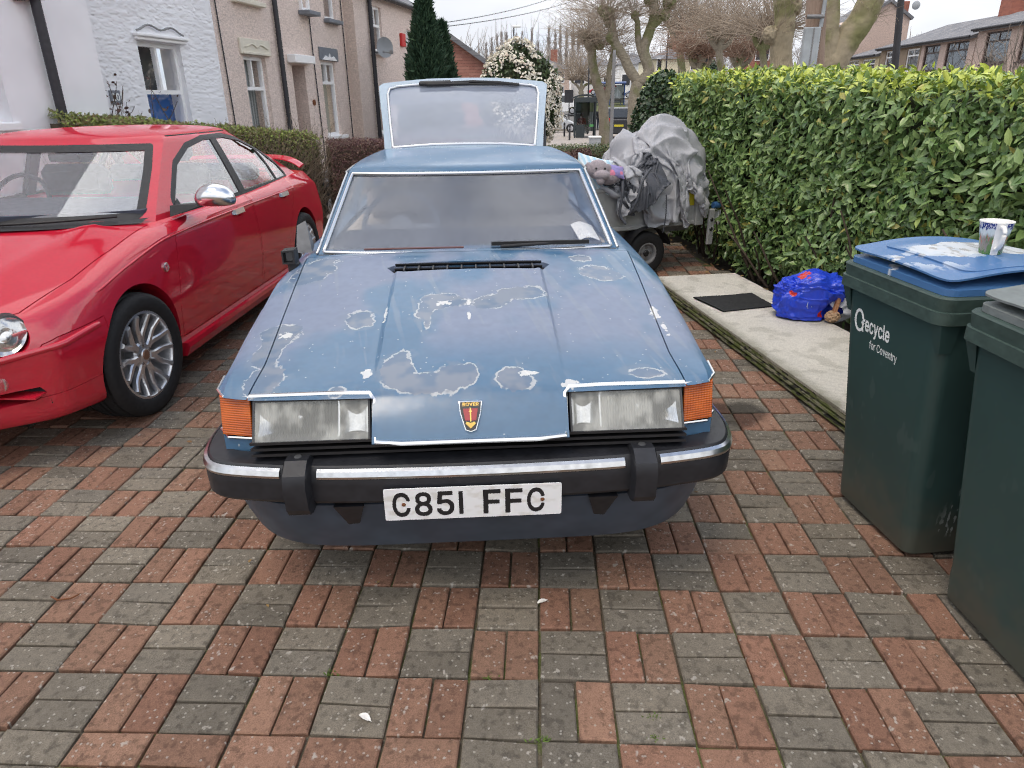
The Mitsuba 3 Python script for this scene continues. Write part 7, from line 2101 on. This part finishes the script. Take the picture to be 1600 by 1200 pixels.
HB = dict(belt=[(.30, .56), (1.05, .90), (3.75, .98), (3.9, .92)], cab=[(.95, .88), (1.85, 1.40), (2.2, 1.46), (3.2, 1.44), (3.85, .95)], win=[[(1.30, .95), (1.90, 1.34), (2.35, 1.38), (2.35, .97)], [(2.42, .97), (2.42, 1.38), (3.1, 1.36), (3.5, 1.02)]], screens=[((1.02, .93), (1.82, 1.37), 'windscreen'), ((3.30, 1.38), (3.80, 1.0), 'rear_window')], axles=(.75, 3.22), R=.31)
SUV = dict(belt=[(.3, .75), (1.1, 1.05), (4.4, 1.12), (4.55, 1.05)], cab=[(1.0, 1.02), (1.8, 1.58), (2.3, 1.66), (4.0, 1.62), (4.5, 1.08)], win=[[(1.35, 1.1), (1.85, 1.52), (2.6, 1.56), (2.6, 1.12)], [(2.68, 1.12), (2.68, 1.56), (3.8, 1.53), (4.1, 1.16)]], screens=[((1.06, 1.06), (1.78, 1.55), 'windscreen'), ((4.08, 1.56), (4.46, 1.14), 'rear_window')], axles=(.9, 3.6), R=.36)
VAN = dict(belt=[(.15, .95), (.75, 1.12), (4.8, 1.2), (4.85, 1.1)], cab=[(.65, 1.08), (1.35, 1.88), (1.7, 1.98), (4.7, 1.98), (4.85, 1.15)], win=[[(.98, 1.15), (1.45, 1.75), (2.1, 1.78), (2.1, 1.15)]], screens=[((.72, 1.14), (1.34, 1.84), 'windscreen')], axles=(.85, 3.85), R=.33)


def on_street(px, D):
    x, y = at(px, D); return (x, y, float(zg(y)) - .05)


# cars beyond the bus shelter; their noses point to the right of the photo
x, y, z = on_street(908, 58); small_car('silver hatchback just left of the near bus shelter', (x, y - .85, z), PI - .12, 3.9, 1.72, 1.46, HB, 'silver_paint')
x, y, z = on_street(908, 76); small_car('white van behind the silver hatchback', (x, y, z + .1), PI - .08, 4.9, 1.95, 1.98, VAN, 'white_van_paint', name='parked_van', catg='van')
x, y, z = on_street(886, 68); small_car('dark hatchback half hidden between the silver car and the white van', (x, y, z), PI - .1, 3.9, 1.72, 1.42, HB, 'dark_paint')
x, y, z = on_street(974, 42); small_car('black sports utility car seen from behind beside the forked tree', (x + .3, y + 4.0, z), -PI / 2 - .12, 4.55, 1.85, 1.66, SUV, 'dark_paint')
x, y, z = on_street(975, 54); small_car('pale silver car ahead of the black sports utility car', (x + .3, y + 4.0, z), -PI / 2 - .12, 4.2, 1.78, 1.50, HB, 'silver_paint')
x, y, z = on_street(972, 100); small_car('dark blue car beside the blue bus shelter', (x, y, z), -.1, 3.9, 1.72, 1.46, HB, 'shelter_blue')
x, y, z = on_street(918, 100); small_car('small red car in front of the white building', (x, y, z + .4), -.1, 3.4, 1.6, 1.4, HB, 'coat_red')
small_car('dark car parked behind the purple hedge beside the beige houses', (-3.85, 12.05, -.29), -.05, 3.9, 1.72, 1.46, HB, 'dark_paint')


def shelter(label, px, D, rz, Ln, Wd, H, mat, z_off=0, roof='shelter_frame'):
    x, y, z = on_street(px, D); z += z_off
    k = thing('bus_shelter', label, 'bus shelter'); TT = lambda m: move(m, (x, y, z), rz)
    for a in (-Wd / 2, Wd / 2):
        for b in (0, Ln / 2, Ln): obj('post', TT(box(a - .04, a + .04, b - .04, b + .04, 0, H, .008)), mat, k)
    rk = obj('roof', TT(warp(prism(shapely.box(-Wd / 2 - .12, -.15, Wd / 2 + .15, Ln + .15), H, H + .09).refine_to_length(.3), lambda v: np.c_[v[:, 0], v[:, 1], v[:, 2] + .16 * (1 - (v[:, 0] / (Wd / 2 + .15)) ** 2)])), roof, k, 30)
    for y0, y1, x0, x1 in ((.05, Ln / 2 - .05, -Wd / 2, -Wd / 2 + .01), (Ln / 2 + .05, Ln - .05, -Wd / 2, -Wd / 2 + .01), (-.005, .005, -Wd / 2 + .05, Wd / 2 - .35), (Ln - .005, Ln + .005, -Wd / 2 + .05, Wd / 2 - .05)):
        obj('pane', TT(box(x0, x1, y0, y1, .25, H - .12)), 'glass_dark', k)
    obj('bench', TT(cat(box(-Wd / 2 + .1, -Wd / 2 + .4, .3, Ln - .3, .48, .53, .01), box(-Wd / 2 + .12, -Wd / 2 + .18, .4, .46, 0, .48), box(-Wd / 2 + .12, -Wd / 2 + .18, Ln - .46, Ln - .4, 0, .48))), mat, k)
    return k, TT


scene['m_glass_dark'] = {'type': 'thindielectric', 'int_ior': 1.5, 'specular_transmittance': {'type': 'rgb', 'value': [.42, .46, .47]}}
k1, TT1 = shelter('dark framed bus shelter with a seated person in red', 915, 44, -.04, 3.2, 1.22, 2.18, 'shelter_frame')
obj('notice_panel', TT1(box(-.50, .50, .02, .05, .62, .76, .005)), 'green_panel', k1)
obj('fascia', TT1(box(-.64, .64, -.16, -.12, 1.98, 2.26, .01)), 'shelter_frame', k1)
obj('side_panel', TT1(box(-.56, -.02, -.04, -.02, .05, .75, .01)), 'shelter_frame', k1)
k2, TT2 = shelter('blue bus shelter across the road', 975, 88, 1.5, 3.4, 1.4, 2.3, 'shelter_blue', 0, 'shelter_blue')
obj('poster', TT2(box(-.4, .4, 1.2, 1.26, .4, 1.7, .01)), 'red_tile', k2)


def person(label, loc, rz, top, leg, pose, hair='hair_dark', h=1.7):
    """one continuous body by hulls of joint spheres, smoothed; a head with nose and hair, clothes as colours of children"""
    k = thing('person', label, 'person')
    s = h / 1.7
    J = dict(pel=(0, 0, .92, .13), che=(0, .02, 1.25, .16), nec=(0, .01, 1.46, .06), shl=(-.18, 0, 1.38, .07), shr=(.18, 0, 1.38, .07), ell=(-.24, .03, 1.12, .05), elr=(.24, .03, 1.12, .05), wrl=(-.22, -.08, .90, .038), wrr=(.22, -.08, .90, .038), hal=(-.21, -.11, .82, .035), har=(.21, -.11, .82, .035),
             hil=(-.09, 0, .88, .10), hir=(.09, 0, .88, .10), knl=(-.10, -.03, .48, .065), knr=(.10, .02, .48, .065), anl=(-.10, .02, .09, .045), anr=(.11, .06, .09, .045), tol=(-.11, -.13, .04, .035), tor=(.12, -.08, .04, .035))
    if pose == 'sit':
        for a in J: 
            x, y, z, r = J[a]
            if a[:2] not in ('kn', 'an', 'to'): J[a] = (x, y, z - .42, r)
        for a, q in (('knl', (-.11, -.42, .50)), ('knr', (.11, -.42, .50)), ('anl', (-.11, -.42, .09)), ('anr', (.11, -.40, .09)), ('tol', (-.11, -.57, .04)), ('tor', (.11, -.55, .04)), ('wrl', (-.12, -.28, .60)), ('wrr', (.12, -.28, .60)), ('hal', (-.06, -.34, .58)), ('har', (.06, -.34, .58))): J[a] = (*q, J[a][3])
    sph = lambda a: [manifold3d.Manifold.sphere(J[a][3], 14).translate(list(J[a][:3]))]
    bone = lambda a, b: manifold3d.Manifold.batch_hull(sph(a) + sph(b))
    def build(bs):
        m = bone(*bs[0])
        for b in bs[1:]: m = m + bone(*b)
        m = m.refine_to_length(.05); v, f = vf(m); t = trimesh.Trimesh(v, f); trimesh.smoothing.filter_taubin(t, iterations=6)
        return move((t.vertices, t.faces), loc, rz, s)
    obj('body', build([('pel', 'che'), ('che', 'nec'), ('che', 'shl'), ('che', 'shr'), ('shl', 'ell'), ('shr', 'elr'), ('ell', 'wrl'), ('elr', 'wrr'), ('wrl', 'hal'), ('wrr', 'har'), ('pel', 'hil'), ('pel', 'hir')]), top, k, True)
    obj('trousers', build([('hil', 'knl'), ('hir', 'knr'), ('knl', 'anl'), ('knr', 'anr'), ('anl', 'tol'), ('anr', 'tor'), ('hil', 'hir')]), leg, k, True)
    hz = J['nec'][2] + .14
    hd = bv * [.075, .092, .112]; hd[:, 1] -= .025 * np.exp(-((bv[:, 0] / .25) ** 2 + ((bv[:, 2] + .1) / .25) ** 2)) * (bv[:, 1] < 0)
    obj('head', move((hd + [0, -.01, hz], bf), loc, rz, s), 'skin', k, True)
    hr_ = bv * [.082, .098, .115]; keep_ = (bv[:, 1] > -.35) | (bv[:, 2] > .45)
    hr_ = np.where(keep_[:, None], hr_, hr_ * .85)
    obj('hair', move((hr_ + [0, .005, hz + .012], bf), loc, rz, s), hair, k, True)


v_ = TT1((np.array([[-.18, 1.3, 0.06]]), np.zeros((0, 3), int)))[0][0]
person('person in a red coat sitting in the near bus shelter', tuple(v_), -.2, 'coat_red', 'coat_black', 'sit')
x, y, z = on_street(936.5, 62); person('person in black standing right of the near bus shelter', (x, y, z), .4, 'coat_black', 'trouser', 'stand')
x, y, z = on_street(868.5, 62); person('person in dark clothes walking beside the blossoming shrub', (x, y, z), 1.2, 'trouser', 'trouser', 'stand')
# bollards and a cabinet
for j, px in enumerate((858.5, 862.5, 882.5, 891)):
    x, y, z = on_street(px, (46, 41, 47, 41)[j])
    b = thing('bollard', 'black bollard on the pavement, ' + ('leftmost of the four', 'second from the left', 'third from the left', 'nearest the bus shelter')[j], 'bollard', 'black bollards left of the near bus shelter')
    obj('post', move(lathe([(0, 0), (.055, 0), (.055, .72), (.066, .73), (.066, .78), (.045, .84), (0, .86)], 16), (x, y, z)), 'pipe_black', b, 30)
    obj('band', move(lathe([(.056, .60), (.059, .60), (.059, .66), (.056, .66), (.056, .60)], 16), (x, y, z)), 'steel_grey', b, 30)
x, y, z = on_street(932, 24)
cb_ = thing('utility_cabinet', 'pale grey utility cabinet behind the low clipped hedge', 'cabinet')
obj('body', box(x - .19, x + .19, y, y + .3, z, z + .66, .01), 'dish_grey', cb_)
obj('top', box(x - .21, x + .21, y - .03, y + .33, z + .66, z + .72, .02), 'print_white', cb_)
obj('door', box(x - .16, x + .16, y - .012, y + .002, z + .08, z + .62, .005), 'dish_grey', cb_)
